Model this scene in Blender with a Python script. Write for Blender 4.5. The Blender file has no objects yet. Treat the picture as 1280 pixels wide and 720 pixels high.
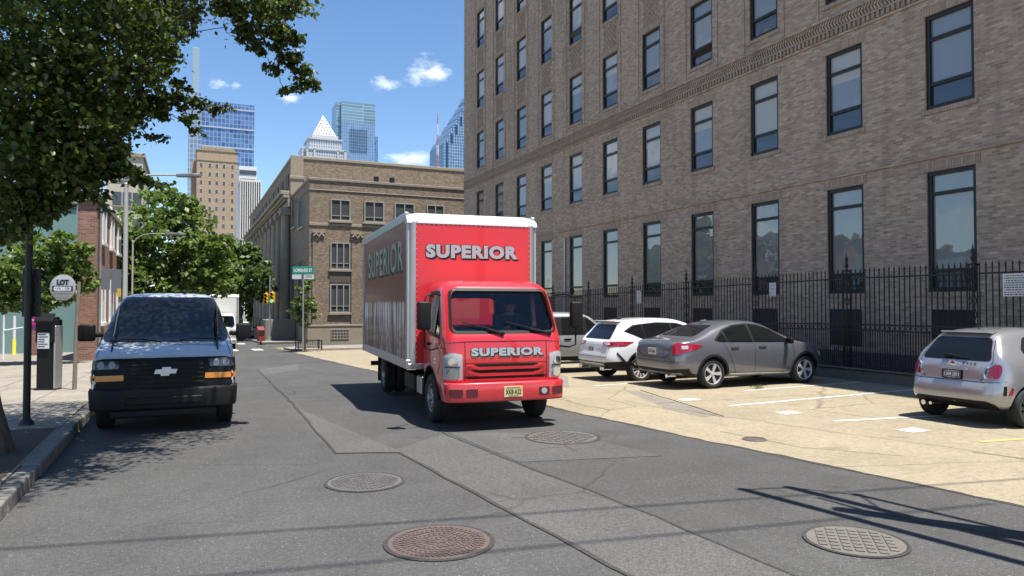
import bpy, bmesh, math, random
import numpy as np
from mathutils import Vector, Matrix, Euler
from mathutils.bvhtree import BVHTree

rnd = random.Random(7)
sc = bpy.context.scene
COL = sc.collection
R = math.radians
PI = math.pi

# ------------------------------------------------------------------ view geometry
TH, FPX, PITCH, CAMH = R(24.2), 900.0, math.atan(21 / 900), 1.87
_f0 = Vector((math.sin(TH), math.cos(TH), 0)); _rt = Vector((math.cos(TH), -math.sin(TH), 0)); _z = Vector((0, 0, 1))
_fw = _f0 * math.cos(PITCH) + _z * math.sin(PITCH); _up = -_f0 * math.sin(PITCH) + _z * math.cos(PITCH)
CAM = Vector((0, 0, CAMH))

def ray(px, py):
    return _fw + _rt * ((px - 640) / FPX) + _up * (-(py - 360) / FPX)
SLOPE = .025
def gz(v):
    return 0.0 if v < 14 else (-SLOPE * (v - 14) if v < 130 else -SLOPE * 116)
def gp(px, py, dz=0.0):            # point of the photograph on the ground (raised by dz)
    d = ray(px, py); t = 5.0
    for _ in range(60):
        p = CAM + d * t
        t = (gz(p.y) + dz - CAMH) / d.z * .5 + t * .5
    p = CAM + d * t
    return Vector((p.x, p.y, gz(p.y) + dz))
def dp(px, py, Z):                 # point at depth Z
    return CAM + ray(px, py) * Z
def hz(px, py, x=None, y=None):    # point on a vertical plane x = const or y = const
    d = ray(px, py)
    t = (x / d.x) if x is not None else (y / d.y)
    return CAM + d * t

# ------------------------------------------------------------------ mesh helpers
class MB:
    def __init__(s): s.v = []; s.f = []; s.m = []
    def add(s, vs, fs, mi=0, M=None):
        o = len(s.v)
        for p in vs:
            p = Vector(p)
            s.v.append(tuple(M @ p) if M is not None else tuple(p))
        for f in fs:
            s.f.append(tuple(i + o for i in f)); s.m.append(mi)
        return s
    def box(s, x0, x1, y0, y1, z0, z1, mi=0, M=None):
        vs = [(x, y, z) for z in (z0, z1) for y in (y0, y1) for x in (x0, x1)]
        return s.add(vs, [(0, 2, 3, 1), (4, 5, 7, 6), (0, 1, 5, 4), (2, 6, 7, 3), (0, 4, 6, 2), (1, 3, 7, 5)], mi, M)
    def cyl(s, p0, p1, r0, r1=None, n=12, mi=0, caps=True):
        p0 = Vector(p0); p1 = Vector(p1); r1 = r0 if r1 is None else r1
        d = (p1 - p0).normalized(); a = d.orthogonal().normalized(); b = d.cross(a)
        vs = []
        for p, r in ((p0, r0), (p1, r1)):
            for i in range(n):
                t = 2 * PI * i / n
                vs.append(p + a * (r * math.cos(t)) + b * (r * math.sin(t)))
        fs = [(i, (i + 1) % n, n + (i + 1) % n, n + i) for i in range(n)]
        if caps: fs += [tuple(range(n - 1, -1, -1)), tuple(range(n, 2 * n))]
        return s.add(vs, fs, mi)
    def tube(s, pts, r, n=8, mi=0):
        pts = [Vector(p) for p in pts]; N = len(pts)
        rs = r if isinstance(r, (list, tuple)) else [r] * N
        vs = []; up = None
        for i, p in enumerate(pts):
            d = (pts[min(i + 1, N - 1)] - pts[max(i - 1, 0)]).normalized()
            if up is None: up = d.orthogonal().normalized()
            up = (up - d * up.dot(d)).normalized(); b = d.cross(up)
            for k in range(n):
                t = 2 * PI * k / n
                vs.append(p + up * (rs[i] * math.cos(t)) + b * (rs[i] * math.sin(t)))
        fs = [(i * n + k, i * n + (k + 1) % n, (i + 1) * n + (k + 1) % n, (i + 1) * n + k) for i in range(N - 1) for k in range(n)]
        fs += [tuple(range(n - 1, -1, -1)), tuple(range((N - 1) * n, N * n))]
        return s.add(vs, fs, mi)
    def lathe(s, prof, n=24, M=None, mi=0):       # prof (r, h) about local z
        vs = [(r * math.cos(2 * PI * k / n), r * math.sin(2 * PI * k / n), h) for r, h in prof for k in range(n)]
        m = len(prof)
        fs = [(i * n + k, i * n + (k + 1) % n, (i + 1) * n + (k + 1) % n, (i + 1) * n + k) for i in range(m - 1) for k in range(n)]
        if prof[0][0] > 1e-6: fs.append(tuple(range(n - 1, -1, -1)))
        if prof[-1][0] > 1e-6: fs.append(tuple(range((m - 1) * n, m * n)))
        return s.add(vs, fs, mi, M)
    def prism(s, poly, h0, h1, M=None, mi=0):     # poly (a,b) extruded along local z
        n = len(poly)
        vs = [(a, b, h0) for a, b in poly] + [(a, b, h1) for a, b in poly]
        fs = [tuple(range(n - 1, -1, -1)), tuple(range(n, 2 * n))] + [(i, (i + 1) % n, n + (i + 1) % n, n + i) for i in range(n)]
        return s.add(vs, fs, mi, M)

def finish(me, smooth=None, bevel=0, seg=1, clean=True):
    if bevel or clean:
        bm = bmesh.new(); bm.from_mesh(me)
        if clean: bmesh.ops.recalc_face_normals(bm, faces=bm.faces)
        if bevel:
            es = [e for e in bm.edges if len(e.link_faces) == 2 and e.calc_face_angle(0) > R(28)]
            bmesh.ops.bevel(bm, geom=es, offset=bevel, segments=seg, profile=.5, affect='EDGES', clamp_overlap=True)
        bm.to_mesh(me); bm.free()
    if smooth is not None:
        me.shade_smooth()
        if smooth < 180: me.set_sharp_from_angle(angle=R(smooth))

def link(name, me, parent=None, loc=None):
    o = bpy.data.objects.new(name, me); COL.objects.link(o)
    if parent is not None: o.parent = parent
    if loc is not None: o.location = loc
    return o
def build(name, mb, mats, parent=None, smooth=None, bevel=0, seg=1, clean=True, loc=None):
    me = bpy.data.meshes.new(name)
    me.from_pydata(mb.v, [], mb.f)
    mats = mats if isinstance(mats, (list, tuple)) else [mats]
    for m in mats: me.materials.append(m)
    if len(mats) > 1: me.polygons.foreach_set('material_index', mb.m)
    finish(me, smooth, bevel, seg, clean)
    return link(name, me, parent, loc)
def empty(name, loc=(0, 0, 0), rz=0.0):
    o = bpy.data.objects.new(name, None); COL.objects.link(o)
    o.empty_display_size = .2; o.location = loc; o.rotation_euler = (0, 0, rz)
    return o
def tag(o, label=None, cat=None, group=None, kind=None):
    if label: o['label'] = label
    if cat: o['category'] = cat
    if group: o['group'] = group
    if kind: o['kind'] = kind
    return o
def thing(name, label, cat, loc=(0, 0, 0), rz=0.0, group=None):
    return tag(empty(name, loc, rz), label, cat, group)
def struct(name, mb, mat, **k):
    return tag(build(name, mb, mat, **k), kind='structure')
def kids(o): return [c for c in bpy.data.objects if c.parent == o]
def copy_tree(o, parent=None):
    c = o.copy(); COL.objects.link(c)
    if parent is not None: c.parent = parent
    for ch in list(o.children): copy_tree(ch, c)
    return c
def MX(loc=(0, 0, 0), rx=0, ry=0, rz=0):
    return Matrix.Translation(loc) @ Euler((rx, ry, rz)).to_matrix().to_4x4()
def text(name, s, size, mat, parent, M, extrude=.004, offset=0.0, width=None, font_scale_x=1.0):
    cu = bpy.data.curves.new('lettering', 'FONT'); cu.body = s; cu.size = size
    cu.align_x = 'CENTER'; cu.align_y = 'CENTER'; cu.extrude = extrude; cu.offset = offset; cu.resolution_u = 3; cu.space_character = 1.12 if s == 'SUPERIOR' else 1.0
    o = bpy.data.objects.new('tmp', cu); COL.objects.link(o)
    dg = bpy.context.evaluated_depsgraph_get(); dg.update()
    me = bpy.data.meshes.new_from_object(o.evaluated_get(dg))
    bpy.data.objects.remove(o); bpy.data.curves.remove(cu)
    xs = [v.co.x for v in me.vertices]; ys = [v.co.y for v in me.vertices]
    sx = font_scale_x if width is None else width / (max(xs) - min(xs))
    c = Vector(((max(xs) + min(xs)) / 2, (max(ys) + min(ys)) / 2, 0))
    for v in me.vertices:
        p = v.co - c; p.x *= sx; v.co = M @ p
    me.materials.clear(); me.materials.append(mat)
    return link(name, me, parent)
# text frames: reading direction a, up z, facing n
def frame(loc, a, up, n):
    a = Vector(a).normalized(); up = Vector(up).normalized(); n = Vector(n).normalized()
    m = Matrix((a, up, n)).transposed().to_4x4(); m.translation = Vector(loc)
    return m
def boolean(me, cutters, op='DIFFERENCE'):
    o = bpy.data.objects.new('tmp', me); COL.objects.link(o); tmp = [o]
    for c in cutters:
        co = bpy.data.objects.new('cut', c); COL.objects.link(co); tmp.append(co)
        md = o.modifiers.new('b', 'BOOLEAN'); md.operation = op; md.solver = 'EXACT'; md.object = co
    dg = bpy.context.evaluated_depsgraph_get(); dg.update()
    out = bpy.data.meshes.new_from_object(o.evaluated_get(dg))
    for t in tmp: bpy.data.objects.remove(t)
    return out
def mesh_of(mb, mats=()):
    me = bpy.data.meshes.new('m'); me.from_pydata(mb.v, [], mb.f)
    for m in mats: me.materials.append(m)
    if mats: me.polygons.foreach_set('material_index', mb.m)
    finish(me)
    return me
def subsurf(me, lv):
    o = bpy.data.objects.new('tmp', me); COL.objects.link(o)
    md = o.modifiers.new('s', 'SUBSURF'); md.levels = lv; md.render_levels = lv
    dg = bpy.context.evaluated_depsgraph_get(); dg.update()
    out = bpy.data.meshes.new_from_object(o.evaluated_get(dg)); bpy.data.objects.remove(o)
    return out
def pchip(pts):
    xs = [p[0] for p in pts]; ys = [p[1] for p in pts]; n = len(xs)
    h = [xs[i + 1] - xs[i] for i in range(n - 1)]; d = [(ys[i + 1] - ys[i]) / h[i] for i in range(n - 1)]
    m = [d[0]] + [0.0] * (n - 2) + [d[-1]]
    for i in range(1, n - 1):
        if d[i - 1] * d[i] > 0:
            w1 = 2 * h[i] + h[i - 1]; w2 = h[i] + 2 * h[i - 1]
            m[i] = (w1 + w2) / (w1 / d[i - 1] + w2 / d[i])
    def f(x):
        if x <= xs[0]: return ys[0]
        if x >= xs[-1]: return ys[-1]
        i = max(k for k in range(n - 1) if xs[k] <= x)
        t = (x - xs[i]) / h[i]; a = t * t * (3 - 2 * t); b = t * (1 - t) ** 2; c = t * t * (t - 1)
        return ys[i] * (1 - a) + ys[i + 1] * a + h[i] * (b * m[i] + c * m[i + 1])
    return f
def round_poly(poly, r, n=4):
    out = []; N = len(poly)
    for i in range(N):
        p = Vector(poly[i]).to_2d(); a = Vector(poly[i - 1]).to_2d(); b = Vector(poly[(i + 1) % N]).to_2d()
        da = (a - p); db = (b - p)
        ra = min(r, da.length * .45); rb = min(r, db.length * .45)
        p0 = p + da.normalized() * ra; p1 = p + db.normalized() * rb
        for k in range(n + 1):
            t = k / n
            q = p0 * (1 - t) ** 2 + p * (2 * t * (1 - t)) + p1 * t * t
            out.append((q.x, q.y))
    return out

# ------------------------------------------------------------------ materials
def nm(name):
    m = bpy.data.materials.new(name); m.use_nodes = True
    nt = m.node_tree; b = nt.nodes['Principled BSDF']
    return m, nt, b
def N(nt, t, **k):
    n = nt.nodes.new(t)
    for a, v in k.items():
        if a.startswith('i_'): n.inputs[a[2:].replace('_', ' ')].default_value = v
        else: setattr(n, a, v)
    return n
def ramp(nt, fac, stops):
    r = N(nt, 'ShaderNodeValToRGB'); e = r.color_ramp.elements
    while len(e) < len(stops): e.new(.5)
    for el, (p, c) in zip(e, stops):
        el.position = p; el.color = (*c, 1) if len(c) == 3 else c
    nt.links.new(fac, r.inputs[0]); return r.outputs[0]
def mixc(nt, fac, a, b, mode='MIX'):
    m = N(nt, 'ShaderNodeMix', data_type='RGBA', blend_type=mode)
    for i, x in ((0, fac), (6, a), (7, b)):
        if isinstance(x, (float, int)): m.inputs[i].default_value = x
        elif isinstance(x, tuple): m.inputs[i].default_value = (*x, 1) if len(x) == 3 else x
        else: nt.links.new(x, m.inputs[i])
    return m.outputs[2]
def noise(nt, vec, scale, detail=4, rough=.55, out=0):
    n = N(nt, 'ShaderNodeTexNoise'); n.inputs['Scale'].default_value = scale
    n.inputs['Detail'].default_value = detail; n.inputs['Roughness'].default_value = rough
    if vec is not None: nt.links.new(vec, n.inputs['Vector'])
    return n.outputs[out]
def pos(nt, mode='Object'):
    return N(nt, 'ShaderNodeTexCoord').outputs[mode]
def scale_vec(nt, v, s):
    m = N(nt, 'ShaderNodeMapping'); m.inputs['Scale'].default_value = s; nt.links.new(v, m.inputs[0]); return m.outputs[0]
def bump(nt, b, h, dist, strength=1.0):
    n = N(nt, 'ShaderNodeBump'); n.inputs['Distance'].default_value = dist; n.inputs['Strength'].default_value = strength
    nt.links.new(h, n.inputs['Height']); nt.links.new(n.outputs[0], b.inputs['Normal'])
def flat(name, c, rough=.6, metal=0, vary=.12, vs=6.0, coat=0, spec=.5, bumpd=0):
    m, nt, b = nm(name)
    b.inputs['Roughness'].default_value = rough; b.inputs['Metallic'].default_value = metal
    b.inputs['Coat Weight'].default_value = coat; b.inputs['Coat Roughness'].default_value = .04
    b.inputs['Specular IOR Level'].default_value = spec
    if vary:
        f = noise(nt, pos(nt), vs)
        col = mixc(nt, f, tuple(x * (1 - vary) for x in c), tuple(min(1, x * (1 + vary)) for x in c))
        nt.links.new(col, b.inputs['Base Color'])
        if bumpd: bump(nt, b, f, bumpd)
    else: b.inputs['Base Color'].default_value = (*c, 1)
    return m
def paint(name, c, metal=0.0, rough=.35, dirt=.10, flake=False, coat=1.0):
    m, nt, b = nm(name)
    b.inputs['Metallic'].default_value = metal; b.inputs['Roughness'].default_value = rough
    b.inputs['Coat Weight'].default_value = coat; b.inputs['Coat Roughness'].default_value = .03
    p = pos(nt)
    f = noise(nt, p, 2.2, 5, .6)
    col = mixc(nt, f, tuple(x * (1 - dirt) for x in c), tuple(min(1, x * (1 + dirt * .5)) for x in c))
    # road dust low on the bodywork
    sx = N(nt, 'ShaderNodeSeparateXYZ'); nt.links.new(p, sx.inputs[0])
    mr = N(nt, 'ShaderNodeMapRange'); nt.links.new(sx.outputs[2], mr.inputs[0])
    mr.inputs[1].default_value = .75; mr.inputs[2].default_value = .25; mr.inputs[3].default_value = 0; mr.inputs[4].default_value = .35
    ml = N(nt, 'ShaderNodeMath', operation='MULTIPLY'); nt.links.new(mr.outputs[0], ml.inputs[0]); nt.links.new(noise(nt, p, 9, 6, .7), ml.inputs[1])
    col = mixc(nt, ml.outputs[0], col, (.22, .19, .16))
    nt.links.new(col, b.inputs['Base Color'])
    return m
def brick(name, cols, mortar, bw=.21, bh=.068, ms=.010, grime=.25, rough=.85, stack=False):
    m, nt, b = nm(name); b.inputs['Roughness'].default_value = rough
    p = pos(nt); g = N(nt, 'ShaderNodeNewGeometry')
    sp = N(nt, 'ShaderNodeSeparateXYZ'); nt.links.new(p, sp.inputs[0])
    sn = N(nt, 'ShaderNodeSeparateXYZ'); nt.links.new(g.outputs['True Normal'], sn.inputs[0])
    ab = N(nt, 'ShaderNodeMath', operation='ABSOLUTE'); nt.links.new(sn.outputs[0], ab.inputs[0])
    gt = N(nt, 'ShaderNodeMath', operation='GREATER_THAN'); nt.links.new(ab.outputs[0], gt.inputs[0]); gt.inputs[1].default_value = .7
    mx = N(nt, 'ShaderNodeMix', data_type='FLOAT'); nt.links.new(gt.outputs[0], mx.inputs[0]); nt.links.new(sp.outputs[0], mx.inputs[2]); nt.links.new(sp.outputs[1], mx.inputs[3])
    cb = N(nt, 'ShaderNodeCombineXYZ'); nt.links.new(mx.outputs[0], cb.inputs[0]); nt.links.new(sp.outputs[2], cb.inputs[1])
    bt = N(nt, 'ShaderNodeTexBrick'); bt.inputs['Scale'].default_value = 1
    if stack: bt.offset = 0
    bt.inputs['Brick Width'].default_value = bw; bt.inputs['Row Height'].default_value = bh
    bt.inputs['Mortar Size'].default_value = ms; bt.inputs['Mortar Smooth'].default_value = .2; bt.inputs['Bias'].default_value = 0
    bt.inputs['Color1'].default_value = (0, 0, 0, 1); bt.inputs['Color2'].default_value = (1, 1, 1, 1); bt.inputs['Mortar'].default_value = (.5, .5, .5, 1)
    nt.links.new(cb.outputs[0], bt.inputs['Vector'])
    n = len(cols)
    bc = ramp(nt, bt.outputs['Color'], [(i / max(1, n - 1), c) for i, c in enumerate(cols)])
    # blotchy larger areas of lighter and darker brick
    f1 = noise(nt, scale_vec(nt, cb.outputs[0], (.8, 2.2, 1)), 1.6, 5, .65)
    bc = mixc(nt, .30, bc, ramp(nt, f1, [(.25, (.28, .28, .28)), (.5, (.5, .5, .5)), (.75, (.72, .72, .72))]), 'OVERLAY')
    f2 = noise(nt, scale_vec(nt, cb.outputs[0], (3.2, 9, 1)), 1.0, 3, .5)
    bc = mixc(nt, .28, bc, ramp(nt, f2, [(.3, (.3, .28, .26)), (.7, (.7, .69, .68))]), 'OVERLAY')
    col = mixc(nt, bt.outputs['Fac'], bc, mortar)
    f3 = noise(nt, scale_vec(nt, cb.outputs[0], (1.3, .16, 1)), 1.0, 6, .6)
    gr = N(nt, 'ShaderNodeMapRange'); nt.links.new(f3, gr.inputs[0]); gr.inputs[1].default_value = .5; gr.inputs[2].default_value = .75; gr.inputs[4].default_value = grime
    col = mixc(nt, gr.outputs[0], col, (.06, .05, .045))
    nt.links.new(col, b.inputs['Base Color'])
    inv = N(nt, 'ShaderNodeMath', operation='SUBTRACT'); inv.inputs[0].default_value = 1; nt.links.new(bt.outputs['Fac'], inv.inputs[1])
    bump(nt, b, inv.outputs[0], .006, .6)
    return m
def glass(name, tint=(.55, .6, .62), ior=1.5, dark=.0, rough=.0):
    m, nt, b = nm(name); nt.nodes.remove(b)
    out = nt.nodes['Material Output']
    tr = N(nt, 'ShaderNodeBsdfTransparent'); tr.inputs[0].default_value = (*tint, 1)
    gl = N(nt, 'ShaderNodeBsdfGlossy'); gl.inputs['Roughness'].default_value = rough; gl.inputs[0].default_value = (1, 1, 1, 1)
    fr = N(nt, 'ShaderNodeFresnel'); fr.inputs[0].default_value = ior
    mx = N(nt, 'ShaderNodeMixShader'); nt.links.new(fr.outputs[0], mx.inputs[0]); nt.links.new(tr.outputs[0], mx.inputs[1]); nt.links.new(gl.outputs[0], mx.inputs[2])
    nt.links.new(mx.outputs[0], out.inputs[0]); return m
def darkglass(name, c=(.010, .012, .014), rough=.02, ior=1.52, wave=0.0, metal=0.0, spec=.5):
    m, nt, b = nm(name)
    b.inputs['Base Color'].default_value = (*c, 1); b.inputs['Roughness'].default_value = rough; b.inputs['IOR'].default_value = ior
    b.inputs['Metallic'].default_value = metal; b.inputs['Specular IOR Level'].default_value = spec
    if wave:
        bump(nt, b, noise(nt, pos(nt), 1.1, 2, .4), wave)
    return m
def leafmat(name, c1, c2, trans=.35, nscale=.9):
    m, nt, b = nm(name); out = nt.nodes['Material Output']
    f = noise(nt, pos(nt), nscale, 4, .7)
    oi = N(nt, 'ShaderNodeNewGeometry')
    rr = N(nt, 'ShaderNodeMath', operation='ADD'); nt.links.new(f, rr.inputs[0])
    r2 = N(nt, 'ShaderNodeMath', operation='MULTIPLY'); nt.links.new(oi.outputs['Random Per Island'], r2.inputs[0]); r2.inputs[1].default_value = .5
    nt.links.new(r2.outputs[0], rr.inputs[1])
    col = ramp(nt, rr.outputs[0], [(.35, c1), (1.0, c2)])
    nt.links.new(col, b.inputs['Base Color']); b.inputs['Roughness'].default_value = .45; b.inputs['Specular IOR Level'].default_value = .35
    tl = N(nt, 'ShaderNodeBsdfTranslucent'); tc = mixc(nt, .5, col, (.30, .42, .04)); nt.links.new(tc, tl.inputs[0])
    mx = N(nt, 'ShaderNodeMixShader'); mx.inputs[0].default_value = trans
    nt.links.new(b.outputs[0], mx.inputs[1]); nt.links.new(tl.outputs[0], mx.inputs[2]); nt.links.new(mx.outputs[0], out.inputs[0])
    return m

def asphalt_mat(name, base, speck=.12, patchy=.35, stain=True):
    m, nt, b = nm(name); b.inputs['Roughness'].default_value = .82; b.inputs['Specular IOR Level'].default_value = .3
    p = pos(nt)
    fine = noise(nt, p, 95, 2, .6); mid = noise(nt, p, 1.3, 6, .62); big = noise(nt, p, .22, 4, .5)
    c = mixc(nt, mid, tuple(x * (1 - patchy) for x in base), tuple(x * (1 + patchy) for x in base))
    c = mixc(nt, .35, c, ramp(nt, big, [(.3, (.3, .3, .3)), (.7, (.7, .7, .7))]), 'OVERLAY')
    c = mixc(nt, .6, c, ramp(nt, fine, [(.35, (.25, .25, .25)), (.65, (.75, .75, .75))]), 'OVERLAY')
    grain = noise(nt, p, 24, 5, .75)
    c = mixc(nt, .50, c, ramp(nt, grain, [(.38, (.30, .30, .30)), (.62, (.70, .70, .70))]), 'OVERLAY')
    vo = N(nt, 'ShaderNodeTexVoronoi'); vo.inputs['Scale'].default_value = 26; nt.links.new(p, vo.inputs['Vector'])
    st = ramp(nt, vo.outputs['Distance'], [(.08, (1, 1, 1)), (.16, (0, 0, 0))])
    sf = N(nt, 'ShaderNodeMath', operation='MULTIPLY'); nt.links.new(st, sf.inputs[0]); sf.inputs[1].default_value = speck * 4
    vr = N(nt, 'ShaderNodeSeparateColor'); nt.links.new(vo.outputs['Color'], vr.inputs[0])
    sf2 = N(nt, 'ShaderNodeMath', operation='MULTIPLY'); nt.links.new(sf.outputs[0], sf2.inputs[0]); nt.links.new(vr.outputs[0], sf2.inputs[1])
    c = mixc(nt, sf2.outputs[0], c, (.30, .29, .26))
    w = N(nt, 'ShaderNodeTexVoronoi', feature='DISTANCE_TO_EDGE'); w.inputs['Scale'].default_value = .55
    wv = mixc(nt, .22, p, noise(nt, p, 1.1, 6, .65, 1)); nt.links.new(wv, w.inputs['Vector'])
    cr = ramp(nt, w.outputs['Distance'], [(.002, (1, 1, 1)), (.008, (0, 0, 0))])
    cf = N(nt, 'ShaderNodeMath', operation='MULTIPLY'); nt.links.new(cr, cf.inputs[0]); nt.links.new(ramp(nt, noise(nt, p, .35, 3), [(.45, (0, 0, 0)), (.62, (.8, .8, .8))]), cf.inputs[1])
    c = mixc(nt, cf.outputs[0], c, tuple(x * .4 for x in base))
    oil = noise(nt, p, 1.9, 2, .4)
    of = ramp(nt, oil, [(.68, (0, 0, 0)), (.80, (.55, .55, .55))]); c = mixc(nt, of, c, tuple(x * .45 for x in base))
    if stain:
        s2 = noise(nt, scale_vec(nt, p, (1.6, .25, 1)), 1.4, 5, .6)
        mr = N(nt, 'ShaderNodeMapRange'); nt.links.new(s2, mr.inputs[0]); mr.inputs[1].default_value = .55; mr.inputs[2].default_value = .8; mr.inputs[4].default_value = .5
        c = mixc(nt, mr.outputs[0], c, tuple(x * .62 for x in base))
    nt.links.new(c, b.inputs['Base Color'])
    bump(nt, b, fine, .004, .7)
    return m
def concrete_mat(name, base, warm=(.0, .0, .0), crack=True, joints=None):
    m, nt, b = nm(name); b.inputs['Roughness'].default_value = .85; b.inputs['Specular IOR Level'].default_value = .25
    p = pos(nt)
    mid = noise(nt, p, .9, 7, .65); fine = noise(nt, p, 60, 3, .6)
    c = mixc(nt, mid, tuple(x * .72 for x in base), tuple(min(1, x * 1.22) for x in base))
    c = mixc(nt, .4, c, ramp(nt, fine, [(.35, (.3, .3, .3)), (.65, (.7, .7, .7))]), 'OVERLAY')
    s2 = noise(nt, scale_vec(nt, p, (1, .5, 1)), .55, 6, .6)
    mr = N(nt, 'ShaderNodeMapRange'); nt.links.new(s2, mr.inputs[0]); mr.inputs[1].default_value = .52; mr.inputs[2].default_value = .72; mr.inputs[4].default_value = .55
    c = mixc(nt, mr.outputs[0], c, tuple(x * .66 for x in base))
    oil = noise(nt, p, 1.5, 3, .45); c = mixc(nt, ramp(nt, oil, [(.64, (0, 0, 0)), (.78, (.6, .6, .6))]), c, tuple(x * .5 for x in base))
    sp2 = noise(nt, p, 11, 6, .8); c = mixc(nt, .5, c, ramp(nt, sp2, [(.35, (.32, .32, .32)), (.65, (.68, .68, .68))]), 'OVERLAY')
    if crack:
        w = N(nt, 'ShaderNodeTexVoronoi', feature='DISTANCE_TO_EDGE'); w.inputs['Scale'].default_value = .34
        nn = noise(nt, p, 1.4, 5, .6, 1); wv = mixc(nt, .16, p, nn); nt.links.new(wv, w.inputs['Vector'])
        cr = ramp(nt, w.outputs['Distance'], [(.002, (1, 1, 1)), (.007, (0, 0, 0))])
        cf = N(nt, 'ShaderNodeMath', operation='MULTIPLY'); nt.links.new(cr, cf.inputs[0]); nt.links.new(noise(nt, p, .7, 2), cf.inputs[1])
        c = mixc(nt, cf.outputs[0], c, (.08, .07, .055))
    if joints:
        bt = N(nt, 'ShaderNodeTexBrick'); bt.offset = 0; bt.inputs['Scale'].default_value = 1
        bt.inputs['Brick Width'].default_value = joints[0]; bt.inputs['Row Height'].default_value = joints[1]; bt.inputs['Mortar Size'].default_value = .012
        nt.links.new(p, bt.inputs['Vector'])
        c = mixc(nt, bt.outputs['Fac'], c, (.10, .09, .08))
    nt.links.new(c, b.inputs['Base Color']); bump(nt, b, fine, .003, .6)
    return m

BLACK = flat('black_plastic', (.009, .009, .009), .55, vary=.3, spec=.25)
RUBBER = flat('tyre_rubber', (.018, .018, .019), .8, vary=.3, vs=30)
VOIDM = flat('wheel_well', (.006, .006, .006), .95, vary=0)
CHROME = flat('chrome', (.75, .76, .78), .12, 1, vary=.05)
ALLOY = flat('alloy_rim', (.55, .56, .58), .3, 1, vary=.08)
DARKALLOY = flat('grey_alloy', (.20, .20, .21), .35, 1, vary=.1)
STEEL = flat('galvanised_steel', (.45, .46, .47), .45, .8, vary=.15)
ALU = flat('aluminium', (.50, .50, .50), .38, .75, vary=.12, vs=3)
IRON = flat('black_iron', (.010, .010, .011), .55, 0, vary=.3)
WHITEP = flat('white_paint', (.72, .72, .70), .5, vary=.1)
PLATE = flat('plate_white', (.62, .64, .66), .4, vary=.06)
INK = flat('black_ink', (.012, .012, .014), .6, vary=0)
REDINK = flat('red_ink', (.45, .03, .04), .6, vary=0)
TAIL = darkglass('tail_lamp_red', (.30, .008, .02), .08, spec=.8)
AMBER = darkglass('amber_lens', (.62, .20, .01), .12, spec=.7)
LENS = darkglass('headlamp_lens', (.42, .43, .44), .08, spec=.9)
CARGLASS = darkglass('tinted_car_glass', (.008, .009, .010), .02, ior=1.5, spec=.5)
# ------------------------------------------------------------------ camera, light, sky
cd = bpy.data.cameras.new('camera'); cam = bpy.data.objects.new('camera', cd); COL.objects.link(cam)
cam.location = CAM; cam.rotation_euler = (R(90) + PITCH, 0, -TH)
cd.sensor_width = 36; cd.lens = 36 * FPX / 1280; cd.clip_end = 6000; cd.clip_start = .05
sc.camera = cam
SUND = Vector((-.17, .27, -1)).normalized()
sl = bpy.data.lights.new('sun', 'SUN'); sun = bpy.data.objects.new('sun', sl); COL.objects.link(sun)
sl.energy = 4.9; sl.angle = R(.53); sl.color = (1, .95, .87)
sun.rotation_euler = SUND.to_track_quat('-Z', 'Y').to_euler()
w = bpy.data.worlds.new('World'); sc.world = w; w.use_nodes = True
nt = w.node_tree; bg = nt.nodes['Background']; bg.inputs[1].default_value = .100
sky = N(nt, 'ShaderNodeTexSky', sky_type='NISHITA', sun_disc=False)
sky.sun_elevation = math.asin(-SUND.z); sky.sun_rotation = math.atan2(-SUND.x, -SUND.y)
sky.air_density = 1.0; sky.dust_density = .05; sky.ozone_density = 2.2; sky.altitude = 600
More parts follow.
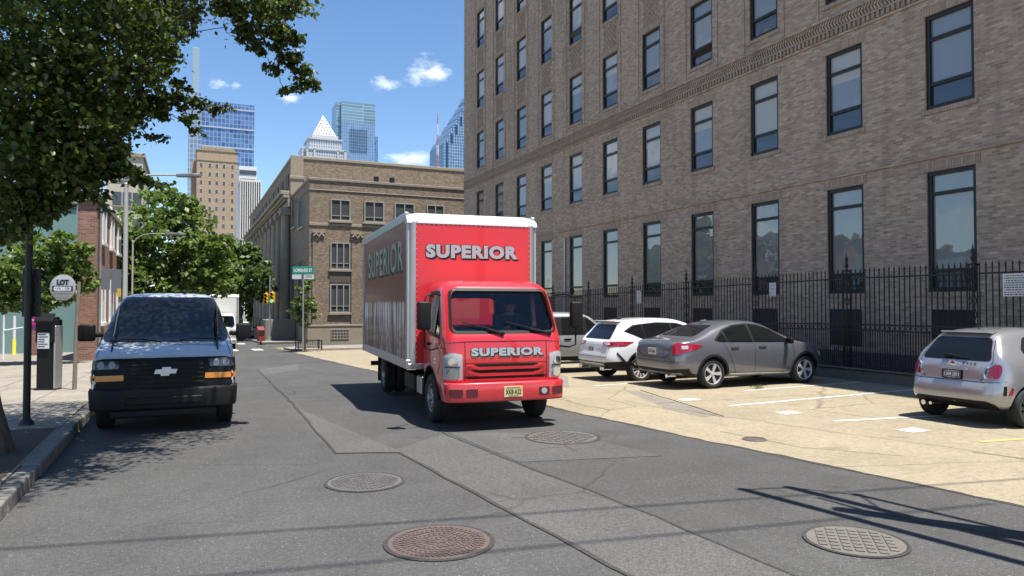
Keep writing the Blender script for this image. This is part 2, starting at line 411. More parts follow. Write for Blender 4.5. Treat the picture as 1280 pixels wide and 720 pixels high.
# clouds: soft white puffs at fixed directions of the sky
tc = N(nt, 'ShaderNodeTexCoord').outputs['Generated']
def cloud(px, py, wx, wy, amt, seed):
    d = ray(px, py).normalized(); r = d.cross(_z).normalized(); u = r.cross(d)
    def dot(vec):
        n = N(nt, 'ShaderNodeVectorMath', operation='DOT_PRODUCT'); nt.links.new(tc, n.inputs[0]); n.inputs[1].default_value = vec; return n.outputs['Value']
    a = N(nt, 'ShaderNodeMath', operation='DIVIDE'); nt.links.new(dot(r), a.inputs[0]); a.inputs[1].default_value = wx / FPX
    b = N(nt, 'ShaderNodeMath', operation='DIVIDE'); nt.links.new(dot(u), b.inputs[0]); b.inputs[1].default_value = wy / FPX
    c = N(nt, 'ShaderNodeCombineXYZ'); nt.links.new(a.outputs[0], c.inputs[0]); nt.links.new(b.outputs[0], c.inputs[1])
    ln = N(nt, 'ShaderNodeVectorMath', operation='LENGTH'); nt.links.new(c.outputs[0], ln.inputs[0])
    c2 = N(nt, 'ShaderNodeVectorMath', operation='ADD'); nt.links.new(c.outputs[0], c2.inputs[0]); c2.inputs[1].default_value = (seed * 3, seed, seed * 7)
    n = N(nt, 'ShaderNodeTexNoise'); n.inputs['Scale'].default_value = 1.1; n.inputs['Detail'].default_value = 6; n.inputs['Roughness'].default_value = .62
    nt.links.new(c2.outputs[0], n.inputs['Vector'])
    s = N(nt, 'ShaderNodeMath', operation='MULTIPLY_ADD'); nt.links.new(n.outputs[0], s.inputs[0]); s.inputs[1].default_value = 2.5
    i = N(nt, 'ShaderNodeMath', operation='MULTIPLY_ADD'); nt.links.new(ln.outputs['Value'], i.inputs[0]); i.inputs[1].default_value = -1.0; i.inputs[2].default_value = -.55
    nt.links.new(i.outputs[0], s.inputs[2])
    mr = N(nt, 'ShaderNodeMapRange', interpolation_type='SMOOTHSTEP'); nt.links.new(s.outputs[0], mr.inputs[0]); mr.inputs[1].default_value = -.15; mr.inputs[2].default_value = 1.0; mr.inputs[4].default_value = amt
    # only in front
    g = N(nt, 'ShaderNodeMath', operation='GREATER_THAN'); nt.links.new(dot(d), g.inputs[0]); g.inputs[1].default_value = .5
    o = N(nt, 'ShaderNodeMath', operation='MULTIPLY'); nt.links.new(mr.outputs[0], o.inputs[0]); nt.links.new(g.outputs[0], o.inputs[1])
    return o.outputs[0]
tot = None
for args in ((535, 90, 36, 20, .95, 1.3), (484, 106, 24, 13, .6, 4.1), (362, 122, 16, 8, .6, 7.7), (272, 105, 14, 7, .6, 2.2), (515, 197, 40, 12, .85, 5.1),
             (296, 108, 9, 6, .3, 9.4), (-300, -200, 260, 90, .8, 3.3), (-700, 60, 200, 60, .8, 6.4), (1500, -300, 300, 100, .7, 8.2)):
    cl = cloud(*args)
    if tot is None: tot = cl
    else:
        mxn = N(nt, 'ShaderNodeMath', operation='MAXIMUM'); nt.links.new(tot, mxn.inputs[0]); nt.links.new(cl, mxn.inputs[1]); tot = mxn.outputs[0]
# clouds that stand behind the camera and are mirrored in the window panes
mp = N(nt, 'ShaderNodeMapping'); mp.inputs['Scale'].default_value = (2.2, 2.2, 5); nt.links.new(tc, mp.inputs[0])
bn = N(nt, 'ShaderNodeTexNoise'); bn.inputs['Scale'].default_value = 1.6; bn.inputs['Detail'].default_value = 7; bn.inputs['Roughness'].default_value = .6; nt.links.new(mp.outputs[0], bn.inputs['Vector'])
bmr = N(nt, 'ShaderNodeMapRange', interpolation_type='SMOOTHSTEP'); nt.links.new(bn.outputs[0], bmr.inputs[0]); bmr.inputs[1].default_value = .5; bmr.inputs[2].default_value = .68; bmr.inputs[4].default_value = .8
sx = N(nt, 'ShaderNodeSeparateXYZ'); nt.links.new(tc, sx.inputs[0])
lf = N(nt, 'ShaderNodeMapRange'); nt.links.new(sx.outputs[0], lf.inputs[0]); lf.inputs[1].default_value = -.45; lf.inputs[2].default_value = -.7
bo = N(nt, 'ShaderNodeMath', operation='MULTIPLY'); nt.links.new(bmr.outputs[0], bo.inputs[0]); nt.links.new(lf.outputs[0], bo.inputs[1])
mxn = N(nt, 'ShaderNodeMath', operation='MAXIMUM'); nt.links.new(tot, mxn.inputs[0]); nt.links.new(bo.outputs[0], mxn.inputs[1]); tot = mxn.outputs[0]
hs = N(nt, 'ShaderNodeHueSaturation'); hs.inputs['Saturation'].default_value = 1.12; nt.links.new(sky.outputs[0], hs.inputs['Color'])
cc = mixc(nt, tot, hs.outputs[0], (8.3, 8.5, 8.9))
nt.links.new(cc, bg.inputs[0])
sc.view_settings.view_transform = 'Standard'; sc.view_settings.look = 'None'; sc.view_settings.gamma = 1
sc.view_settings.use_curve_mapping = False; sc.view_settings.exposure = .92
sc.cycles.max_bounces = 8; sc.cycles.transparent_max_bounces = 12; sc.cycles.caustics_reflective = False; sc.cycles.caustics_refractive = False
sc.cycles.use_denoising = True

# ------------------------------------------------------------------ ground
ASPH = asphalt_mat('old_asphalt', (.073, .072, .070), .28)
ASPH2 = asphalt_mat('smooth_asphalt', (.092, .090, .086), .15, .22)
TAR = asphalt_mat('tar_seam', (.050, .048, .045), .03, .3, False)
CONC = concrete_mat('worn_lot_concrete', (.295, .250, .175))
WALK = concrete_mat('sidewalk_concrete', (.27, .24, .20), joints=(1.3, 1.5))
BASE = concrete_mat('earth', (.16, .15, .12), crack=False)
VB = [-30, 14, 130]
def ribbon(rows, dz, mat, name):
    # rows (v, u0, u1): sheet following the ground
    vs = sorted(set([r[0] for r in rows] + [b for b in VB if rows[0][0] < b < rows[-1][0]]))
    def at(v):
        for a, b in zip(rows, rows[1:]):
            if a[0] <= v <= b[0]:
                t = (v - a[0]) / (b[0] - a[0]); return a[1] + t * (b[1] - a[1]), a[2] + t * (b[2] - a[2])
    mb = MB(); pts = []
    for v in vs:
        a, b = at(v); pts += [(a, v, gz(v) + dz), (b, v, gz(v) + dz)]
    mb.add(pts, [(2 * i, 2 * i + 1, 2 * i + 3, 2 * i + 2) for i in range(len(vs) - 1)])
    return struct(name, mb, mat, clean=False)
def slab(rows, z0, z1, mat, name):
    vs = sorted(set([r[0] for r in rows] + [b for b in VB if rows[0][0] < b < rows[-1][0]]))
    def at(v):
        for a, b in zip(rows, rows[1:]):
            if a[0] <= v <= b[0]:
                t = (v - a[0]) / (b[0] - a[0]); return a[1] + t * (b[1] - a[1]), a[2] + t * (b[2] - a[2])
    mb = MB(); pts = []
    for v in vs:
        a, b = at(v); pts += [(a, v, gz(v) + z0), (b, v, gz(v) + z0), (b, v, gz(v) + z1), (a, v, gz(v) + z1)]
    n = len(vs); fs = [(0, 1, 2, 3), tuple(4 * (n - 1) + k for k in (3, 2, 1, 0))]
    for i in range(n - 1):
        for k in range(4): fs.append((4 * i + k, 4 * i + 4 + k, 4 * i + 4 + (k + 1) % 4, 4 * i + (k + 1) % 4))
    mb.add(pts, fs)
    return struct(name, mb, mat)
def ground_poly(pts, dz, mat, name, kind='structure'):
    mb = MB(); mb.add([(p[0], p[1], gz(p[1]) + dz) for p in pts], [tuple(range(len(pts)))])
    o = build(name, mb, mat, clean=False)
    me = o.data
    if me.polygons[0].normal.z < 0: me.flip_normals()
    if kind: tag(o, kind=kind)
    return o
def seam(pxs, w, dz, mat, name, closed=False):
    P = [gp(*p) for p in pxs]
    # jitter between control points
    Q = [P[0]]
    for a, b in zip(P, P[1:]):
        n = max(2, int((b - a).length / .35))
        for k in range(1, n + 1):
            q = a.lerp(b, k / n)
            if k < n: q = q + Vector((rnd.uniform(-.018, .018), rnd.uniform(-.018, .018), 0))
            Q.append(q)
    mb = MB(); vs = []
    for i, p in enumerate(Q):
        d = (Q[min(i + 1, len(Q) - 1)] - Q[max(i - 1, 0)]); d.z = 0; d.normalize(); s = Vector((-d.y, d.x, 0)) * w * rnd.uniform(.35, .65)
        for q in (p + s, p - s): vs.append((q.x, q.y, gz(q.y) + dz))
    mb.add(vs, [(2 * i, 2 * i + 1, 2 * i + 3, 2 * i + 2) for i in range(len(Q) - 1)])
    return struct(name, mb, mat, clean=False)

ribbon([(-80, -900, 900), (130, -900, 900), (2500, -2500, 2500)], -.03, BASE, 'ground')
ribbon([(-20, -1.45, 9.6), (4.15, -1.45, 7.1), (11.8, -1.45, 6.1), (25, -1.45, 5.3), (47.5, -1.45, 5.0), (47.6, -70, 70), (56, -70, 70), (56.1, -1.45, 5.0), (300, -1.45, 5.0)], 0, ASPH, 'road')
_le = pchip([(-20, 9.55), (4.15, 7.08), (11.8, 6.08), (25, 5.28), (47.55, 4.98)])
_rows = []; _v = -20.0
while _v < 47.5: _rows.append((_v, _le(_v) + rnd.gauss(0, .014) + .03 * math.sin(_v * 1.7) * math.sin(_v * .61), 16.6)); _v += .16 if -1 < _v < 30 else .9
_rows.append((47.55, 4.98, 16.6))
lot = ribbon(_rows, .006, CONC, 'parking_lot_pavement')
# joint between the lot and the road
P_edge = [(9.57, -20), (7.09, 4.15), (6.09, 11.8), (5.29, 25), (4.99, 44)]
mb = MB(); vs = []
for a, b in zip(P_edge, P_edge[1:]):
    n = int((b[1] - a[1]) / .4)
    for k in range(n):
        v = a[1] + (b[1] - a[1]) * k / n; u = _le(v) - .02; ww = rnd.uniform(.012, .055)
        vs += [(u - ww, v, gz(v) + .003), (u + .05, v, gz(v) + .003)]
mb.add(vs, [(2 * i, 2 * i + 1, 2 * i + 3, 2 * i + 2) for i in range(len(vs) // 2 - 1)])
struct('lot_edge_joint', mb, TAR, clean=False)
# smooth trench repair down the middle of the road
Lp = [(322, 462), (372, 512), (420, 567), (499, 566), (640, 642), (800, 727)]
Rp = [(1010, 727), (900, 681), (820, 646), (720, 607), (625, 571), (560, 545), (520, 512), (420, 470), (372, 455)]
patch_poly = [gp(*p) for p in Lp] + [gp(*p) for p in Rp]
ground_poly(patch_poly, .004, ASPH2, 'road_repair')
seam(Lp, .040, .008, TAR, 'tar_seam'); seam(list(reversed(Rp[:7])), .034, .008, TAR, 'tar_seam')
seam([(640, 548), (760, 545)], .02, .008, TAR, 'tar_seam')
ground_poly([gp(*p) for p in ((560, 541), (700, 541), (830, 570), (650, 578))], .0045, ASPH2, 'road_repair')

# left sidewalk and kerb
slab([(-20, -9, -1.65), (46.5, -9, -1.65)], -.3, .13, WALK, 'sidewalk')
mb = MB(); v = 3.0; GR = flat('granite_kerb', (.17, .16, .145), .8, vary=.5, vs=9, bumpd=.02)
while v < 46:
    L = rnd.uniform(1.1, 2.6); du = rnd.uniform(-.022, .016); dzz = rnd.uniform(-.03, .008)
    x0, x1 = -1.65 + .004, -1.45 + du
    for a, b in ((v + .012, v + L - .012),):
        z0, z1 = gz(a), gz(b)
        mb.add([(x0, a, z0 - .3), (x1, a, z0 - .3), (x1, b, z1 - .3), (x0, b, z1 - .3), (x0, a, z0 + .134 + dzz), (x1 - .02, a, z0 + .13 + dzz), (x1 - .02, b, z1 + .13 + dzz), (x0, b, z1 + .134 + dzz)],
               [(3, 2, 1, 0), (4, 5, 6, 7), (0, 1, 5, 4), (1, 2, 6, 5), (2, 3, 7, 6), (3, 0, 4, 7)])
    v += L
struct('kerb', mb, GR, bevel=.018, seg=2)
# far pavements along the street beyond the crossing
slab([(57, -9, -1.5), (250, -9, -1.5)], -.3, .13, WALK, 'sidewalk')
slab([(57, 5.05, 9.0), (250, 5.05, 9.0)], -.3, .13, WALK, 'sidewalk')
slab([(40.6, 5.15, 12.5), (44, 5.1, 12.5), (46.4, 6.2, 12.5)], -.3, .12, WALK, 'sidewalk')
# soil strip at the foot of the tree
ground_poly([(-3.0, 8.6), (-1.68, 8.6), (-1.68, 12.0), (-3.0, 12.0)], .136, flat('tree_pit_soil', (.07, .055, .04), .95, vary=.4, vs=20, bumpd=.02), 'soil')

# painted markings
def worn_paint(name, c, under):
    m, nt, b = nm(name); b.inputs['Roughness'].default_value = .7; p = pos(nt)
    f = ramp(nt, noise(nt, p, 7, 6, .7), [(.40, (0, 0, 0)), (.52, (1, 1, 1))]); nt.links.new(mixc(nt, f, under, c), b.inputs['Base Color']); return m
MARK = worn_paint('road_paint', (.66, .65, .62), (.40, .36, .29))
YMARK = worn_paint('faded_yellow_paint', (.60, .40, .12), (.38, .32, .22))
def stripe(p0, p1, w, dz=.011, mat=MARK, name='stall_line'):
    a, b = gp(*p0), gp(*p1); d = (b - a); d.z = 0; d.normalize(); s = Vector((-d.y, d.x, 0)) * w / 2
    return ground_poly([a + s, a - s, b - s, b + s], dz, mat, name)
stripe((912, 508), (1152, 486.5), .10); stripe((1042, 527), (1205, 519), .10); stripe((742, 483), (800, 479), .10)
stripe((930, 489), (1075, 478), .10); stripe((1225, 553), (1330, 546), .09, mat=YMARK)
def white_square(px, py, w, h):
    c = gp(px, py); u, v = c.x, c.y
    ground_poly([(u - w, v - h), (u + w, v - h), (u + w, v + h), (u - w, v + h)], .011, MARK, 'painted_square')
white_square(985, 516.5, .20, .14); white_square(1141, 538.5, .2, .15); white_square(862, 500, .2, .13)
for k in range(4):
    ground_poly([(-.6 + k * 1.35, 43.6), (-.05 + k * 1.35, 43.6), (-.05 + k * 1.35, 46.2), (-.6 + k * 1.35, 46.2)], .006, MARK, 'crossing_bar')
    ground_poly([(-.6 + k * 1.35, 57.6), (-.05 + k * 1.35, 57.6), (-.05 + k * 1.35, 60.4), (-.6 + k * 1.35, 60.4)], .006, MARK, 'crossing_bar')

OLDC = concrete_mat('grey_repair_concrete', (.215, .195, .16))
ground_poly([gp(*q_) for q_ in ((662, 470), (700, 469), (800, 490), (897, 519), (880, 522), (790, 503), (700, 484))], .009, OLDC, 'lot_repair')
ground_poly([gp(*q_) for q_ in ((1150, 560), (1215, 590), (1330, 600), (1330, 580), (1240, 568))], .009, OLDC, 'lot_repair') if False else None
seam([(800, 488), (905, 521)], .03, .012, TAR, 'lot_crack'); seam([(1215, 566), (1300, 577)], .02, .012, TAR, 'lot_crack'); seam([(900, 540), (1000, 560), (1130, 571)], .012, .012, TAR, 'lot_crack'); seam([(820, 505), (1010, 494), (1180, 492)], .010, .012, TAR, 'lot_crack')
# manhole covers
def manhole(px, py, r, label, mat, style):
    c = gp(px, py)
    t = thing('manhole_cover', label, 'manhole cover', (c.x, c.y, gz(c.y)), rnd.uniform(0, 3), 'iron covers set in the road')
    mb = MB(); mb.lathe([(r * 1.045, .0055), (r * 1.04, .011), (r * 1.0, .012), (r * .985, .009)], 40); build('rim', mb, TAR, t, smooth=30)
    mb = MB(); mb.lathe([(0.0, .0105), (r * .955, .0105), (r * .955, .0055)], 40)
    if style == 'grid':
        n = 9; s = 2 * r / n
        for i in range(n):
            for j in range(n):
                x = -r + (i + .5) * s; y = -r + (j + .5) * s
                if math.hypot(x, y) < r * .88: mb.box(x - s * .36, x + s * .36, y - s * .36, y + s * .36, .010, .019)
    else:
        for ring in range(1, 8):
            rr_ = r * .88 * ring / 7.6; n = ring * 7
            for k in range(n):
                a = 2 * PI * (k + .5 * (ring % 2)) / n
                M = MX((rr_ * math.cos(a), rr_ * math.sin(a), 0), rz=a + (.6 if ring % 2 else -.6))
                mb.box(-r * .05, r * .05, -r * .022, r * .022, .010, .017, 0, M)
    build('lid', mb, mat, t)
MH1 = flat('rusty_cast_iron', (.125, .092, .080), .6, .2, vary=.35, vs=9); MH2 = flat('worn_cast_iron', (.17, .16, .15), .5, .4, vary=.35, vs=9); MH3 = flat('pale_cast_iron', (.165, .15, .13), .6, .2, vary=.3, vs=9)
manhole(549, 678, .42, 'rust brown round cover in the near middle of the road', MH1, 'ring')
manhole(456, 603, .40, 'dull grey round cover beside the bend of the tar seam', MH2, 'ring')
manhole(1069, 677, .375, 'pale round cover with a square grid, under the utility pole shadow', MH3, 'grid')
manhole(703, 547, .51, 'worn round cover near the lot edge, in front of the red truck', MH2, 'grid')
c = gp(943, 550)
t = thing('valve_cover', 'small brown iron valve lid set in the lot pavement', 'valve cover', (c.x, c.y, .006))
mb = MB(); mb.lathe([(0, .012), (.11, .012), (.13, .004)], 20); build('lid', mb, MH1, t); mb = MB(); mb.lathe([(.135, .004), (.135, .014), (.165, .014), (.17, .003)], 20); build('rim', mb, MH2, t)
# ------------------------------------------------------------------ brick office building on the right
BR1 = brick('office_brick', [(.25, .18, .132), (.325, .236, .176), (.395, .292, .22), (.47, .357, .27)], (.35, .275, .215), grime=.4)
BR1S = brick('soldier_brick', [(.26, .188, .142), (.34, .25, .19), (.40, .30, .23)], (.24, .186, .147), bw=.075, bh=.24, ms=.010, stack=True)
FRAME = flat('bronze_window_frame', (.012, .011, .012), .35, .3, vary=.2)
SILL = flat('limestone', (.30, .25, .195), .8, vary=.15)
PANE = darkglass('office_window_glass', (.19, .195, .19), .015, ior=1.75, wave=.012, metal=.0, spec=.9)  # pale base colour stands in for bright sky mirrored in the panes
PANE.node_tree.nodes['Principled BSDF'].inputs['Metallic'].default_value = .0
PLOW = darkglass('lower_sash_glass', (.03, .036, .045), .015, ior=1.6, wave=.012, spec=.9)  # darker copy of the pane colour imitates the lower sash's dimmer reflection
BLIND = flat('window_blind', (.52, .50, .46), .8, vary=.1)
F0, BH, BEND = 17.3, 23.6, 46.6
PITCHV = .1835 * F0
cols = [.7205 * F0 - .0735 * F0 + PITCHV * k for k in range(-3, 11)]       # near edge of each opening
WW = .0735 * F0
rows_ = [(2.2, 5.27), (6.87, 9.3), (10.8, 13.2), (14.8, 17.2), (18.8, 21.2)]
office = thing('office_building', 'long brown brick office building with tall dark framed windows', 'building', (F0, 0, 0))
VS = -3.0
vb = [VS]
for c in cols: vb += [c, c + WW]
vb.append(BEND)
zb = [-1.6]
for a, b in rows_: zb += [a, b]
zb.append(BH)
mb = MB(); RV = .17
for i in range(len(vb) - 1):
    for j in range(len(zb) - 1):
        y0, y1, z0, z1 = vb[i], vb[i + 1], zb[j], zb[j + 1]
        if i % 2 == 1 and j % 2 == 1:
            mb.add([(0, y0, z0), (RV, y0, z0), (RV, y0, z1), (0, y0, z1)], [(0, 1, 2, 3)])
            mb.add([(0, y1, z0), (RV, y1, z0), (RV, y1, z1), (0, y1, z1)], [(3, 2, 1, 0)])
            mb.add([(0, y0, z0), (RV, y0, z0), (RV, y1, z0), (0, y1, z0)], [(3, 2, 1, 0)])
            mb.add([(0, y0, z1), (RV, y0, z1), (RV, y1, z1), (0, y1, z1)], [(0, 1, 2, 3)])
            mb.add([(RV + .25, y0, z0), (RV + .25, y1, z0), (RV + .25, y1, z1), (RV + .25, y0, z1)], [(3, 2, 1, 0)])
        else:
            mb.add([(0, y0, z0), (0, y1, z0), (0, y1, z1), (0, y0, z1)], [(3, 2, 1, 0)])
D = 26
mb.add([(0, VS, -1.6), (D, VS, -1.6), (D, VS, BH), (0, VS, BH)], [(0, 1, 2, 3)])
mb.add([(0, BEND, -1.6), (D, BEND, -1.6), (D, BEND, BH), (0, BEND, BH)], [(3, 2, 1, 0)])
mb.add([(D, VS, -1.6), (D, BEND, -1.6), (D, BEND, BH), (D, VS, BH)], [(0, 1, 2, 3)])
mb.add([(0, VS, BH), (D, VS, BH), (D, BEND, BH), (0, BEND, BH)], [(0, 1, 2, 3)])
build('wall', mb, BR1, office, clean=False)
# windows: frame mesh with pane as its sub-part
def win_frame(w, h, kind):
    m = MB(); t = .10; d0, d1 = RV - .12, RV - .02
    m.box(d0, d1, 0, t, 0, h); m.box(d0, d1, w - t, w, 0, h); m.box(d0, d1, t, w - t, 0, t * 1.1); m.box(d0, d1, t, w - t, h - t, h)
    tr = h - (h * .27 if kind == 0 else h * .2)
    m.box(d0 + .012, d1, t, w - t, tr, tr + .09)
    lo = h * .25 if kind == 0 else h * .16
    m.box(d0 + .012, d1, t, w - t, lo, lo + .09)
    return m
frames = {}
def win_mesh(kind, h):
    if kind not in frames:
        f = build('window', win_frame(WW, h, kind), FRAME, office)
        pm = MB(); pm.add([(RV - .05, .07, .07), (RV - .05, WW - .07, .07), (RV - .05, WW - .07, h - .07), (RV - .05, .07, h - .07), (RV - .03, .07, .07), (RV - .03, WW - .07, .07), (RV - .03, WW - .07, h - .07), (RV - .03, .07, h - .07)],
                           [(3, 2, 1, 0), (4, 5, 6, 7), (0, 1, 5, 4), (2, 3, 7, 6), (1, 2, 6, 5), (3, 0, 4, 7)])
        frames[kind] = (f, pm)
        return f, True
    return frames[kind][0], False
BLK = {}; SILLM = {}
def pane_variant(kind, h, blind):
    key = (kind, blind)
    if key in BLK: return BLK[key]
    pm = MB(); t = .07; x = RV - .05
    def quad(z0, z1, mi, xx): pm.box(xx, xx + .015, t, WW - t, z0, z1, mi)
    lo_ = h * .25 if kind == 0 else h * .16
    if blind == 0: quad(t, lo_, 2, x); quad(lo_, h - t, 0, x)
    else:
        zb_ = h * (.62 if blind == 2 else .1)
        quad(t, lo_, 2, x)
        if zb_ > lo_: quad(lo_, zb_, 0, x)
        quad(max(zb_, lo_), h - t, 1, x)
    me = bpy.data.meshes.new('pane'); me.from_pydata(pm.v, [], pm.f); me.materials.append(PANE); me.materials.append(PBL); me.materials.append(PLOW)
    me.polygons.foreach_set('material_index', pm.m); BLK[key] = me
    return me
m_, nt_, b_ = nm('glass_over_blind')
b_.inputs['Base Color'].default_value = (.36, .35, .33, 1); b_.inputs['Roughness'].default_value = .5; b_.inputs['Coat Weight'].default_value = 1; b_.inputs['Coat Roughness'].default_value = .01; PBL = m_
blinds = {(4, 1): 2, (7, 1): 2, (8, 2): 2, (5, 1): 3, (9, 2): 2, (2, 1): 2, (3, 2): 2, (10, 1): 2, (7, 4): 2, (3, 3): 3, (4, 3): 2, (4, 4): 3, (5, 2): 0, (7, 3): 3, (8, 3): 3, (6, 1): 2, (10, 2): 3, (11, 3): 3, (12, 3): 3, (12, 4): 3, (13, 3): 3, (9, 1): 2, (3, 1): 0, (11, 4): 3}
for i, c in enumerate(cols):
    for j, (a, b) in enumerate(rows_):
        kind = 1 if j == 0 else 0; h = b - a
        kkey = ('k', kind)
        f, fresh = win_mesh(kind, h)
        if not fresh:
            f = f.copy(); COL.objects.link(f); f.parent = office
        f.location = (0, c, a)
        link('pane', pane_variant(kind, h, blinds.get((i, j), 0)), f)
        if kind not in SILLM:
            m = MB(); m.box(-.035, .06, -.08, WW + .08, -.13, -.004); s_ = build('sill', m, BR1S, f); m = MB(); m.box(-.012, .03, -.12, WW + .12, h + .004, h + .25); l_ = build('lintel', m, BR1S, f); SILLM[kind] = (s_.data, l_.data)
        else: link('sill', SILLM[kind][0], f); link('lintel', SILLM[kind][1], f)
# an open hopper sash in two of the upper windows
for (ci, rj) in ((9, 3), (6, 2)):
    c = cols[ci - 0]; a = rows_[rj][0]; m = MB(); M = MX((.03, c + .08, a + .62), ry=R(-24))
    m.box(-.02, .02, 0, WW - .16, -.55, 0, 0, M); build('open_sash', m, FRAME, office, bevel=.008)
# sills, lintels, belt courses
m = MB(); m.box(-.05, .02, VS, BEND, 5.585, 5.655); build('string_course', m, BR1, office, bevel=.01)
m = MB(); m.box(-.045, .02, VS, BEND, 9.72, 9.79); m.box(-.06, .02, VS, BEND, 9.98, 10.03); m.box(-.085, .02, VS, BEND, 10.32, 10.42)
build('belt_course', m, BR1, office, bevel=.01)
m = MB(); y = VS + .02
while y < BEND - .1: m.box(-.055, .02, y, y + .08, 9.80, 9.97); y += .155
build('dentil_band', m, BR1S, office)
m = MB(); y = VS + .02
while y < BEND - .16:                                  # raised herringbone bricks
    m.add([(-.05, y, 10.04), (-.05, y + .055, 10.04), (-.05, y + .125, 10.175), (-.05, y + .07, 10.175), (.0, y, 10.04), (.0, y + .055, 10.04), (.0, y + .125, 10.175), (.0, y + .07, 10.175)], [(3, 2, 1, 0), (0, 1, 5, 4), (2, 3, 7, 6), (1, 2, 6, 5), (3, 0, 4, 7)])
    m.add([(-.05, y + .07, 10.185), (-.05, y + .125, 10.185), (-.05, y + .055, 10.315), (-.05, y, 10.315), (.0, y + .07, 10.185), (.0, y + .125, 10.185), (.0, y + .055, 10.315), (.0, y, 10.315)], [(3, 2, 1, 0), (0, 1, 5, 4), (2, 3, 7, 6), (1, 2, 6, 5), (3, 0, 4, 7)])
    y += .105
build('herringbone_band', m, BR1, office)
# raised brick borders round the upper window strips, with patterned spandrels between floors
m = MB(); sp = MB()
for i, c in enumerate(cols):
    for e in (c - .30, c + WW + .22): m.box(-.03, .02, e, e + .08, 10.44, BH - .6)
    for j in (2, 3):
        z0 = rows_[j][1] + .32; z1 = rows_[j + 1][0] - .2
        n = 9
        for a in range(n):
            for b in range(n):
                if (a + b) % 2 == 0:
                    y0 = c + .1 + (WW - .2) * a / n; zz = z0 + (z1 - z0) * b / n
                    sp.box(-.028, .02, y0, y0 + (WW - .2) / n * .82, zz, zz + (z1 - z0) / n * .8)
        sp.box(-.02, .02, c - .02, c + WW + .02, z0 - .07, z0 - .02); sp.box(-.02, .02, c - .02, c + WW + .02, z1 + .02, z1 + .07)
build('strip_border', m, BR1, office); build('spandrel_pattern', sp, BR1S, office)
m = MB(); m.box(-.06, D, VS, BEND + .06, BH, BH + .25); build('coping', m, SILL, office, bevel=.02)
m = MB(); m.box(-.28, -.004, VS, BEND, -1.6, .55); build('plinth', m, brick('plinth_brick', [(.06, .05, .045), (.11, .09, .08)], (.06, .055, .05)), office, bevel=.02)
for c in cols[1:]:
    m = MB(); m.box(-.02, .02, c + .1, c + WW - .1, .7, 1.75); build('basement_grille', m, IRON, office)
m = MB(); m.tube([(-.07, 31.9, -.6), (-.07, 31.9, 5.2)], .06); build('downpipe', m, STEEL, office, smooth=40)

# ------------------------------------------------------------------ spiked iron fence on a low kerb wall
FU = 15.1
KW = concrete_mat('old_kerb_concrete', (.13, .12, .105), crack=True)
ws = thing('fence_wall', 'low stained concrete wall under the spiked iron fence', 'low wall', (FU, 0, 0))
m = MB(); m.add([(-.14, -3, -.4), (.2, -3, -.4), (.2, 14, -.4), (-.14, 14, -.4), (-.11, -3, .27), (.2, -3, .27), (.2, 14, .27), (-.11, 14, .27)], [(3, 2, 1, 0), (4, 5, 6, 7), (0, 1, 5, 4), (1, 2, 6, 5), (2, 3, 7, 6), (3, 0, 4, 7)])
m.add([(-.14, 14, -.4), (.2, 14, -.4), (.2, 43, -1.2), (-.14, 43, -1.2), (-.11, 14, .27), (.2, 14, .27), (.2, 43, -.35), (-.11, 43, -.35)], [(3, 2, 1, 0), (4, 5, 6, 7), (0, 1, 5, 4), (1, 2, 6, 5), (2, 3, 7, 6), (3, 0, 4, 7)])
build('wall_block', m, KW, ws, bevel=.02); m = MB(); m.box(-.16, -.02, -3, 13.98, .274, .315); build('wall_coping', m, KW, ws, bevel=.012)
ribbon([(-20, FU + .2, 18), (46, FU + .2, 18)], .012, BASE, 'ground')
fence = thing('iron_fence', 'tall black iron picket fence with spear tops before the brick building', 'fence', (FU, 0, 0))
post_v = [9.86 + 3.2 * k for k in range(-3, 11)]
def fz(v): return .27 if v < 14 else .27 - SLOPE * .85 * (v - 14)
pm = None
for pv in post_v:
    z0 = fz(pv)
    if pm is None:
        m = MB()
        for a in (-.06, .045):
            for b in (-.06, .045): m.box(a, a + .018, b, b + .018, 0, 2.45)
        for k in range(8):
            za = .1 + k * .29
            for s in (1, -1):
                m.tube([(-.06, -.055 * s, za), (-.06, .055 * s, za + .27)], .007, 4)
                m.tube([(-.055 * s, -.06, za), (.055 * s, -.06, za + .27)], .007, 4)
        m.box(-.075, .075, -.075, .075, 2.43, 2.47); m.box(-.08, .08, -.08, .08, 0, .05)
        m.lathe([(.03, 2.47), (.022, 2.52), (.045, 2.56), (.05, 2.60), (.022, 2.66), (.035, 2.70), (.04, 2.74), (.018, 2.80), (.0, 2.92)], 8)
        pm = build('post', m, IRON, fence)
        o = pm
    else:
        o = pm.copy(); COL.objects.link(o); o.parent = fence
    o.location = (0, pv, z0)
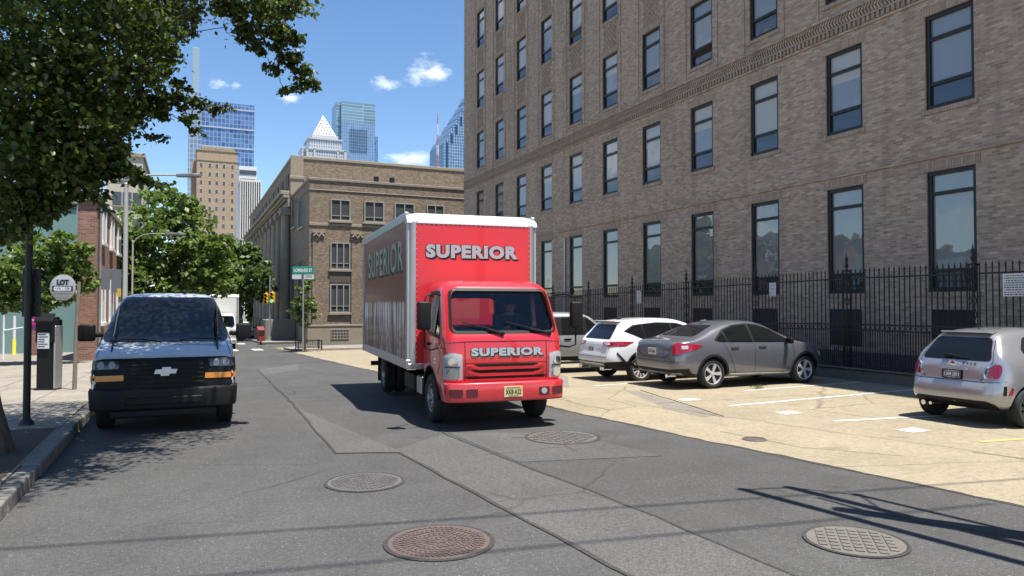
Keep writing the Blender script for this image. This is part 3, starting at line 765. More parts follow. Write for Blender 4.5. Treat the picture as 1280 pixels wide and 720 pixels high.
for a, b in zip(post_v, post_v[1:]):
    m = MB(); n = 24; s = (b - a) / n; z0, z1 = fz(a), fz(b)
    for k in range(1, n):
        v = a + k * s; z = z0 + (z1 - z0) * k / n
        m.box(-.010, .010, v - .010, v + .010, z + .03, z + 2.42)
        m.add([(-.016, v - .016, z + 2.42), (.016, v - .016, z + 2.42), (.016, v + .016, z + 2.42), (-.016, v + .016, z + 2.42), (0, v, z + 2.52)], [(3, 2, 1, 0), (0, 1, 4), (1, 2, 4), (2, 3, 4), (3, 0, 4)])
    for k in range(n):
        v = a + (k + .5) * s; z = z0 + (z1 - z0) * (k + .5) / n
        m.box(-.008, .008, v - .008, v + .008, z + .03, z + .96)
        m.tube([(0, v + .045 * math.cos(t * PI / 4), z + 1.045 + .045 * math.sin(t * PI / 4)) for t in range(9)], .006, 4)
    build('picket_panel', m, IRON, fence)
    m = MB()
    for h in (.10, .96, 1.10, 2.24):
        m.add([(-.02, a, z0 + h), (.02, a, z0 + h), (.02, a, z0 + h + .035), (-.02, a, z0 + h + .035), (-.02, b, z1 + h), (.02, b, z1 + h), (.02, b, z1 + h + .035), (-.02, b, z1 + h + .035)], [(0, 1, 2, 3), (7, 6, 5, 4), (0, 4, 5, 1), (1, 5, 6, 2), (2, 6, 7, 3), (3, 7, 4, 0)])
    build('rail', m, IRON, fence)
def notice(px, py, w, h, label, red):
    p = hz(px, py, x=FU - .04)
    t = thing('notice_sign', label, 'sign', p, 0, 'white notices wired to the iron fence')
    m = MB(); m.box(-.012, .0, -w / 2, w / 2, -h / 2, h / 2); build('board', m, PLATE, t, bevel=.004)
    m = MB(); mr_ = MB()
    n = 9
    for k in range(n):
        z = h * .40 - k * h * .82 / (n - 1)
        q = mr_ if (red and k in (0, 7)) else m
        y = -w * .42
        while y < w * .40:
            l = rnd.uniform(.02, .06) * w * 2
            q.box(-.0145, -.0115, y, min(y + l, w * .43), z - h * .022, z + h * .022); y += l + w * .03
    build('print', m, INK, t)
    if red: build('red_print', mr_, REDINK, t)
notice(1270, 356, .50, .46, 'larger white notice with rows of red and black print, nearest on the fence', True)
notice(966, 362, .25, .38, 'small white notice on the fence beyond the grey sedan', False)
notice(798.5, 371.5, .26, .45, 'small white notice on the fence above the white SUV', False)

# ------------------------------------------------------------------ tan bank-like building across the crossing
BR2 = brick('tan_brick', [(.13, .095, .065), (.19, .14, .098), (.25, .19, .135), (.31, .245, .175)], (.22, .175, .13), grime=.15)
STONE = flat('tan_limestone', (.28, .235, .175), .8, vary=.18, vs=2)
STONED = flat('grey_limestone', (.22, .195, .16), .8, vary=.2, vs=2)
WGLASS = darkglass('old_window_glass', (.07, .075, .08), .05, spec=.5, wave=.02)
WFR = flat('pale_window_frame', (.32, .30, .26), .6, vary=.1)
corner = hz(386.5, 300, y=57)
U2, V2 = corner.x, 57.0
H2 = hz(387, 225, x=U2).z; H3 = hz(365, 193, x=U2).z
V3 = hz(365, 193, x=U2).y
H3 = (CAM + ray(365, 193) * (V3 / ray(365, 193).y)).z
bank = thing('corner_building', 'tan brick corner building with limestone trim and stepped roof', 'building', (U2, V2, 0))
W2 = 17; DEP = 60
m = MB(); m.box(0, W2, 0, V3 - V2 - .002, -3, H2); build('wall', m, BR2, bank)
H3b = H3 - .35
m = MB(); m.box(.02, W2, V3 - V2, DEP, -3, H3b); build('tall_wall', m, BR2, bank)
g0 = gz(V2)
m = MB(); m.box(-.08, W2, -.08, V3 - V2 - .01, H2, H2 + .22); m.box(-.06, W2, -.06, V3 - V2 - .01, H2 - .75, H2 - .68); build('parapet_coping', m, STONED, bank, bevel=.03)
m = MB(); m.box(-.06, W2, V3 - V2 - .08, DEP, H3b, H3b + .28); build('tall_coping', m, STONE, bank, bevel=.03)
m = MB(); m.box(-.10, W2, -.10, V3 - V2, -3, g0 + 1.25); m.box(-.14, W2, -.14, V3 - V2, g0 + 2.0 - .75, g0 + 1.40); build('base_course', m, STONE, bank, bevel=.03)
# front windows (facing the lot)
def zz2(y): return hz(420, y, y=V2).z
cols2 = [(hz(a, 260, y=V2).x - U2, hz(b, 260, y=V2).x - U2) for a, b in ((413, 438), (455, 480), (493, 518), (533, 555))]
def window2(x0, x1, z0, z1, bars=2):
    m = MB(); m.box(x0, x1, -.03, .0, z0, z1); f0 = MB()
    t = .09
    f0.box(x0, x0 + t, -.11, -.031, z0, z1); f0.box(x1 - t, x1, -.11, -.031, z0, z1); f0.box(x0 + t, x1 - t, -.11, -.031, z1 - t, z1); f0.box(x0 + t, x1 - t, -.11, -.031, z0, z0 + t)
    for k in range(1, bars + 1):
        xc = x0 + (x1 - x0) * k / (bars + 1); f0.box(xc - .04, xc + .04, -.10, -.031, z0 + t, z1 - t)
    f0.box(x0 + t, x1 - t, -.085, -.0315, z0 + (z1 - z0) * .22, z0 + (z1 - z0) * .22 + .05)
    w_ = build('window', f0, WFR, bank); build('pane', m, WGLASS, w_)
    s = MB(); s.box(x0 - .12, x1 + .12, -.16, -.001, z0 - .16, z0 - .003); build('sill', s, STONE, w_, bevel=.015)
for (a, b) in cols2:
    window2(a, b, zz2(276), zz2(249), 1)
    window2(a, b, zz2(337), zz2(303))
    window2(a, b, zz2(391), zz2(355))
    m = MB(); m.box(a - .02, b + .02, -.06, 0, zz2(353), zz2(340)); build('spandrel', m, flat('bronze_spandrel', (.10, .08, .06), .6), bank, bevel=.01)
    m = MB()
    for k in range(7):
        xx = a + .1 + (b - a - .2) * k / 6; m.box(xx - .02, xx + .02, -.16, -.10, g0 + .25, g0 + 1.05)
    for k in range(4): m.box(a + .08, b - .08, -.15, -.11, g0 + .27 + k * .24, g0 + .3 + k * .24)
    build('basement_grille', m, WFR, bank)
m = MB(); xs = [0.0] + [(cols2[k][1] + cols2[k + 1][0]) / 2 for k in range(3)]
for k, x in enumerate(xs):                              # piers with carved capitals
    w_ = .55 if k else .0
    if k: m.box(x - .45, x + .45, -.12, 0, g0 + 1.2, zz2(292))
    else: m.box(.25, 1.15, -.12, 0, g0 + 1.2, zz2(292))
build('pier', m, BR2, bank)
for k, x in enumerate(xs):
    m = MB(); c = x if k else .7
    m.box(c - .5, c + .5, -.2, 0, zz2(292), zz2(289)); m.tube([(c - .38, -.16, zz2(296)), (c - .2, -.2, zz2(293)), (c, -.17, zz2(297)), (c + .2, -.2, zz2(293)), (c + .38, -.16, zz2(296))], .09, 6)
    build('capital', m, STONE, bank, smooth=50)
m = MB(); m.box(0, W2, -.07, 0, zz2(283), zz2(279.5)); build('string_course', m, STONE, bank, bevel=.02)
# street side (facing the road): narrow upper windows, pilasters, cornice of the tall block
DIMG = flat('dull_side_glass', (.05, .052, .055), .55, vary=.2, spec=.15)  # dark colour and roughness keep the grazing sky reflection out of these panes
def yy(px): return hz(px, 260, x=U2).y - V2
for (pa, pb) in ((380, 374), (370, 365.5), (361.5, 358)):
    m = MB(); z0, z1 = hz(pa, 282, x=U2).z, hz(pa, 246, x=U2).z; m.box(-.03, 0, yy(pa), yy(pb), z0, z1); w_ = build('window', m, DIMG, bank)
    s = MB(); s.box(-.10, -.001, yy(pa) - .06, yy(pa) + .05, z0, z1); s.box(-.10, -.001, yy(pb) - .05, yy(pb) + .06, z0, z1); s.box(-.14, -.001, yy(pa) - .1, yy(pb) + .1, z0 - .16, z0); build('frame', s, WFR, w_)
    m = MB(); m.box(-.03, 0, yy(pa), yy(pb), g0 + 2, g0 + 6.5); w_ = build('window', m, DIMG, bank)
    s = MB(); s.box(-.10, -.001, yy(pa) - .06, yy(pa) + .05, g0 + 2, g0 + 6.5); s.box(-.10, -.001, yy(pb) - .05, yy(pb) + .06, g0 + 2, g0 + 6.5); build('frame', s, WFR, w_)
dv = V3 - V2
zc = hz(353, 256, x=U2).z
m = MB(); m.box(-1.0, 0, dv, DEP, zc, zc + .35); m.box(-.75, 0, dv, DEP, zc - .3, zc - .003); m.box(-.35, 0, dv, DEP, zc - 1.1, zc - .303); build('cornice', m, STONE, bank, bevel=.04)
m = MB(); y = dv + .2
while y < DEP - .6: m.box(-.62, -.36, y, y + .3, zc - .55, zc - .305); y += .6
build('modillion_band', m, STONE, bank)
for k in range(10):
    y = dv + 1.2 + k * 4.2
    m = MB(); m.cyl((-.38, y, g0 + 1.3), (-.38, y, zc - 1.75), .48, .40, 14); m.box(-.95, 0, y - .55, y + .55, g0, g0 + 1.3); m.box(-.9, 0, y - .5, y + .5, zc - 1.75, zc - 1.1)
    build('column', m, STONE, bank, smooth=40)
    m = MB(); m.box(-.05, 0, y + 1.1, y + 3.1, g0 + 2.2, zc - 2.2); w_ = build('window', m, WGLASS, bank)
    s = MB()
    for q in (1.05, 2.05, 3.05): s.box(-.12, -.051, y + q, y + q + .1, g0 + 2.2, zc - 2.2)
    build('frame', s, WFR, w_)
    m = MB(); m.box(-.05, 0, y + 1.2, y + 3.0, zc + 1.0, H3b - 1.0); w_ = build('window', m, WGLASS, bank)
    s = MB()
    for q in (1.15, 2.05, 2.95): s.box(-.12, -.051, y + q, y + q + .09, zc + 1.0, H3b - 1.0)
    build('frame', s, WFR, w_)
m = MB(); m.box(-.14, 1.0, dv - .12, dv, H2 + .3, H3b + .29); m.box(-.2, 1.1, dv - .2, dv, H3b - 1.9, H3b - 1.6); build('corner_pier', m, STONE, bank, bevel=.03)
m = MB(); m.box(-2.6, -.15, 6.2, 8.6, g0 - .4, g0 + 1.7); m.box(-2.0, -.15, 8.62, 9.4, g0 - .4, g0 + .9); build('entrance_stoop', m, STONED, bank, bevel=.03)
m = MB()
for x in (5.3, 6.6): m.cyl((x, .4, H2 + .22), (x, .4, H2 + .7), .22, .22, 10)
build('roof_vent', m, IRON, bank, smooth=40)

# ------------------------------------------------------------------ skyline
def curtain(name, base, line, sx, sz, lw=.12, rough=.08, metal=.55, vary=.25):
    m, nt, b = nm(name); p = pos(nt); g = N(nt, 'ShaderNodeNewGeometry')
    sp = N(nt, 'ShaderNodeSeparateXYZ'); nt.links.new(p, sp.inputs[0]); sn = N(nt, 'ShaderNodeSeparateXYZ'); nt.links.new(g.outputs['True Normal'], sn.inputs[0])
    ab = N(nt, 'ShaderNodeMath', operation='ABSOLUTE'); nt.links.new(sn.outputs[0], ab.inputs[0])
    gt = N(nt, 'ShaderNodeMath', operation='GREATER_THAN'); nt.links.new(ab.outputs[0], gt.inputs[0]); gt.inputs[1].default_value = .7
    mx = N(nt, 'ShaderNodeMix', data_type='FLOAT'); nt.links.new(gt.outputs[0], mx.inputs[0]); nt.links.new(sp.outputs[0], mx.inputs[2]); nt.links.new(sp.outputs[1], mx.inputs[3])
    cb = N(nt, 'ShaderNodeCombineXYZ'); nt.links.new(mx.outputs[0], cb.inputs[0]); nt.links.new(sp.outputs[2], cb.inputs[1])
    bt = N(nt, 'ShaderNodeTexBrick'); bt.offset = 0; bt.inputs['Scale'].default_value = 1; bt.inputs['Brick Width'].default_value = sx; bt.inputs['Row Height'].default_value = sz
    bt.inputs['Mortar Size'].default_value = lw * min(sx, sz); bt.inputs['Color1'].default_value = (0, 0, 0, 1); bt.inputs['Color2'].default_value = (1, 1, 1, 1)
    nt.links.new(cb.outputs[0], bt.inputs['Vector'])
    c1 = ramp(nt, bt.outputs['Color'], [(0, tuple(x * (1 - vary) for x in base)), (1, tuple(min(1, x * (1 + vary)) for x in base))])
    c = mixc(nt, bt.outputs['Fac'], c1, line); nt.links.new(c, b.inputs['Base Color'])
    b.inputs['Roughness'].default_value = rough
    iv = N(nt, 'ShaderNodeMath', operation='MULTIPLY_ADD'); nt.links.new(bt.outputs['Fac'], iv.inputs[0]); iv.inputs[1].default_value = -metal; iv.inputs[2].default_value = metal
    nt.links.new(iv.outputs[0], b.inputs['Metallic'])
    return m
def tower(name, label, px0, px1, pyt, Z, depth, mat, rz=0.0, zb=-3.0):
    # street-aligned tower whose near face spans px0..px1; returns the Empty, face width and height
    a = dp(px0, pyt, Z); d = ray(px1, pyt); tt = a.y / d.y; b = CAM + d * tt
    t = thing(name, label, 'tower' if a.z > 60 else 'building', (a.x, a.y, 0), 0)
    return t, b.x - a.x, a.z
# glass tower with a tall slab spire
G1 = curtain('blue_curtain_wall', (.15, .24, .40), (.26, .34, .46), 3.2, 4.1, .08, .06, .6, .35)
G1L = flat('pale_spandrel', (.42, .48, .55), .3, .2)
t, w_, h_ = tower('glass_tower', 'broad blue glass tower with a tall thin spire slab at its side', 252, 318, 125, 620, 40, G1)
m = MB(); m.box(0, w_, 0, 45, -3, h_); build('wall', m, G1, t)
m = MB()
for k in range(6):
    z = h_ - 6 - k * 17; m.box(-.4, w_ + .4, -.6, 45, z, z + 1.3)
build('floor_band', m, G1L, t)
x1 = hz(238, 125, y=t.location.y).x - t.location.x; zs = hz(245, 116, y=t.location.y).z; zt = hz(243, 58, y=t.location.y).z
m = MB(); m.box(x1 - 1.5, -.1, -2, 30, -3, zs); build('side_core', m, curtain('grey_curtain_wall', (.20, .28, .38), (.32, .38, .45), 3, 4.1, .15, .2, .4), t)
m = MB(); m.box(x1 + 1, -2.2, 2, 9, zs, zt); build('spire', m, flat('frosted_spire_glass', (.36, .46, .50), .25, .3), t, bevel=.3)
# tan hotel slab
BR3 = brick('hotel_brick', [(.30, .215, .14), (.38, .28, .19), (.44, .33, .23)], (.36, .28, .2), bw=.6, bh=.2, ms=.02, grime=.2)
t, w_, h_ = tower('hotel_tower', 'tan brick high rise with paired small windows in front of the glass tower', 246, 297, 186, 300, 14, BR3)
m = MB(); m.box(0, w_, 0, 22, -3, h_); m.box(w_ * .12, w_ * .88, 4, 18, h_, h_ + 2.2); m.box(w_ * .55, w_ * .95, 2, 9, h_ + .0, h_ + 1.4); m.box(-2.0, -.02, 5, 22, -3, h_ - 4); build('wall', m, BR3, t)
m = MB(); m.box(-.25, w_ + .25, -.25, 22.2, h_ - .4, h_); m.box(-.2, w_ + .2, -.2, 22.2, h_ - 4.6, h_ - 4.3); build('cornice', m, STONE, t)
wf0 = None
for r in range(17):
    for c in range(5):
        x = w_ * (.12 + .185 * c) + (.25 if c in (1, 4) else -.15 if c in (0, 3) else 0); z = h_ - 7.4 - r * 3.6
        if r >= 15 or z < 2: continue
        if wf0 is None:
            m = MB(); m.box(0, 1.25, -.06, 0, 0, 1.7); wf0 = build('window', m, flat('hotel_window_white', (.5, .48, .44), .6), t); pm_ = MB(); pm_.box(.12, 1.13, -.09, -.061, .12, .8); pm_.box(.12, 1.13, -.09, -.061, .9, 1.58); hp = build('pane', pm_, WGLASS, wf0); wf = wf0
        else:
            wf = wf0.copy(); COL.objects.link(wf); wf.parent = t; q = hp.copy(); COL.objects.link(q); q.parent = wf
        wf.location = (x - .6, 0, z)
# white gridded slab
t, w_, h_ = tower('white_office_tower', 'narrow white ribbed tower beside the tan hotel', 301, 326, 224, 330, 20, None)
m = MB(); m.box(0, w_, 0, 20, -3, h_); build('wall', m, curtain('dark_grid_wall', (.10, .11, .13), (.2, .2, .22), 1.6, 3.3, .1, .2, .2), t)
m = MB(); n = 9
for k in range(n + 1): m.box(w_ * k / n - .2, w_ * k / n + .2, -.7, -.002, -3, h_ - 1)
m.box(-.2, w_ + .2, -.7, 20, h_ - 1, h_); build('rib', m, flat('white_concrete', (.66, .65, .62), .7), t)
t, w_, h_ = tower('bank_tower', 'white block with dark window bands peeping over the ribbed tower', 299, 321, 207, 420, 20, None)
m = MB(); m.box(0, w_, 0, 24, -3, h_); build('wall', m, flat('white_panel', (.64, .65, .66), .5), t)
m = MB(); m.box(.8, w_ - .8, -.3, -.001, h_ - 11.5, h_ - 7.4); m.box(.2, w_ - .2, -.25, -.001, h_ - 5.0, h_ - 2.4); build('window_band', m, WGLASS, t)
# white tower with a pyramid top
Wm = flat('pale_granite', (.46, .47, .50), .5, vary=.08)
GW = curtain('pale_granite_grid', (.18, .22, .28), (.46, .48, .51), 3.0, 4.0, .30, .25, .25)
t, w_, h_ = tower('pyramid_tower', 'white office tower with a latticed pyramid roof', 383, 432, 172, 900, 50, None)
m = MB(); m.box(0, w_, 0, w_, -3, h_ - 14); m.box(w_ * .08, w_ * .92, w_ * .08, w_ * .92, h_ - 14, h_); m.box(-4.5, -.01, w_ * .2, w_ * .8, -3, h_ - 10); m.box(w_ + .01, w_ + 4, w_ * .2, w_ * .8, -3, h_ - 12); build('wall', m, GW, t)
m = MB()
for x in (0, w_ * .18, w_ * .78, w_ * .96): m.box(x, x + 2.2, -1.0, -.01, -3, h_ - 13)
m.box(-.5, w_ + .5, -1, w_, h_ - 14, h_ - 12); m.box(w_ * .06, w_ * .94, w_ * .06, w_ * .94, h_, h_ + 2)
build('stone_trim', m, Wm, t)
zt = hz(407, 141, y=t.location.y).z; zb_ = h_ + 2.0; m = MB(); a, b = w_ * .20, w_ * .80
m.box(a - 2, b + 2, a - 2, b + 2, zb_, zb_ + 5); m.add([(a, a, zb_ + 5), (b, a, zb_ + 5), (b, b, zb_ + 5), (a, b, zb_ + 5), (w_ / 2, w_ / 2, zt + 3)], [(0, 1, 4), (1, 2, 4), (2, 3, 4), (3, 0, 4)])
build('pyramid_roof', m, Wm, t)
m = MB(); ap = Vector((w_ / 2, w_ / 2, zt + 3))
for r in range(5):
    for k in range(6 - r):
        f = (r + .5) / 6.2; xx = a + (b - a) * ((k + 1) / (7 - r)) ; q0 = Vector((a + (b - a) * (k + 1 + r * .5) / 7.0, a, zb_ + 5)); q = q0.lerp(Vector((q0.x, w_ / 2, zt + 3)), f); q.y -= .25
        m.box(q.x - .9, q.x + .9, q.y - .3, q.y + .1, q.z - .9, q.z + .9)
build('roof_light', m, flat('roof_light_dark', (.20, .16, .18), .5), t)
# glass tower with a framed dark square
t, w_, h_ = tower('square_glass_tower', 'blue glass tower with a dark square panel near its top', 427, 469, 126, 1000, 40, None)
G2 = curtain('pale_blue_curtain_wall', (.24, .35, .48), (.28, .38, .50), 3, 4.2, .08, .1, .5, .1)
zmid = hz(440, 152, y=t.location.y).z
m = MB(); m.box(0, w_, 0, 40, -3, zmid); build('wall', m, G2, t)
m = MB(); m.box(0, w_, 0, 40, zmid, h_); m.box(-6, -.01, 6, 40, -3, h_ - 1); build('crown_block', m, curtain('greenish_curtain_wall', (.22, .33, .38), (.36, .46, .50), 30, 4.2, .10, .15, .4), t)
za, zb2 = hz(450, 190, y=t.location.y).z, hz(450, 162, y=t.location.y).z; xa, xb = hz(437, 170, y=t.location.y).x - t.location.x, hz(459, 170, y=t.location.y).x - t.location.x
m = MB(); m.box(xa, xb, -.6, -.01, za, zb2); build('dark_panel', m, curtain('dark_curtain_wall', (.08, .14, .22), (.16, .24, .33), 3, 4.2, .15, .15, .4), t)
m = MB(); m.box(w_ + .01, w_ + 6, 8, 40, -3, hz(472, 169, y=t.location.y).z); build('side_block', m, G1, t)
# stepped blue tower with gabled shoulders, right of the sky gap
t, w_, h_ = tower('gabled_glass_tower', 'blue glass tower of stepped gables beside the brick office building', 553, 640, 120, 950, 60, None)
G3 = curtain('steel_blue_curtain_wall', (.12, .22, .34), (.30, .38, .46), 3.5, 4.0, .12, .1, .5)
m = MB()
zg = [hz(550 + 4, y_, y=t.location.y).z for y_ in (170, 158, 146, 134, 122, 108)]
for k in range(6):
    x0 = w_ * .02 + k * w_ * .075; x1 = w_ * 1.1 - k * w_ * .075; xm = x0 + w_ * .045
    y0 = 2.5 * k
    m.box(x0, x1, y0, 60 - y0, -3, zg[k] - 9)
    M = Matrix.Translation((0, y0, 0))
    m.add([(x0, y0, zg[k] - 9), (x0 + w_ * .09, y0, zg[k] - 9), (x0 + w_ * .045, y0, zg[k]), (x0, 60 - y0, zg[k] - 9), (x0 + w_ * .09, 60 - y0, zg[k] - 9), (x0 + w_ * .045, 60 - y0, zg[k])], [(0, 1, 2), (5, 4, 3), (0, 2, 5, 3), (1, 4, 5, 2)])
build('wall', m, G3, t)
m = MB()
for k in range(6):
    x0 = w_ * .02 + k * w_ * .075; y0 = 2.5 * k
    m.box(x0 + w_ * .03, x0 + w_ * .06, y0 - .5, y0 - .01, zg[k] - 75, zg[k] - 8)
build('window_strip', m, darkglass('deep_blue_glass', (.02, .06, .13), .08), t)
# radio mast
p = dp(547, 210, 700); zt = dp(547, 145, 700).z
t = thing('radio_mast', 'thin red and white lattice mast on the skyline', 'mast', (p.x, p.y, 0))
m1 = MB(); m2 = MB(); n = 10; Hm = zt + 3
for k in range(n):
    z0, z1 = Hm * .45 + Hm * .55 * k / n, Hm * .45 + Hm * .55 * (k + 1) / n; mm_ = m1 if k % 2 else m2; r0 = 2.4 * (1 - k / n) + .25; r1 = 2.4 * (1 - (k + 1) / n) + .25
    for q in range(4):
        a0 = PI / 4 + q * PI / 2; a1 = a0 + PI / 2
        P0 = Vector((r0 * math.cos(a0), r0 * math.sin(a0), z0)); P1 = Vector((r1 * math.cos(a0), r1 * math.sin(a0), z1)); P2 = Vector((r1 * math.cos(a1), r1 * math.sin(a1), z1))
        mm_.tube([P0, P1], .20, 4); mm_.tube([P0, P2], .13, 4)
m2.box(-4, 4, -4, 4, -3, Hm * .45)
build('red_section', m1, flat('mast_red', (.42, .20, .21), .6), t); build('white_section', m2, flat('mast_white', (.6, .6, .62), .6), t)

# ------------------------------------------------------------------ houses on the left side of the street
RBR = brick('red_brick', [(.17, .075, .05), (.25, .115, .078), (.32, .155, .11)], (.26, .20, .16), grime=.2)
a = gp(132, 428); UL = -9.6
va, vb_ = hz(127, 300, x=UL).y, hz(133, 300, x=UL).y
v0 = hz(104, 300, x=UL).y
zt = hz(127, 248, x=UL).z
t = thing('brick_house', 'red brick house with a plain end wall behind the round lot sign', 'house', (UL, 33, gz(33)))
hz_ = hz(120, 252, y=33).z - gz(33); x0 = hz(97, 300, y=33).x - UL; x1 = hz(121, 300, y=33).x - UL
m = MB(); m.box(x0, x1, 0, 16, -1, hz_); build('wall', m, RBR, t)
m = MB(); m.box(x0 - .12, x1 + .12, -.12, 16.1, hz_, hz_ + .25); build('coping', m, STONED, t, bevel=.03)
for k in range(3):
    for z in (1.6, 5.0):
        m = MB(); m.box(x1, x1 + .04, 1.6 + k * 3.6, 2.8 + k * 3.6, z, z + 1.9); w_ = build('window', m, WGLASS, t)
        s = MB(); s.box(x1, x1 + .09, 1.5 + k * 3.6, 1.6 + k * 3.6, z, z + 1.9); s.box(x1, x1 + .09, 2.8 + k * 3.6, 2.9 + k * 3.6, z, z + 1.9); s.box(x1, x1 + .14, 1.4 + k * 3.6, 3.0 + k * 3.6, z - .14, z - .003); build('frame', s, WHITEP, w_)
m = MB(); m.tube([(x1 + .07, .6, .1), (x1 + .07, .6, hz_ - .1)], .05); build('downpipe', m, STEEL, t, smooth=40)
t = thing('teal_building', 'pale teal panelled building glimpsed under the foliage at far left', 'building', (-27, 44, gz(44)))
zt_ = hz(75, 254, y=44).z - gz(44); x1 = hz(97, 280, y=44).x + 27; x0 = -38
m = MB(); m.box(x0, x1, 0, 18, -1, zt_); build('wall', m, flat('teal_panel', (.15, .25, .24), .5, vary=.12, vs=1.0), t)
m = MB()
for k in range(9): xx = x0 + (x1 - x0) * k / 9; m.box(xx, xx + .08, -.05, -.001, 0, zt_ - .2)
m.box(x0, x1, -.15, 18, zt_, zt_ + .3); build('panel_trim', m, STONED, t)
t = thing('apartment_block', 'pale beige apartment block behind the brick house', 'building', (-40, 95, gz(95)))
x0 = hz(133, 280, y=95).x + 40; x1 = hz(178, 280, y=95).x + 40; h_ = hz(155, 190, y=95).z - gz(95)
m = MB(); m.box(x0, x1, 0, 16, -1, h_); m.box(x0 + .5, x1 - 2.5, 2, 12, h_, h_ + 1.6); build('wall', m, flat('beige_render', (.47, .42, .33), .8, vary=.08, vs=1), t)
m = MB(); m.box(x0 - .2, x1 + .2, -.2, 16, h_ - .5, h_ - .1); build('cornice', m, STONE, t)
for r in range(6):
    for c in range(3):
        m = MB(); xx = x0 + .6 + (x1 - x0 - 1.0) * c / 2.6; m.box(xx, xx + .9, -.05, -.001, h_ - 3.2 - r * 3.1, h_ - 1.6 - r * 3.1); w_ = build('window', m, WGLASS, t)
        s = MB(); s.box(xx - .08, xx + .98, -.12, -.001, h_ - 3.36 - r * 3.1, h_ - 3.204 - r * 3.1); build('sill', s, STONE, w_)
# ------------------------------------------------------------------ vehicles: shared builders
def car_mesh(P, lv=1, ns=44):
    top, belt, bot, plan = pchip(P['top']), pchip(P['belt']), pchip(P['bot']), pchip(P['plan'])
    rp, fp = pchip(P['rear']), pchip(P['front'])
    X0, X1 = P['x']; W = P['W'] / 2; tum = P.get('tumble', .36)
    ss = sorted(set([.5 - .5 * math.cos(PI * k / (ns - 1)) for k in range(ns)] + [(k + .5) / ns for k in range(ns)]))
    secs = []
    for s in ss:
        x = X0 + s * (X1 - X0)
        zt, zb, w = top(x), bot(x), W * plan(x)
        zbelt = min(belt(x), zt - .03); cab = max(0, zt - zbelt)
        wr = w * .955 - tum * max(0, cab - .06)
        wr = max(wr, w * .55)
        zmid = zb + (zbelt - zb) * .5
        key = [(0, zb), (w * .78, zb), (w * .95, zb + .05), (w * .985, zb + (zbelt - zb) * .22), (w, zmid), (w * .995, zb + (zbelt - zb) * .8), (w * .965, zbelt),
               (w * .965 + (wr - w * .965) * .5, zbelt + (zt - zbelt) * .46), (wr + .01, zt - min(.11, cab * .3)), (wr * .92, zt - min(.035, cab * .12)), (wr * .6, zt - .004), (0, zt)]
        row = []
        for y, z in key:
            xr, xf = X0 + rp(z), X1 - fp(z)
            q = xr + s * (xf - xr)
            row.append((q, y, z))
        secs.append(row)
    K = len(secs[0]); mb = MB(); vs = []
    ring = []
    for row in secs:
        for i in range(K): vs.append(row[i])
        for i in range(1, K - 1): vs.append((row[i][0], -row[i][1], row[i][2]))
    n = 2 * K - 2
    order = list(range(K)) + [K + (i - 1) for i in range(K - 2, 0, -1)]
    fs = []
    for a in range(len(secs) - 1):
        for k in range(n):
            i, j = order[k], order[(k + 1) % n]
            fs.append((a * n + i, a * n + j, (a + 1) * n + j, (a + 1) * n + i))
    for a in (0, len(secs) - 1):
        for i in range(K - 1):
            l0 = a * n + i; l1 = a * n + i + 1
            r0 = a * n + (i if i == 0 else K + i - 1); r1 = a * n + (i + 1 if i + 1 == K - 1 else K + i)
            f = []
            for q in (l0, l1, r1, r0):
                if q not in f: f.append(q)
            fs.append(tuple(f))
    mb.add(vs, fs)
    me = mesh_of(mb)
    return subsurf(me, lv)
def bvh_of(me):
    return BVHTree.FromPolygons([v.co.copy() for v in me.vertices], [tuple(p.vertices) for p in me.polygons])
def patch_mesh(bvh, poly, phi, org=(0, 0), off=.004, res=.07, skirt=.012, zfun=None):
    n = Vector((math.cos(phi), math.sin(phi), 0)); t = Vector((-math.sin(phi), math.cos(phi), 0)); o = Vector((org[0], org[1], 0))
    bm = bmesh.new(); vv = [bm.verts.new((a, b, 0)) for a, b in poly]; bm.faces.new(vv)
    bmesh.ops.triangulate(bm, faces=bm.faces)
    for _ in range(7):
        es = [e for e in bm.edges if e.calc_length() > res]
        if not es: break
        bmesh.ops.subdivide_edges(bm, edges=es, cuts=1); bmesh.ops.triangulate(bm, faces=[f for f in bm.faces if len(f.verts) > 3])
    def proj(a, b):
        s = o + t * a + n * 4 + Vector((0, 0, b))
        h, nn, i, dist = bvh.ray_cast(s, -n)
        if h is None:
            h, nn, i, dist = bvh.find_nearest(o + t * a + Vector((0, 0, b)))
        if nn.dot(n) < 0: nn = -nn
        return h + nn * off, nn
    nrm = {}
    for v in bm.verts:
        p, q = proj(v.co.x, v.co.y); v.co = p; nrm[v] = q
    bm.normal_update()
    if sum((f.normal.dot(n) for f in bm.faces)) < 0: bmesh.ops.reverse_faces(bm, faces=bm.faces)
    if skirt:
        be = [e for e in bm.edges if e.is_boundary]
        r = bmesh.ops.extrude_edge_only(bm, edges=be)
        nv = [g for g in r['geom'] if isinstance(g, bmesh.types.BMVert)]
        for v in nv:
            best = min(nrm, key=lambda q: (q.co - v.co).length_squared)
            v.co = v.co - nrm[best] * (skirt + off)
    me = bpy.data.meshes.new('patch'); bm.to_mesh(me); bm.free()
    me.shade_smooth(); me.set_sharp_from_angle(angle=R(40))
    return me
def patch(name, bvh, poly, phi, mat, parent, org=(0, 0), off=.004, res=.07, rnd_=0, skirt=.012):
    if rnd_: poly = round_poly(poly, rnd_)
    me = patch_mesh(bvh, poly, phi, org, off, res, skirt); me.materials.append(mat)
    return link(name, me, parent)
SIDE_L, SIDE_R, FRONT, REAR = PI / 2, -PI / 2, 0.0, PI
def sidepoly(poly, side):           # (x,z) outlines onto left (+1) or right (-1)
    return ([(-x, z) for x, z in poly], SIDE_L) if side > 0 else (list(poly), SIDE_R)
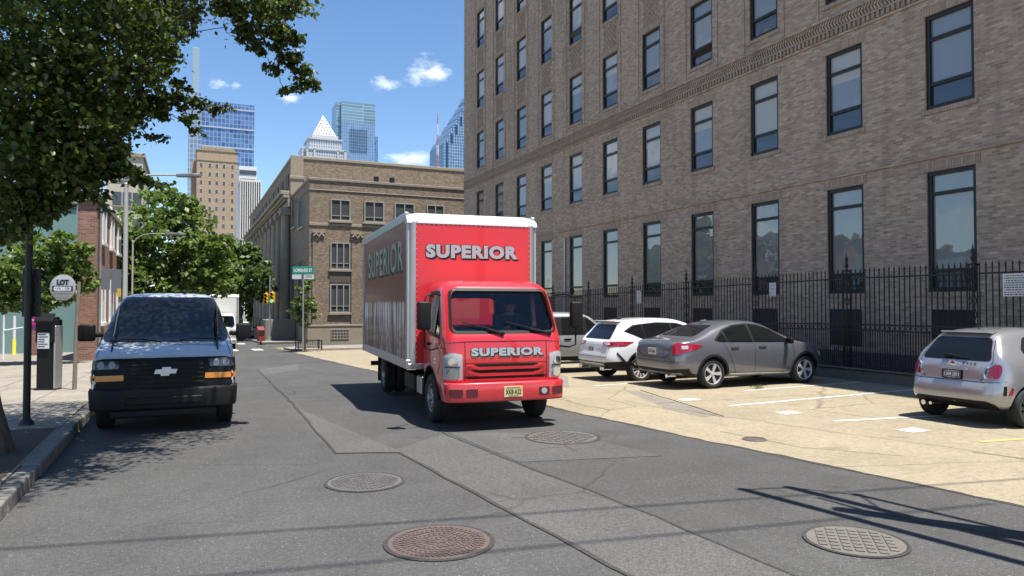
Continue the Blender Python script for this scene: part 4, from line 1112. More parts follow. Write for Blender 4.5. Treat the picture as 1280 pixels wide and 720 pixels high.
def endpoly(poly, end):             # (y,z) outlines onto front (+1) or rear (-1)
    return (list(poly), FRONT) if end > 0 else ([(-y, z) for y, z in poly], REAR)
def line_strip(bvh, pts, phi, w, mb, off=.003, org=(0, 0)):
    n = Vector((math.cos(phi), math.sin(phi), 0)); t = Vector((-math.sin(phi), math.cos(phi), 0)); o = Vector((org[0], org[1], 0))
    Q = []
    for (a0, b0), (a1, b1) in zip(pts, pts[1:]):
        k = max(1, int(math.hypot(a1 - a0, b1 - b0) / .05))
        for i in range(k): Q.append((a0 + (a1 - a0) * i / k, b0 + (b1 - b0) * i / k))
    Q.append(pts[-1]); vs = []
    for i, (a, b) in enumerate(Q):
        a0, b0 = Q[max(i - 1, 0)]; a1, b1 = Q[min(i + 1, len(Q) - 1)]
        L = math.hypot(a1 - a0, b1 - b0) or 1; pa, pb = -(b1 - b0) / L * w / 2, (a1 - a0) / L * w / 2
        for sgn in (1, -1):
            s = o + t * (a + pa * sgn) + n * 4 + Vector((0, 0, b + pb * sgn)); h, nn, _, _ = bvh.ray_cast(s, -n)
            if h is None: h, nn, _, _ = bvh.find_nearest(s - n * 4)
            if nn.dot(n) < 0: nn = -nn
            vs.append(h + nn * off)
    fs = [(2 * i, 2 * i + 1, 2 * i + 3, 2 * i + 2) for i in range(len(Q) - 1)]
    mb.add(vs, fs)
RIMB = flat('bright_alloy_rim', (.60, .60, .61), .3, .35, vary=.06)
SEAM = flat('panel_gap', (.006, .006, .006), .8, vary=0)
def wheel(parent, x, y, r, w, rim_r, rim_mat, spokes, side, twin=False, style='alloy'):
    M = MX((x, y, r), rx=-R(90) * side)          # local z -> outward
    hw = w / 2
    m = MB(); m.lathe([(rim_r * .9, -hw * .7), (rim_r * .98, -hw * .35), (0, -hw * .3)], 24, M); m.lathe([(rim_r * .55, hw * .05), (rim_r * .5, hw * .12), (0, hw * .14)], 20, M)
    h = build('wheel', m, VOIDM, parent, smooth=40)
    m = MB(); prof = [(rim_r, -hw * .85), (rim_r + .02, -hw), (r - .035, -hw * .99), (r - .008, -hw * .82), (r, -hw * .6)]
    for k in range(-2, 3): prof += [(r, k * hw * .24 - .012 * hw), (r - .007, k * hw * .24), (r, k * hw * .24 + .05 * hw)] if abs(k) < 2 else []
    prof += [(r, hw * .6), (r - .008, hw * .82), (r - .035, hw * .99), (rim_r + .025, hw), (rim_r, hw * .86), (rim_r * .97, hw * .5)]
    m.lathe(prof, 40, M); build('tyre', m, RUBBER, h, smooth=40)
    m = MB()
    if style == 'alloy':
        m.lathe([(rim_r * .955, hw * .1), (rim_r * 1.0, hw * .84), (rim_r * .97, hw * .90), (rim_r * .93, hw * .84), (rim_r * .92, hw * .2)], 40, M)
        for k in range(spokes):
            a = 2 * PI * k / spokes
            for da in ((-.09, .09) if spokes <= 6 else (0,)):
                aa = a + da; bw0, bw1 = (.018, .022) if spokes > 6 else (.016, .020)
                c, s = math.cos(aa), math.sin(aa); r0, r1 = rim_r * .12, rim_r * .95
                vs = []
                for rr, bw, z0, z1 in ((r0, bw0 * 1.3, hw * .35, hw * .70), (r1, bw1, hw * .45, hw * .84)):
                    for sg in (-1, 1):
                        for z in (z0, z1): vs.append((rr * c - sg * bw * s, rr * s + sg * bw * c, z))
                m.add(vs, [(0, 1, 3, 2), (6, 7, 5, 4), (1, 5, 7, 3), (0, 2, 6, 4), (0, 4, 5, 1), (2, 3, 7, 6)], 0, M)
        m.lathe([(rim_r * .22, hw * .3), (rim_r * .20, hw * .74), (rim_r * .12, hw * .80), (0, hw * .80)], 16, M)
    else:
        d = .55 if not twin else .05
        m.lathe([(rim_r * .97, hw * .3), (rim_r, hw * .88), (rim_r * .93, hw * .85), (rim_r * .88, hw * .3), (rim_r * .7, hw * d), (rim_r * .45, hw * (d + .25)), (rim_r * .3, hw * (d + .3)), (rim_r * .28, hw * (d + .75)), (0, hw * (d + .78))], 32, M)
        for k in range(8):
            a = 2 * PI * k / 8; M2 = M @ MX((rim_r * .62 * math.cos(a), rim_r * .62 * math.sin(a), hw * (d + .1)))
            m.lathe([(.022, 0), (.022, .03), (0, .03)], 6, M2)
    build('rim', m, rim_mat, h, smooth=35)
    return h
def cut_arches(me, arches, W, paint_m):
    me.materials.clear(); me.materials.append(paint_m); me.materials.append(VOIDM)
    cut = []
    for x, z, r in arches:
        for s in (1, -1):
            m = MB(); m.cyl((x, s * (W / 2 - .36), z), (x, s * (W / 2 + .3), z), r, r, 36, 1)
            c = mesh_of(m, (paint_m, VOIDM)); cut.append(c)
    out = boolean(me, cut)
    out.shade_smooth(); out.set_sharp_from_angle(angle=R(32))
    return out
def plate(parent, M, s, w=.305, h=.152, mat=PLATE, ink=INK, name='licence_plate'):
    m = MB(); m.box(-w / 2, w / 2, -h / 2, h / 2, -.006, 0, 0, M); p = build(name, m, mat, parent, bevel=.003)
    m = MB(); m.box(-w / 2 + .05, w / 2 - .05, h * .33, h * .38, 0, .0015, 0, M); m.box(-w / 2 + .08, w / 2 - .08, -h * .42, -h * .38, 0, .0015, 0, M); build('plate_rule', m, ink, p)
    if s: text('plate_number', s, h * .62, ink, p, M @ Matrix.Translation((0, -.003, .001)), .001, .002, w * .82)
    return p
def mirror(parent, x, y, z, side, mat, sx=.10, sy=.20, sz=.14):
    m = MB(); m.box(x - sx / 2, x + sx / 2, y, y + side * sy, z, z + sz); m.box(x - .02, x + .05, y - side * .06, y + side * .02, z - .01, z + .05)
    o = build('wing_mirror', m, mat, parent, bevel=.03, seg=3, smooth=40)
    m = MB(); m.box(x - sx / 2 - .004, x - sx / 2 + .004, y + side * .03, y + side * (sy - .02), z + .02, z + sz - .02); build('mirror_glass', m, CARGLASS, o)
def handle(parent, bvh, x, z, side, mat):
    h, n, _, _ = bvh.ray_cast(Vector((x, side * 4, z)), Vector((0, -side, 0)))
    if h is None: return
    y = h.y; m = MB(); m.box(x - .11, x + .11, y - .005, y + side * .032, z - .014, z + .016); m.box(x - .10, x + .10, y - .01, y + side * .003, z - .035, z - .016)
    build('door_handle', m, mat, parent, bevel=.008, seg=2)

def make_car(t, P, paint_m):
    me = car_mesh(P); bv = bvh_of(me)
    body = cut_arches(me, P['arches'], P['W'], paint_m); link('body', body, t)
    return bv
def side_glass(t, bv, outline, panes, both=(1, -1), rn=.05):
    for s in both:
        p, ph = sidepoly(outline, s); tr = patch('window_trim', bv, round_poly(p, rn), ph, BLACK, t, off=.003)
        for q in panes:
            p, ph = sidepoly(q, s); patch('side_window', bv, round_poly(p, .035), ph, CARGLASS, t, off=.008)
def seams(t, bv, side_lines, rear_lines=(), front_lines=(), w=.009):
    m = MB()
    for L in side_lines:
        for s in (1, -1):
            p, ph = sidepoly(L, s); line_strip(bv, p, ph, w, m)
    for L in rear_lines: p, ph = endpoly(L, -1); line_strip(bv, p, ph, w, m)
    for L in front_lines: p, ph = endpoly(L, 1); line_strip(bv, p, ph, w, m)
    build('panel_seam', m, SEAM, t, clean=False)
def arch_trim(t, bv, arches, r_in, r_out, mat, name='arch_trim', zmin=.25):
    for (x, z, r) in arches:
        for s in (1, -1):
            a0, a1 = -R(12), PI + R(12); n = 22
            poly = [(x + (r + r_out) * math.cos(a0 + (a1 - a0) * k / n), z + (r + r_out) * math.sin(a0 + (a1 - a0) * k / n)) for k in range(n + 1)]
            poly += [(x + (r + r_in) * math.cos(a1 + (a0 - a1) * k / n), z + (r + r_in) * math.sin(a1 + (a0 - a1) * k / n)) for k in range(n + 1)]
            p, ph = sidepoly(poly, s); patch(name, bv, p, ph, mat, t, off=.010, res=.12)
GROUPC = 'cars parked nose-in along the fence'

# ------------------------------------------------------------------ grey sedan
GREYP = paint('grey_metallic_paint', (.165, .172, .20), .5, .30, .06)
CLAD = flat('dark_cladding', (.015, .015, .016), .6, vary=.2, spec=.25)
t = thing('grey_sedan', 'dark grey sedan with silver sill strips, parked nose to the fence', 'car', (10.64, 13.66, .008), 0, GROUPC); t.scale = (.98, .98, .98)
P = dict(x=(-1.02, 3.62), W=1.87, tumble=.50,
         top=[(-1.02, .92), (-.98, 1.03), (-.85, 1.085), (-.55, 1.12), (-.3, 1.20), (.25, 1.405), (.75, 1.51), (1.1, 1.535), (1.45, 1.525), (1.75, 1.46), (2.2, 1.26), (2.62, 1.06), (3.2, .96), (3.48, .86), (3.62, .72)],
         belt=[(-1.02, .86), (-.6, .99), (.3, 1.0), (2.0, .965), (2.7, .93), (3.3, .85), (3.62, .68)],
         bot=[(-1.02, .38), (-.75, .26), (-.4, .235), (3.1, .235), (3.5, .26), (3.62, .32)],
         plan=[(-1.02, .72), (-.96, .83), (-.8, .93), (-.4, .985), (.5, 1), (2.6, 1), (3.1, .965), (3.42, .85), (3.62, .62)],
         rear=[(.25, .16), (.4, .04), (.55, 0), (.75, .02), (.9, .05), (1.1, .02), (1.5, 0)], front=[(.25, .08), (.5, 0), (.7, .02), (1.0, .06), (1.5, .1)],
         arches=[(0.003, .338, .392), (2.783, .338, .392)])
bv = make_car(t, P, GREYP)
for x in (0, 2.78):
    for s in (1, -1): wheel(t, x, s * .80, .335, .225, .24, RIMB, 5, s)
arch_trim(t, bv, P['arches'], -.002, .05, CLAD)
side_glass(t, bv, [(.05, 1.085), (.38, 1.33), (.75, 1.435), (1.15, 1.465), (1.5, 1.44), (1.85, 1.33), (2.38, 1.03), (2.34, 1.005), (.25, 1.04)],
           [[(.12, 1.085), (.34, 1.265), (.42, 1.06), (.27, 1.06)], [(.40, 1.30), (.75, 1.405), (1.13, 1.435), (1.17, 1.03), (.48, 1.055)], [(1.22, 1.435), (1.48, 1.41), (1.82, 1.305), (2.28, 1.035), (2.26, 1.022), (1.25, 1.032)]])
p, ph = endpoly([(-.62, 1.17), (.62, 1.17), (.47, 1.42), (-.47, 1.42)], -1); patch('rear_window', bv, p, ph, CARGLASS, t, rnd_=.06)
p, ph = endpoly([(-.66, 1.10), (.66, 1.10), (.52, 1.43), (-.52, 1.43)], 1); patch('windshield', bv, p, ph, CARGLASS, t, rnd_=.06)
for s in (1, -1):
    phi = s * R(140); org = (-.72, s * .72)
    q = [(-.19, .80), (-.05, .78), (.26, .88), (.42, .985), (.12, 1.03), (-.10, 1.045), (-.2, .99), (-.07, .93)]
    q = [(a, b) for a, b in q] if s < 0 else [(-a, b) for a, b in q]
    patch('tail_light', bv, q, phi, TAIL, t, org=org, off=.010, rnd_=.02, res=.05)
    q = [(.02, .90), (.14, .91), (.14, .985), (.0, .98)]; q = q if s < 0 else [(-a, b) for a, b in q]
    patch('reverse_lamp', bv, q, phi, LENS, t, org=org, off=.016, rnd_=.015, res=.05)
    p, ph = sidepoly([(.40, .255), (2.38, .255), (2.30, .31), (.5, .33)], s); patch('sill_strip', bv, p, ph, STEEL, t, off=.018)
    q = [(-.16, 0.64), (.12, 0.66), (.22, 0.77), (-.12, 0.75)]; q = q if s > 0 else [(-a, b) for a, b in q]; patch('headlight', bv, q, s * R(38), LENS, t, org=(3.35, s * 0.66), rnd_=.03, off=.008, res=.05)
p, ph = endpoly([(-.86, .24), (.86, .24), (.88, .47), (.60, .44), (-.60, .44), (-.88, .47)], -1); patch('rear_skid_cover', bv, p, ph, CLAD, t, off=.012)
p, ph = endpoly([(-.80, .395), (-.45, .375), (.45, .375), (.80, .395), (.80, .345), (.5, .33), (-.5, .33), (-.80, .345)], -1); patch('bumper_strip', bv, p, ph, ALU, t, off=.022)
p, ph = endpoly([(-.36, .74), (.36, .74), (.42, .92), (-.42, .92)], -1); patch('tailgate_panel', bv, p, ph, GREYP, t, off=.004, rnd_=.04)
p, ph = endpoly([(-.45, .50), (.45, .50), (.5, .66), (-.5, .66)], 1); patch('grille', bv, p, ph, BLACK, t, rnd_=.05)
seams(t, bv, [[(.30, 1.03), (.42, .85), (.60, .45), (.66, .30)], [(1.20, 1.44), (1.21, .32)], [(2.40, 1.0), (2.42, .75), (2.30, .34)], [(.66, .31), (2.28, .31)]],
      [[(-.62, 1.08), (-.60, .80), (-.42, .70), (.42, .70), (.60, .80), (.62, 1.08)], [(-.9, .62), (.9, .62)]])
plate(t, frame((-1.03, 0, .83), (0, -1, 0), (-.06, 0, 1), (-1, 0, .06)), 'KXR 4821')
for x in (.62, 1.45): 
    for s in (1, -1): handle(t, bv, x, .93, s, GREYP)
for s in (1, -1): mirror(t, 2.2, s * .90, .98, s, GREYP if s > 0 else BLACK)
m = MB(); m.add([(.35, -.03, 1.46), (.55, 0, 1.49), (.55, -.0, 1.55), (.50, 0, 1.56)], [(0, 1, 2), (0, 2, 3)]); m.box(.36, .54, -.03, .03, 1.43, 1.535); build('roof_aerial', m, GREYP, t, bevel=.02)
m = MB()
for s in (1, -1): m.cyl((-1.03, s * .55, .30), (-.8, s * .55, .30), .045, n=14)
build('exhaust', m, CHROME, t, smooth=40)

# ------------------------------------------------------------------ white SUV
WHITEC = paint('white_car_paint', (.72, .73, .74), 0, .3, .04)
t_suv = t = thing('white_suv', 'white compact SUV with black wheel arches, parked beside the grey sedan', 'car', (10.28, 15.9, -.05), 0, GROUPC); t.scale = (.945, .945, .945)
P = dict(x=(-.98, 3.62), W=1.88, tumble=.36,
         top=[(-.98, .88), (-.95, 1.02), (-.84, 1.13), (-.62, 1.36), (-.44, 1.54), (-.34, 1.60), (.0, 1.645), (.6, 1.685), (1.2, 1.67), (1.6, 1.60), (2.1, 1.36), (2.5, 1.14), (3.1, 1.04), (3.42, .95), (3.62, .80)],
         belt=[(-.98, .85), (-.7, 1.06), (0, 1.08), (2.0, 1.01), (2.6, 1.0), (3.3, .92), (3.62, .75)],
         bot=[(-.98, .45), (-.75, .31), (-.4, .27), (3.1, .27), (3.5, .29), (3.62, .36)],
         plan=[(-.98, .76), (-.92, .86), (-.76, .945), (-.4, .985), (.5, 1), (2.6, 1), (3.1, .97), (3.42, .87), (3.62, .68)],
         rear=[(.3, .12), (.5, .01), (.65, 0), (.78, .05), (.95, .07), (1.2, .04), (1.7, 0)], front=[(.3, .08), (.55, 0), (.8, .02), (1.1, .05), (1.7, .1)],
         arches=[(0, .355, .415), (2.71, .355, .415)])
bv = make_car(t, P, WHITEC)
for x in (0, 2.71):
    for s in (1, -1): wheel(t, x, s * .80, .355, .225, .25, RIMB, 12, s)
arch_trim(t, bv, P['arches'], -.002, .055, CLAD)
side_glass(t, bv, [(-.48, 1.33), (-.15, 1.50), (.6, 1.565), (1.25, 1.545), (1.6, 1.46), (2.3, 1.09), (.2, 1.115)],
           [[(-.42, 1.33), (-.13, 1.47), (.10, 1.50), (.16, 1.14), (.05, 1.14)], [(.14, 1.505), (.6, 1.535), (1.02, 1.53), (1.06, 1.13), (.20, 1.14)], [(1.08, 1.525), (1.25, 1.515), (1.57, 1.43), (2.16, 1.11), (1.12, 1.125)]])
p, ph = endpoly([(-.64, 1.12), (.64, 1.12), (.50, 1.50), (-.50, 1.50)], -1); patch('rear_window', bv, p, ph, CARGLASS, t, rnd_=.06)
p, ph = endpoly([(-.66, 1.18), (.66, 1.18), (.54, 1.56), (-.54, 1.56)], 1); patch('windshield', bv, p, ph, CARGLASS, t, rnd_=.06)
m = MB(); m.box(-.56, -.28, -.53, .53, 1.580, 1.606); build('roof_spoiler', m, WHITEC, t, bevel=.018, seg=3, smooth=40)
for s in (1, -1):
    phi = s * R(148); org = (-.75, s * .72)
    q = [(-.30, .985), (-.12, .94), (.30, .955), (.44, 1.06), (.2, 1.075), (-.30, 1.05)]
    q = q if s < 0 else [(-a, b) for a, b in q]
    patch('tail_light', bv, q, phi, TAIL, t, org=org, off=.010, rnd_=.02, res=.05)
    q = [(-.24, .99), (-.12, .965), (-.02, .985), (-.05, 1.04), (-.24, 1.03)]; q = q if s < 0 else [(-a, b) for a, b in q]
    patch('reverse_lamp', bv, q, phi, LENS, t, org=org, off=.016, rnd_=.012, res=.05)
    p, ph = sidepoly([(.42, .28), (2.3, .28), (2.3, .40), (.42, .40)], s); patch('sill_cladding', bv, p, ph, CLAD, t, off=.012)
    p, ph = sidepoly([(-.72, .80), (-.42, .50), (-.40, .36), (-.50, .36), (-.50, .48), (-.74, .76)], s); patch('bumper_vent', bv, p, ph, CLAD, t, off=.012)
    q = [(-.16, 0.79), (.12, 0.81), (.22, 0.92), (-.12, 0.9)]; q = q if s > 0 else [(-a, b) for a, b in q]; patch('headlight', bv, q, s * R(38), LENS, t, org=(3.35, s * 0.68), rnd_=.03, off=.008, res=.05)
p, ph = endpoly([(-.90, .32), (.90, .32), (.92, .56), (.62, .52), (-.62, .52), (-.92, .56)], -1); patch('lower_bumper', bv, p, ph, CLAD, t, off=.012)
p, ph = endpoly([(-.55, .36), (.55, .36), (.65, .50), (-.65, .50)], -1); patch('skid_plate', bv, p, ph, STEEL, t, off=.022, rnd_=.03)
p, ph = endpoly([(-.42, .62), (.42, .62), (.52, .84), (-.52, .84)], 1); patch('grille', bv, p, ph, BLACK, t, rnd_=.08)
p, ph = endpoly([(-.85, .34), (.85, .34), (.85, .46), (-.85, .46)], 1); patch('front_intake', bv, p, ph, CLAD, t, off=.010, rnd_=.04)
seams(t, bv, [[(.18, 1.13), (.36, .80), (.50, .42)], [(1.07, 1.52), (1.08, .42)], [(2.32, 1.08), (2.34, .8), (2.24, .42)]],
      [[(-.74, 1.08), (-.72, .66), (.72, .66), (.74, 1.08)]])
plate(t, frame((-.975, .02, .86), (0, -1, 0), (.05, 0, 1), (-1, 0, .05)), 'LDN 7306')
for x in (.5, 1.35):
    for s in (1, -1): handle(t, bv, x, 1.0, s, WHITEC)
for s in (1, -1): mirror(t, 2.1, s * .92, 1.06, s, BLACK)
m = MB(); m.box(-.18, -.04, -.025, .025, 1.62, 1.70); build('roof_aerial', m, BLACK, t, bevel=.018)
m = MB()
for s in (1, -1): m.cyl((-1.0, s * .52, .36), (-.75, s * .52, .36), .045, n=14); m.cyl((-1.0, s * .62, .36), (-.75, s * .62, .36), .045, n=14)
build('exhaust', m, CHROME, t, smooth=40)
# the second white SUV, driving up the street far away
p = gp(301, 424)
far = copy_tree(t_suv); far.location = (p.x, p.y, gz(p.y)); far.rotation_euler = (0, 0, R(-90)); far.scale = (1.08, 1.08, 1.08); del far['group']
far['label'] = 'small distant white SUV coming up the street beyond the crossing'

# ------------------------------------------------------------------ silver SUV half hidden by the truck
SILV = paint('silver_paint', (.36, .36, .36), .5, .35, .06)
t = thing('silver_suv', 'silver boxy SUV parked between the red truck and the white SUV', 'car', (9.25, 19.25, -.12), 0, GROUPC)
P = dict(x=(-.95, 3.75), W=1.88, tumble=.26,
         top=[(-.95, 1.0), (-.93, 1.3), (-.86, 1.66), (-.6, 1.76), (.2, 1.79), (1.2, 1.78), (1.6, 1.70), (2.2, 1.24), (2.6, 1.12), (3.4, 1.06), (3.65, .98), (3.75, .86)],
         belt=[(-.95, .95), (-.7, 1.06), (2.0, 1.06), (3.3, 1.0), (3.75, .82)],
         bot=[(-.95, .5), (-.75, .36), (3.3, .36), (3.75, .42)],
         plan=[(-.95, .84), (-.85, .95), (-.4, 1), (2.6, 1), (3.2, .97), (3.6, .88), (3.75, .78)],
         rear=[(.3, .06), (.6, 0), (1.0, .03), (1.7, .03)], front=[(.3, .08), (.6, 0), (.9, .02), (1.7, .1)],
         arches=[(0, .37, .44), (2.75, .37, .44)])
bv = make_car(t, P, SILV)
for x in (0, 2.75):
    for s in (1, -1): wheel(t, x, s * .80, .37, .23, .23, ALLOY, 5, s)
side_glass(t, bv, [(-.62, 1.62), (1.45, 1.64), (2.1, 1.15), (2.0, 1.11), (-.62, 1.11)],
           [[(-.58, 1.58), (.40, 1.61), (.42, 1.14), (-.58, 1.14)], [(.62, 1.61), (1.28, 1.62), (1.30, 1.14), (.60, 1.14)], [(1.42, 1.60), (1.52, 1.57), (2.0, 1.17), (1.44, 1.14)]])
p, ph = endpoly([(-.62, 1.15), (.62, 1.15), (.56, 1.62), (-.56, 1.62)], -1); patch('rear_window', bv, p, ph, CARGLASS, t, rnd_=.06)
p, ph = endpoly([(-.68, 1.25), (.68, 1.25), (.58, 1.66), (-.58, 1.66)], 1); patch('windshield', bv, p, ph, CARGLASS, t, rnd_=.06)
for s in (1, -1):
    p, ph = endpoly([(.74 * s, .90), (.88 * s, .90), (.88 * s, 1.3), (.76 * s, 1.3)], -1); patch('tail_light', bv, p, ph, TAIL, t, rnd_=.02)
    p, ph = endpoly([(.55 * s, .82), (.85 * s, .82), (.85 * s, .97), (.55 * s, .97)], 1); patch('headlight', bv, p, ph, LENS, t, rnd_=.03)
    p, ph = sidepoly([(.46, .36), (2.3, .36), (2.3, .50), (.46, .50)], s); patch('sill_cladding', bv, p, ph, CLAD, t, off=.014)
    mirror(t, 2.0, s * .92, 1.12, s, BLACK)
    for x in (.75, 1.6): handle(t, bv, x, 1.0, s, BLACK)
m = MB()
for s in (1, -1): m.tube([(.46, s * .88, .34), (.55, s * .98, .33), (2.2, s * .98, .33), (2.3, s * .88, .34)], .035, 8)
build('side_step', m, BLACK, t, smooth=40)
p, ph = endpoly([(-.5, .7), (.5, .7), (.5, .95), (-.5, .95)], 1); patch('grille', bv, p, ph, BLACK, t, rnd_=.05)
seams(t, bv, [[(.5, 1.62), (.5, .5)], [(1.36, 1.62), (1.37, .45)], [(2.14, 1.1), (2.12, .5)]])
plate(t, frame((-.96, 0, .8), (0, -1, 0), (0, 0, 1), (-1, 0, 0)), 'HGB 2954')

# ------------------------------------------------------------------ small silver hatchback on the right
FIATP = paint('bright_silver_paint', (.37, .37, .385), .55, .28, .05)
t = thing('silver_hatchback', 'small rounded silver hatchback parked at the right, tail to the street', 'car', (11.60, 7.55, .008), 0, GROUPC)
P = dict(x=(-.66, 2.92), W=1.64, tumble=.60,
         top=[(-.66, .72), (-.64, .88), (-.56, 1.02), (-.38, 1.25), (-.22, 1.405), (-.08, 1.45), (.4, 1.49), (.8, 1.50), (1.2, 1.46), (1.6, 1.28), (2.0, 1.03), (2.5, .93), (2.78, .80), (2.92, .62)],
         belt=[(-.66, .70), (-.45, .95), (.3, .975), (1.8, .95), (2.4, .88), (2.92, .58)],
         bot=[(-.66, .36), (-.5, .26), (-.3, .24), (2.5, .24), (2.8, .27), (2.92, .34)],
         plan=[(-.66, .66), (-.61, .80), (-.50, .90), (-.2, .975), (.3, 1), (1.9, 1), (2.4, .94), (2.7, .80), (2.92, .55)],
         rear=[(.25, .08), (.4, .01), (.52, 0), (.64, .03), (.72, .075), (.9, .07), (1.2, .05), (1.5, 0)], front=[(.25, .08), (.5, 0), (.8, .03), (1.5, .1)],
         arches=[(0, .30, .355), (2.3, .30, .355)])
bv = make_car(t, P, FIATP)
for x in (0, 2.3):
    for s in (1, -1): wheel(t, x, s * .715, .30, .195, .215, DARKALLOY, 10, s)
p, ph = endpoly([(-.56, 1.0), (.56, 1.0), (.44, 1.345), (-.44, 1.345)], -1); patch('rear_window', bv, p, ph, CARGLASS, t, rnd_=.07, off=.006)
p, ph = endpoly([(-.6, 1.08), (.6, 1.08), (.48, 1.40), (-.48, 1.40)], 1); patch('windshield', bv, p, ph, CARGLASS, t, rnd_=.06)
side_glass(t, bv, [(.02, 1.16), (.26, 1.35), (.75, 1.40), (1.1, 1.36), (1.62, 1.03), (.12, 1.02)], [[(.08, 1.15), (.27, 1.31), (.52, 1.35), (.54, 1.05), (.16, 1.05)], [(.62, 1.36), (.78, 1.365), (1.08, 1.325), (1.52, 1.05), (.62, 1.05)]], rn=.07)
LAMPC = darkglass('deep_red_lens', (.22, .004, .03), .07, spec=.9)
for s in (1, -1):
    phi = s * R(152); org = (-.5, s * .58)
    q = [(-.08, .745), (.08, .745), (.12, .85), (.115, .95), (.045, .96), (-.04, .90)]; q = q if s < 0 else [(-a, b) for a, b in q]
    patch('tail_light', bv, q, phi, LAMPC, t, org=org, off=.012, rnd_=.05, res=.05)
    q = [(-.13, .74), (-.085, .74), (-.045, .905), (.045, .965), (.02, .972), (-.07, .915)]; q = q if s < 0 else [(-a, b) for a, b in q]
    patch('lamp_surround', bv, q, phi, CHROME, t, org=org, off=.010, rnd_=.01, res=.05)
    q = [(.13, .50), (.17, .50), (.175, .64), (.14, .64)]; q = q if s < 0 else [(-a, b) for a, b in q]
    patch('bumper_vent', bv, q, phi, BLACK, t, org=org, off=.006, res=.05)
    q = [(-.16, 0.68), (.12, 0.7000000000000001), (.22, 0.8), (-.12, 0.78)]; q = q if s > 0 else [(-a, b) for a, b in q]; patch('headlight', bv, q, s * R(38), LENS, t, org=(2.65, s * 0.52), rnd_=.03, off=.008, res=.05)
    mirror(t, 1.55, s * .80, 1.02, s, FIATP, .09, .17, .12)
    p, ph = sidepoly([(-.42, .50), (-.36, .50), (-.33, .60), (-.36, .62)], s); patch('side_reflector', bv, p, ph, TAIL, t, off=.008, res=.05)
p, ph = endpoly([(-.62, .245), (.62, .245), (.66, .345), (.56, .405), (-.56, .405), (-.66, .345)], -1); patch('lower_bumper', bv, p, ph, BLACK, t, off=.008, rnd_=.04)
p, ph = endpoly([(-.24, .845), (.24, .845), (.22, .885), (-.22, .885)], -1); patch('chrome_strip', bv, p, ph, STEEL, t, off=.028, rnd_=.015)
p, ph = endpoly([(-.17, .70), (.17, .70), (.17, .85), (-.17, .85)], -1); patch('plate_recess', bv, p, ph, BLACK, t, off=.006, rnd_=.02)
h, n_, _, _ = bv.ray_cast(Vector((-4, 0, .775)), Vector((1, 0, 0)))
nn = Vector((n_.x, 0, n_.z)).normalized()
plate(t, frame(h + nn * .02, (0, -1, 0), Vector((0, 1, 0)).cross(nn), nn), 'LXM 2011', .29, .125, flat('plate_dark', (.10, .10, .105), .5, vary=.1), PLATE)
h, n_, _, _ = bv.ray_cast(Vector((-4, 0, .945)), Vector((1, 0, 0))); m = MB(); m.lathe([(.045, -.01), (.045, .012), (.03, .016), (0, .014)], 20, frame(h, (0, -1, 0), (0, 0, 1), (-1, 0, .25))); build('badge', m, CHROME, t, smooth=40)
m = MB()
for y in (-.36, -.30, -.24, -.18): m.box(h.x - .006, h.x + .03, y, y + .035, .945, .965)
build('badge_script', m, CHROME, t)
seams(t, bv, [[(.56, 1.37), (.55, .95), (.44, .60), (.48, .30)], [(1.66, 1.02), (1.70, .6), (1.62, .30)]],
      [[(-.47, 1.36), (-.58, 1.0), (-.52, .80), (-.44, .685), (.44, .685), (.52, .80), (.58, 1.0), (.47, 1.36)], [(-.74, .70), (-.46, .68)], [(.46, .68), (.74, .70)]])
handle(t, bv, .75, .86, -1, CHROME); handle(t, bv, .75, .86, 1, CHROME)
m = MB(); m.tube([(-.47, .12, 1.065), (-.50, .0, 1.05), (-.515, -.22, 1.035)], [.022, .016, .010], 8); m.box(-.53, -.42, .07, .17, 1.03, 1.08); build('rear_wiper', m, BLACK, t, bevel=.008)
m = MB(); m.box(-.275, -.08, -.40, .40, 1.418, 1.442); build('roof_spoiler', m, FIATP, t, bevel=.016, seg=3, smooth=40)
m = MB(); m.cyl((-.69, .42, .285), (-.4, .42, .285), .04, n=16); m.cyl((-.688, .30, .285), (-.4, .30, .285), .026, n=14); build('exhaust', m, CHROME, t, smooth=40)
m = MB(); m.tube([(.1, 0, 1.46), (-.05, 0, 1.64)], .006, 5); build('aerial', m, BLACK, t)

DARKLENS = darkglass('clear_lamp_lens', (.30, .31, .32), .2, spec=.3)
# ------------------------------------------------------------------ parked van at the left kerb
VANP = paint('slate_blue_paint', (.52, .53, .56), .2, .25, .05)
t = thing('parked_van', 'slate blue passenger van with black grille parked under the street tree', 'van', (-.30, 11.72, 0), R(-90.3))
P = dict(x=(-5.6, 0), W=2.0, tumble=.30,
         top=[(-5.6, 1.7), (-5.55, 1.98), (-5.2, 2.06), (-3, 2.09), (-2.0, 2.07), (-1.72, 2.0), (-1.25, 1.70), (-.66, 1.325), (-.45, 1.265), (-.12, 1.16), (-.05, 1.11), (0, 1.03)],
         belt=[(-5.6, 1.2), (-1.2, 1.2), (-.6, 1.19), (-.1, 1.09), (0, .95)],
         bot=[(-5.6, .5), (-5.3, .38), (-.5, .36), (0, .40)],
         plan=[(-5.6, .85), (-5.45, .97), (-4.5, 1), (-1.2, 1), (-.5, .985), (-.1, .955), (0, .93)],
         rear=[(.3, 0), (1.2, 0), (2.1, .12)], front=[(.3, .03), (.6, .03), (.9, .04), (1.05, .06), (1.15, .09), (1.4, .1), (2.2, .1)],
         arches=[(-.92, .38, .46), (-4.35, .38, .46)])
bv = make_car(t, P, VANP)
for x in (-.92, -4.35):
    for s in (1, -1): wheel(t, x, s * .84, .38, .24, .21, STEEL, 6, s, style='steel')
p, ph = endpoly([(-.90, 1.30), (.90, 1.30), (.72, 1.985), (-.72, 1.985)], 1); patch('windshield', bv, p, ph, CARGLASS, t, rnd_=.10, off=.016)
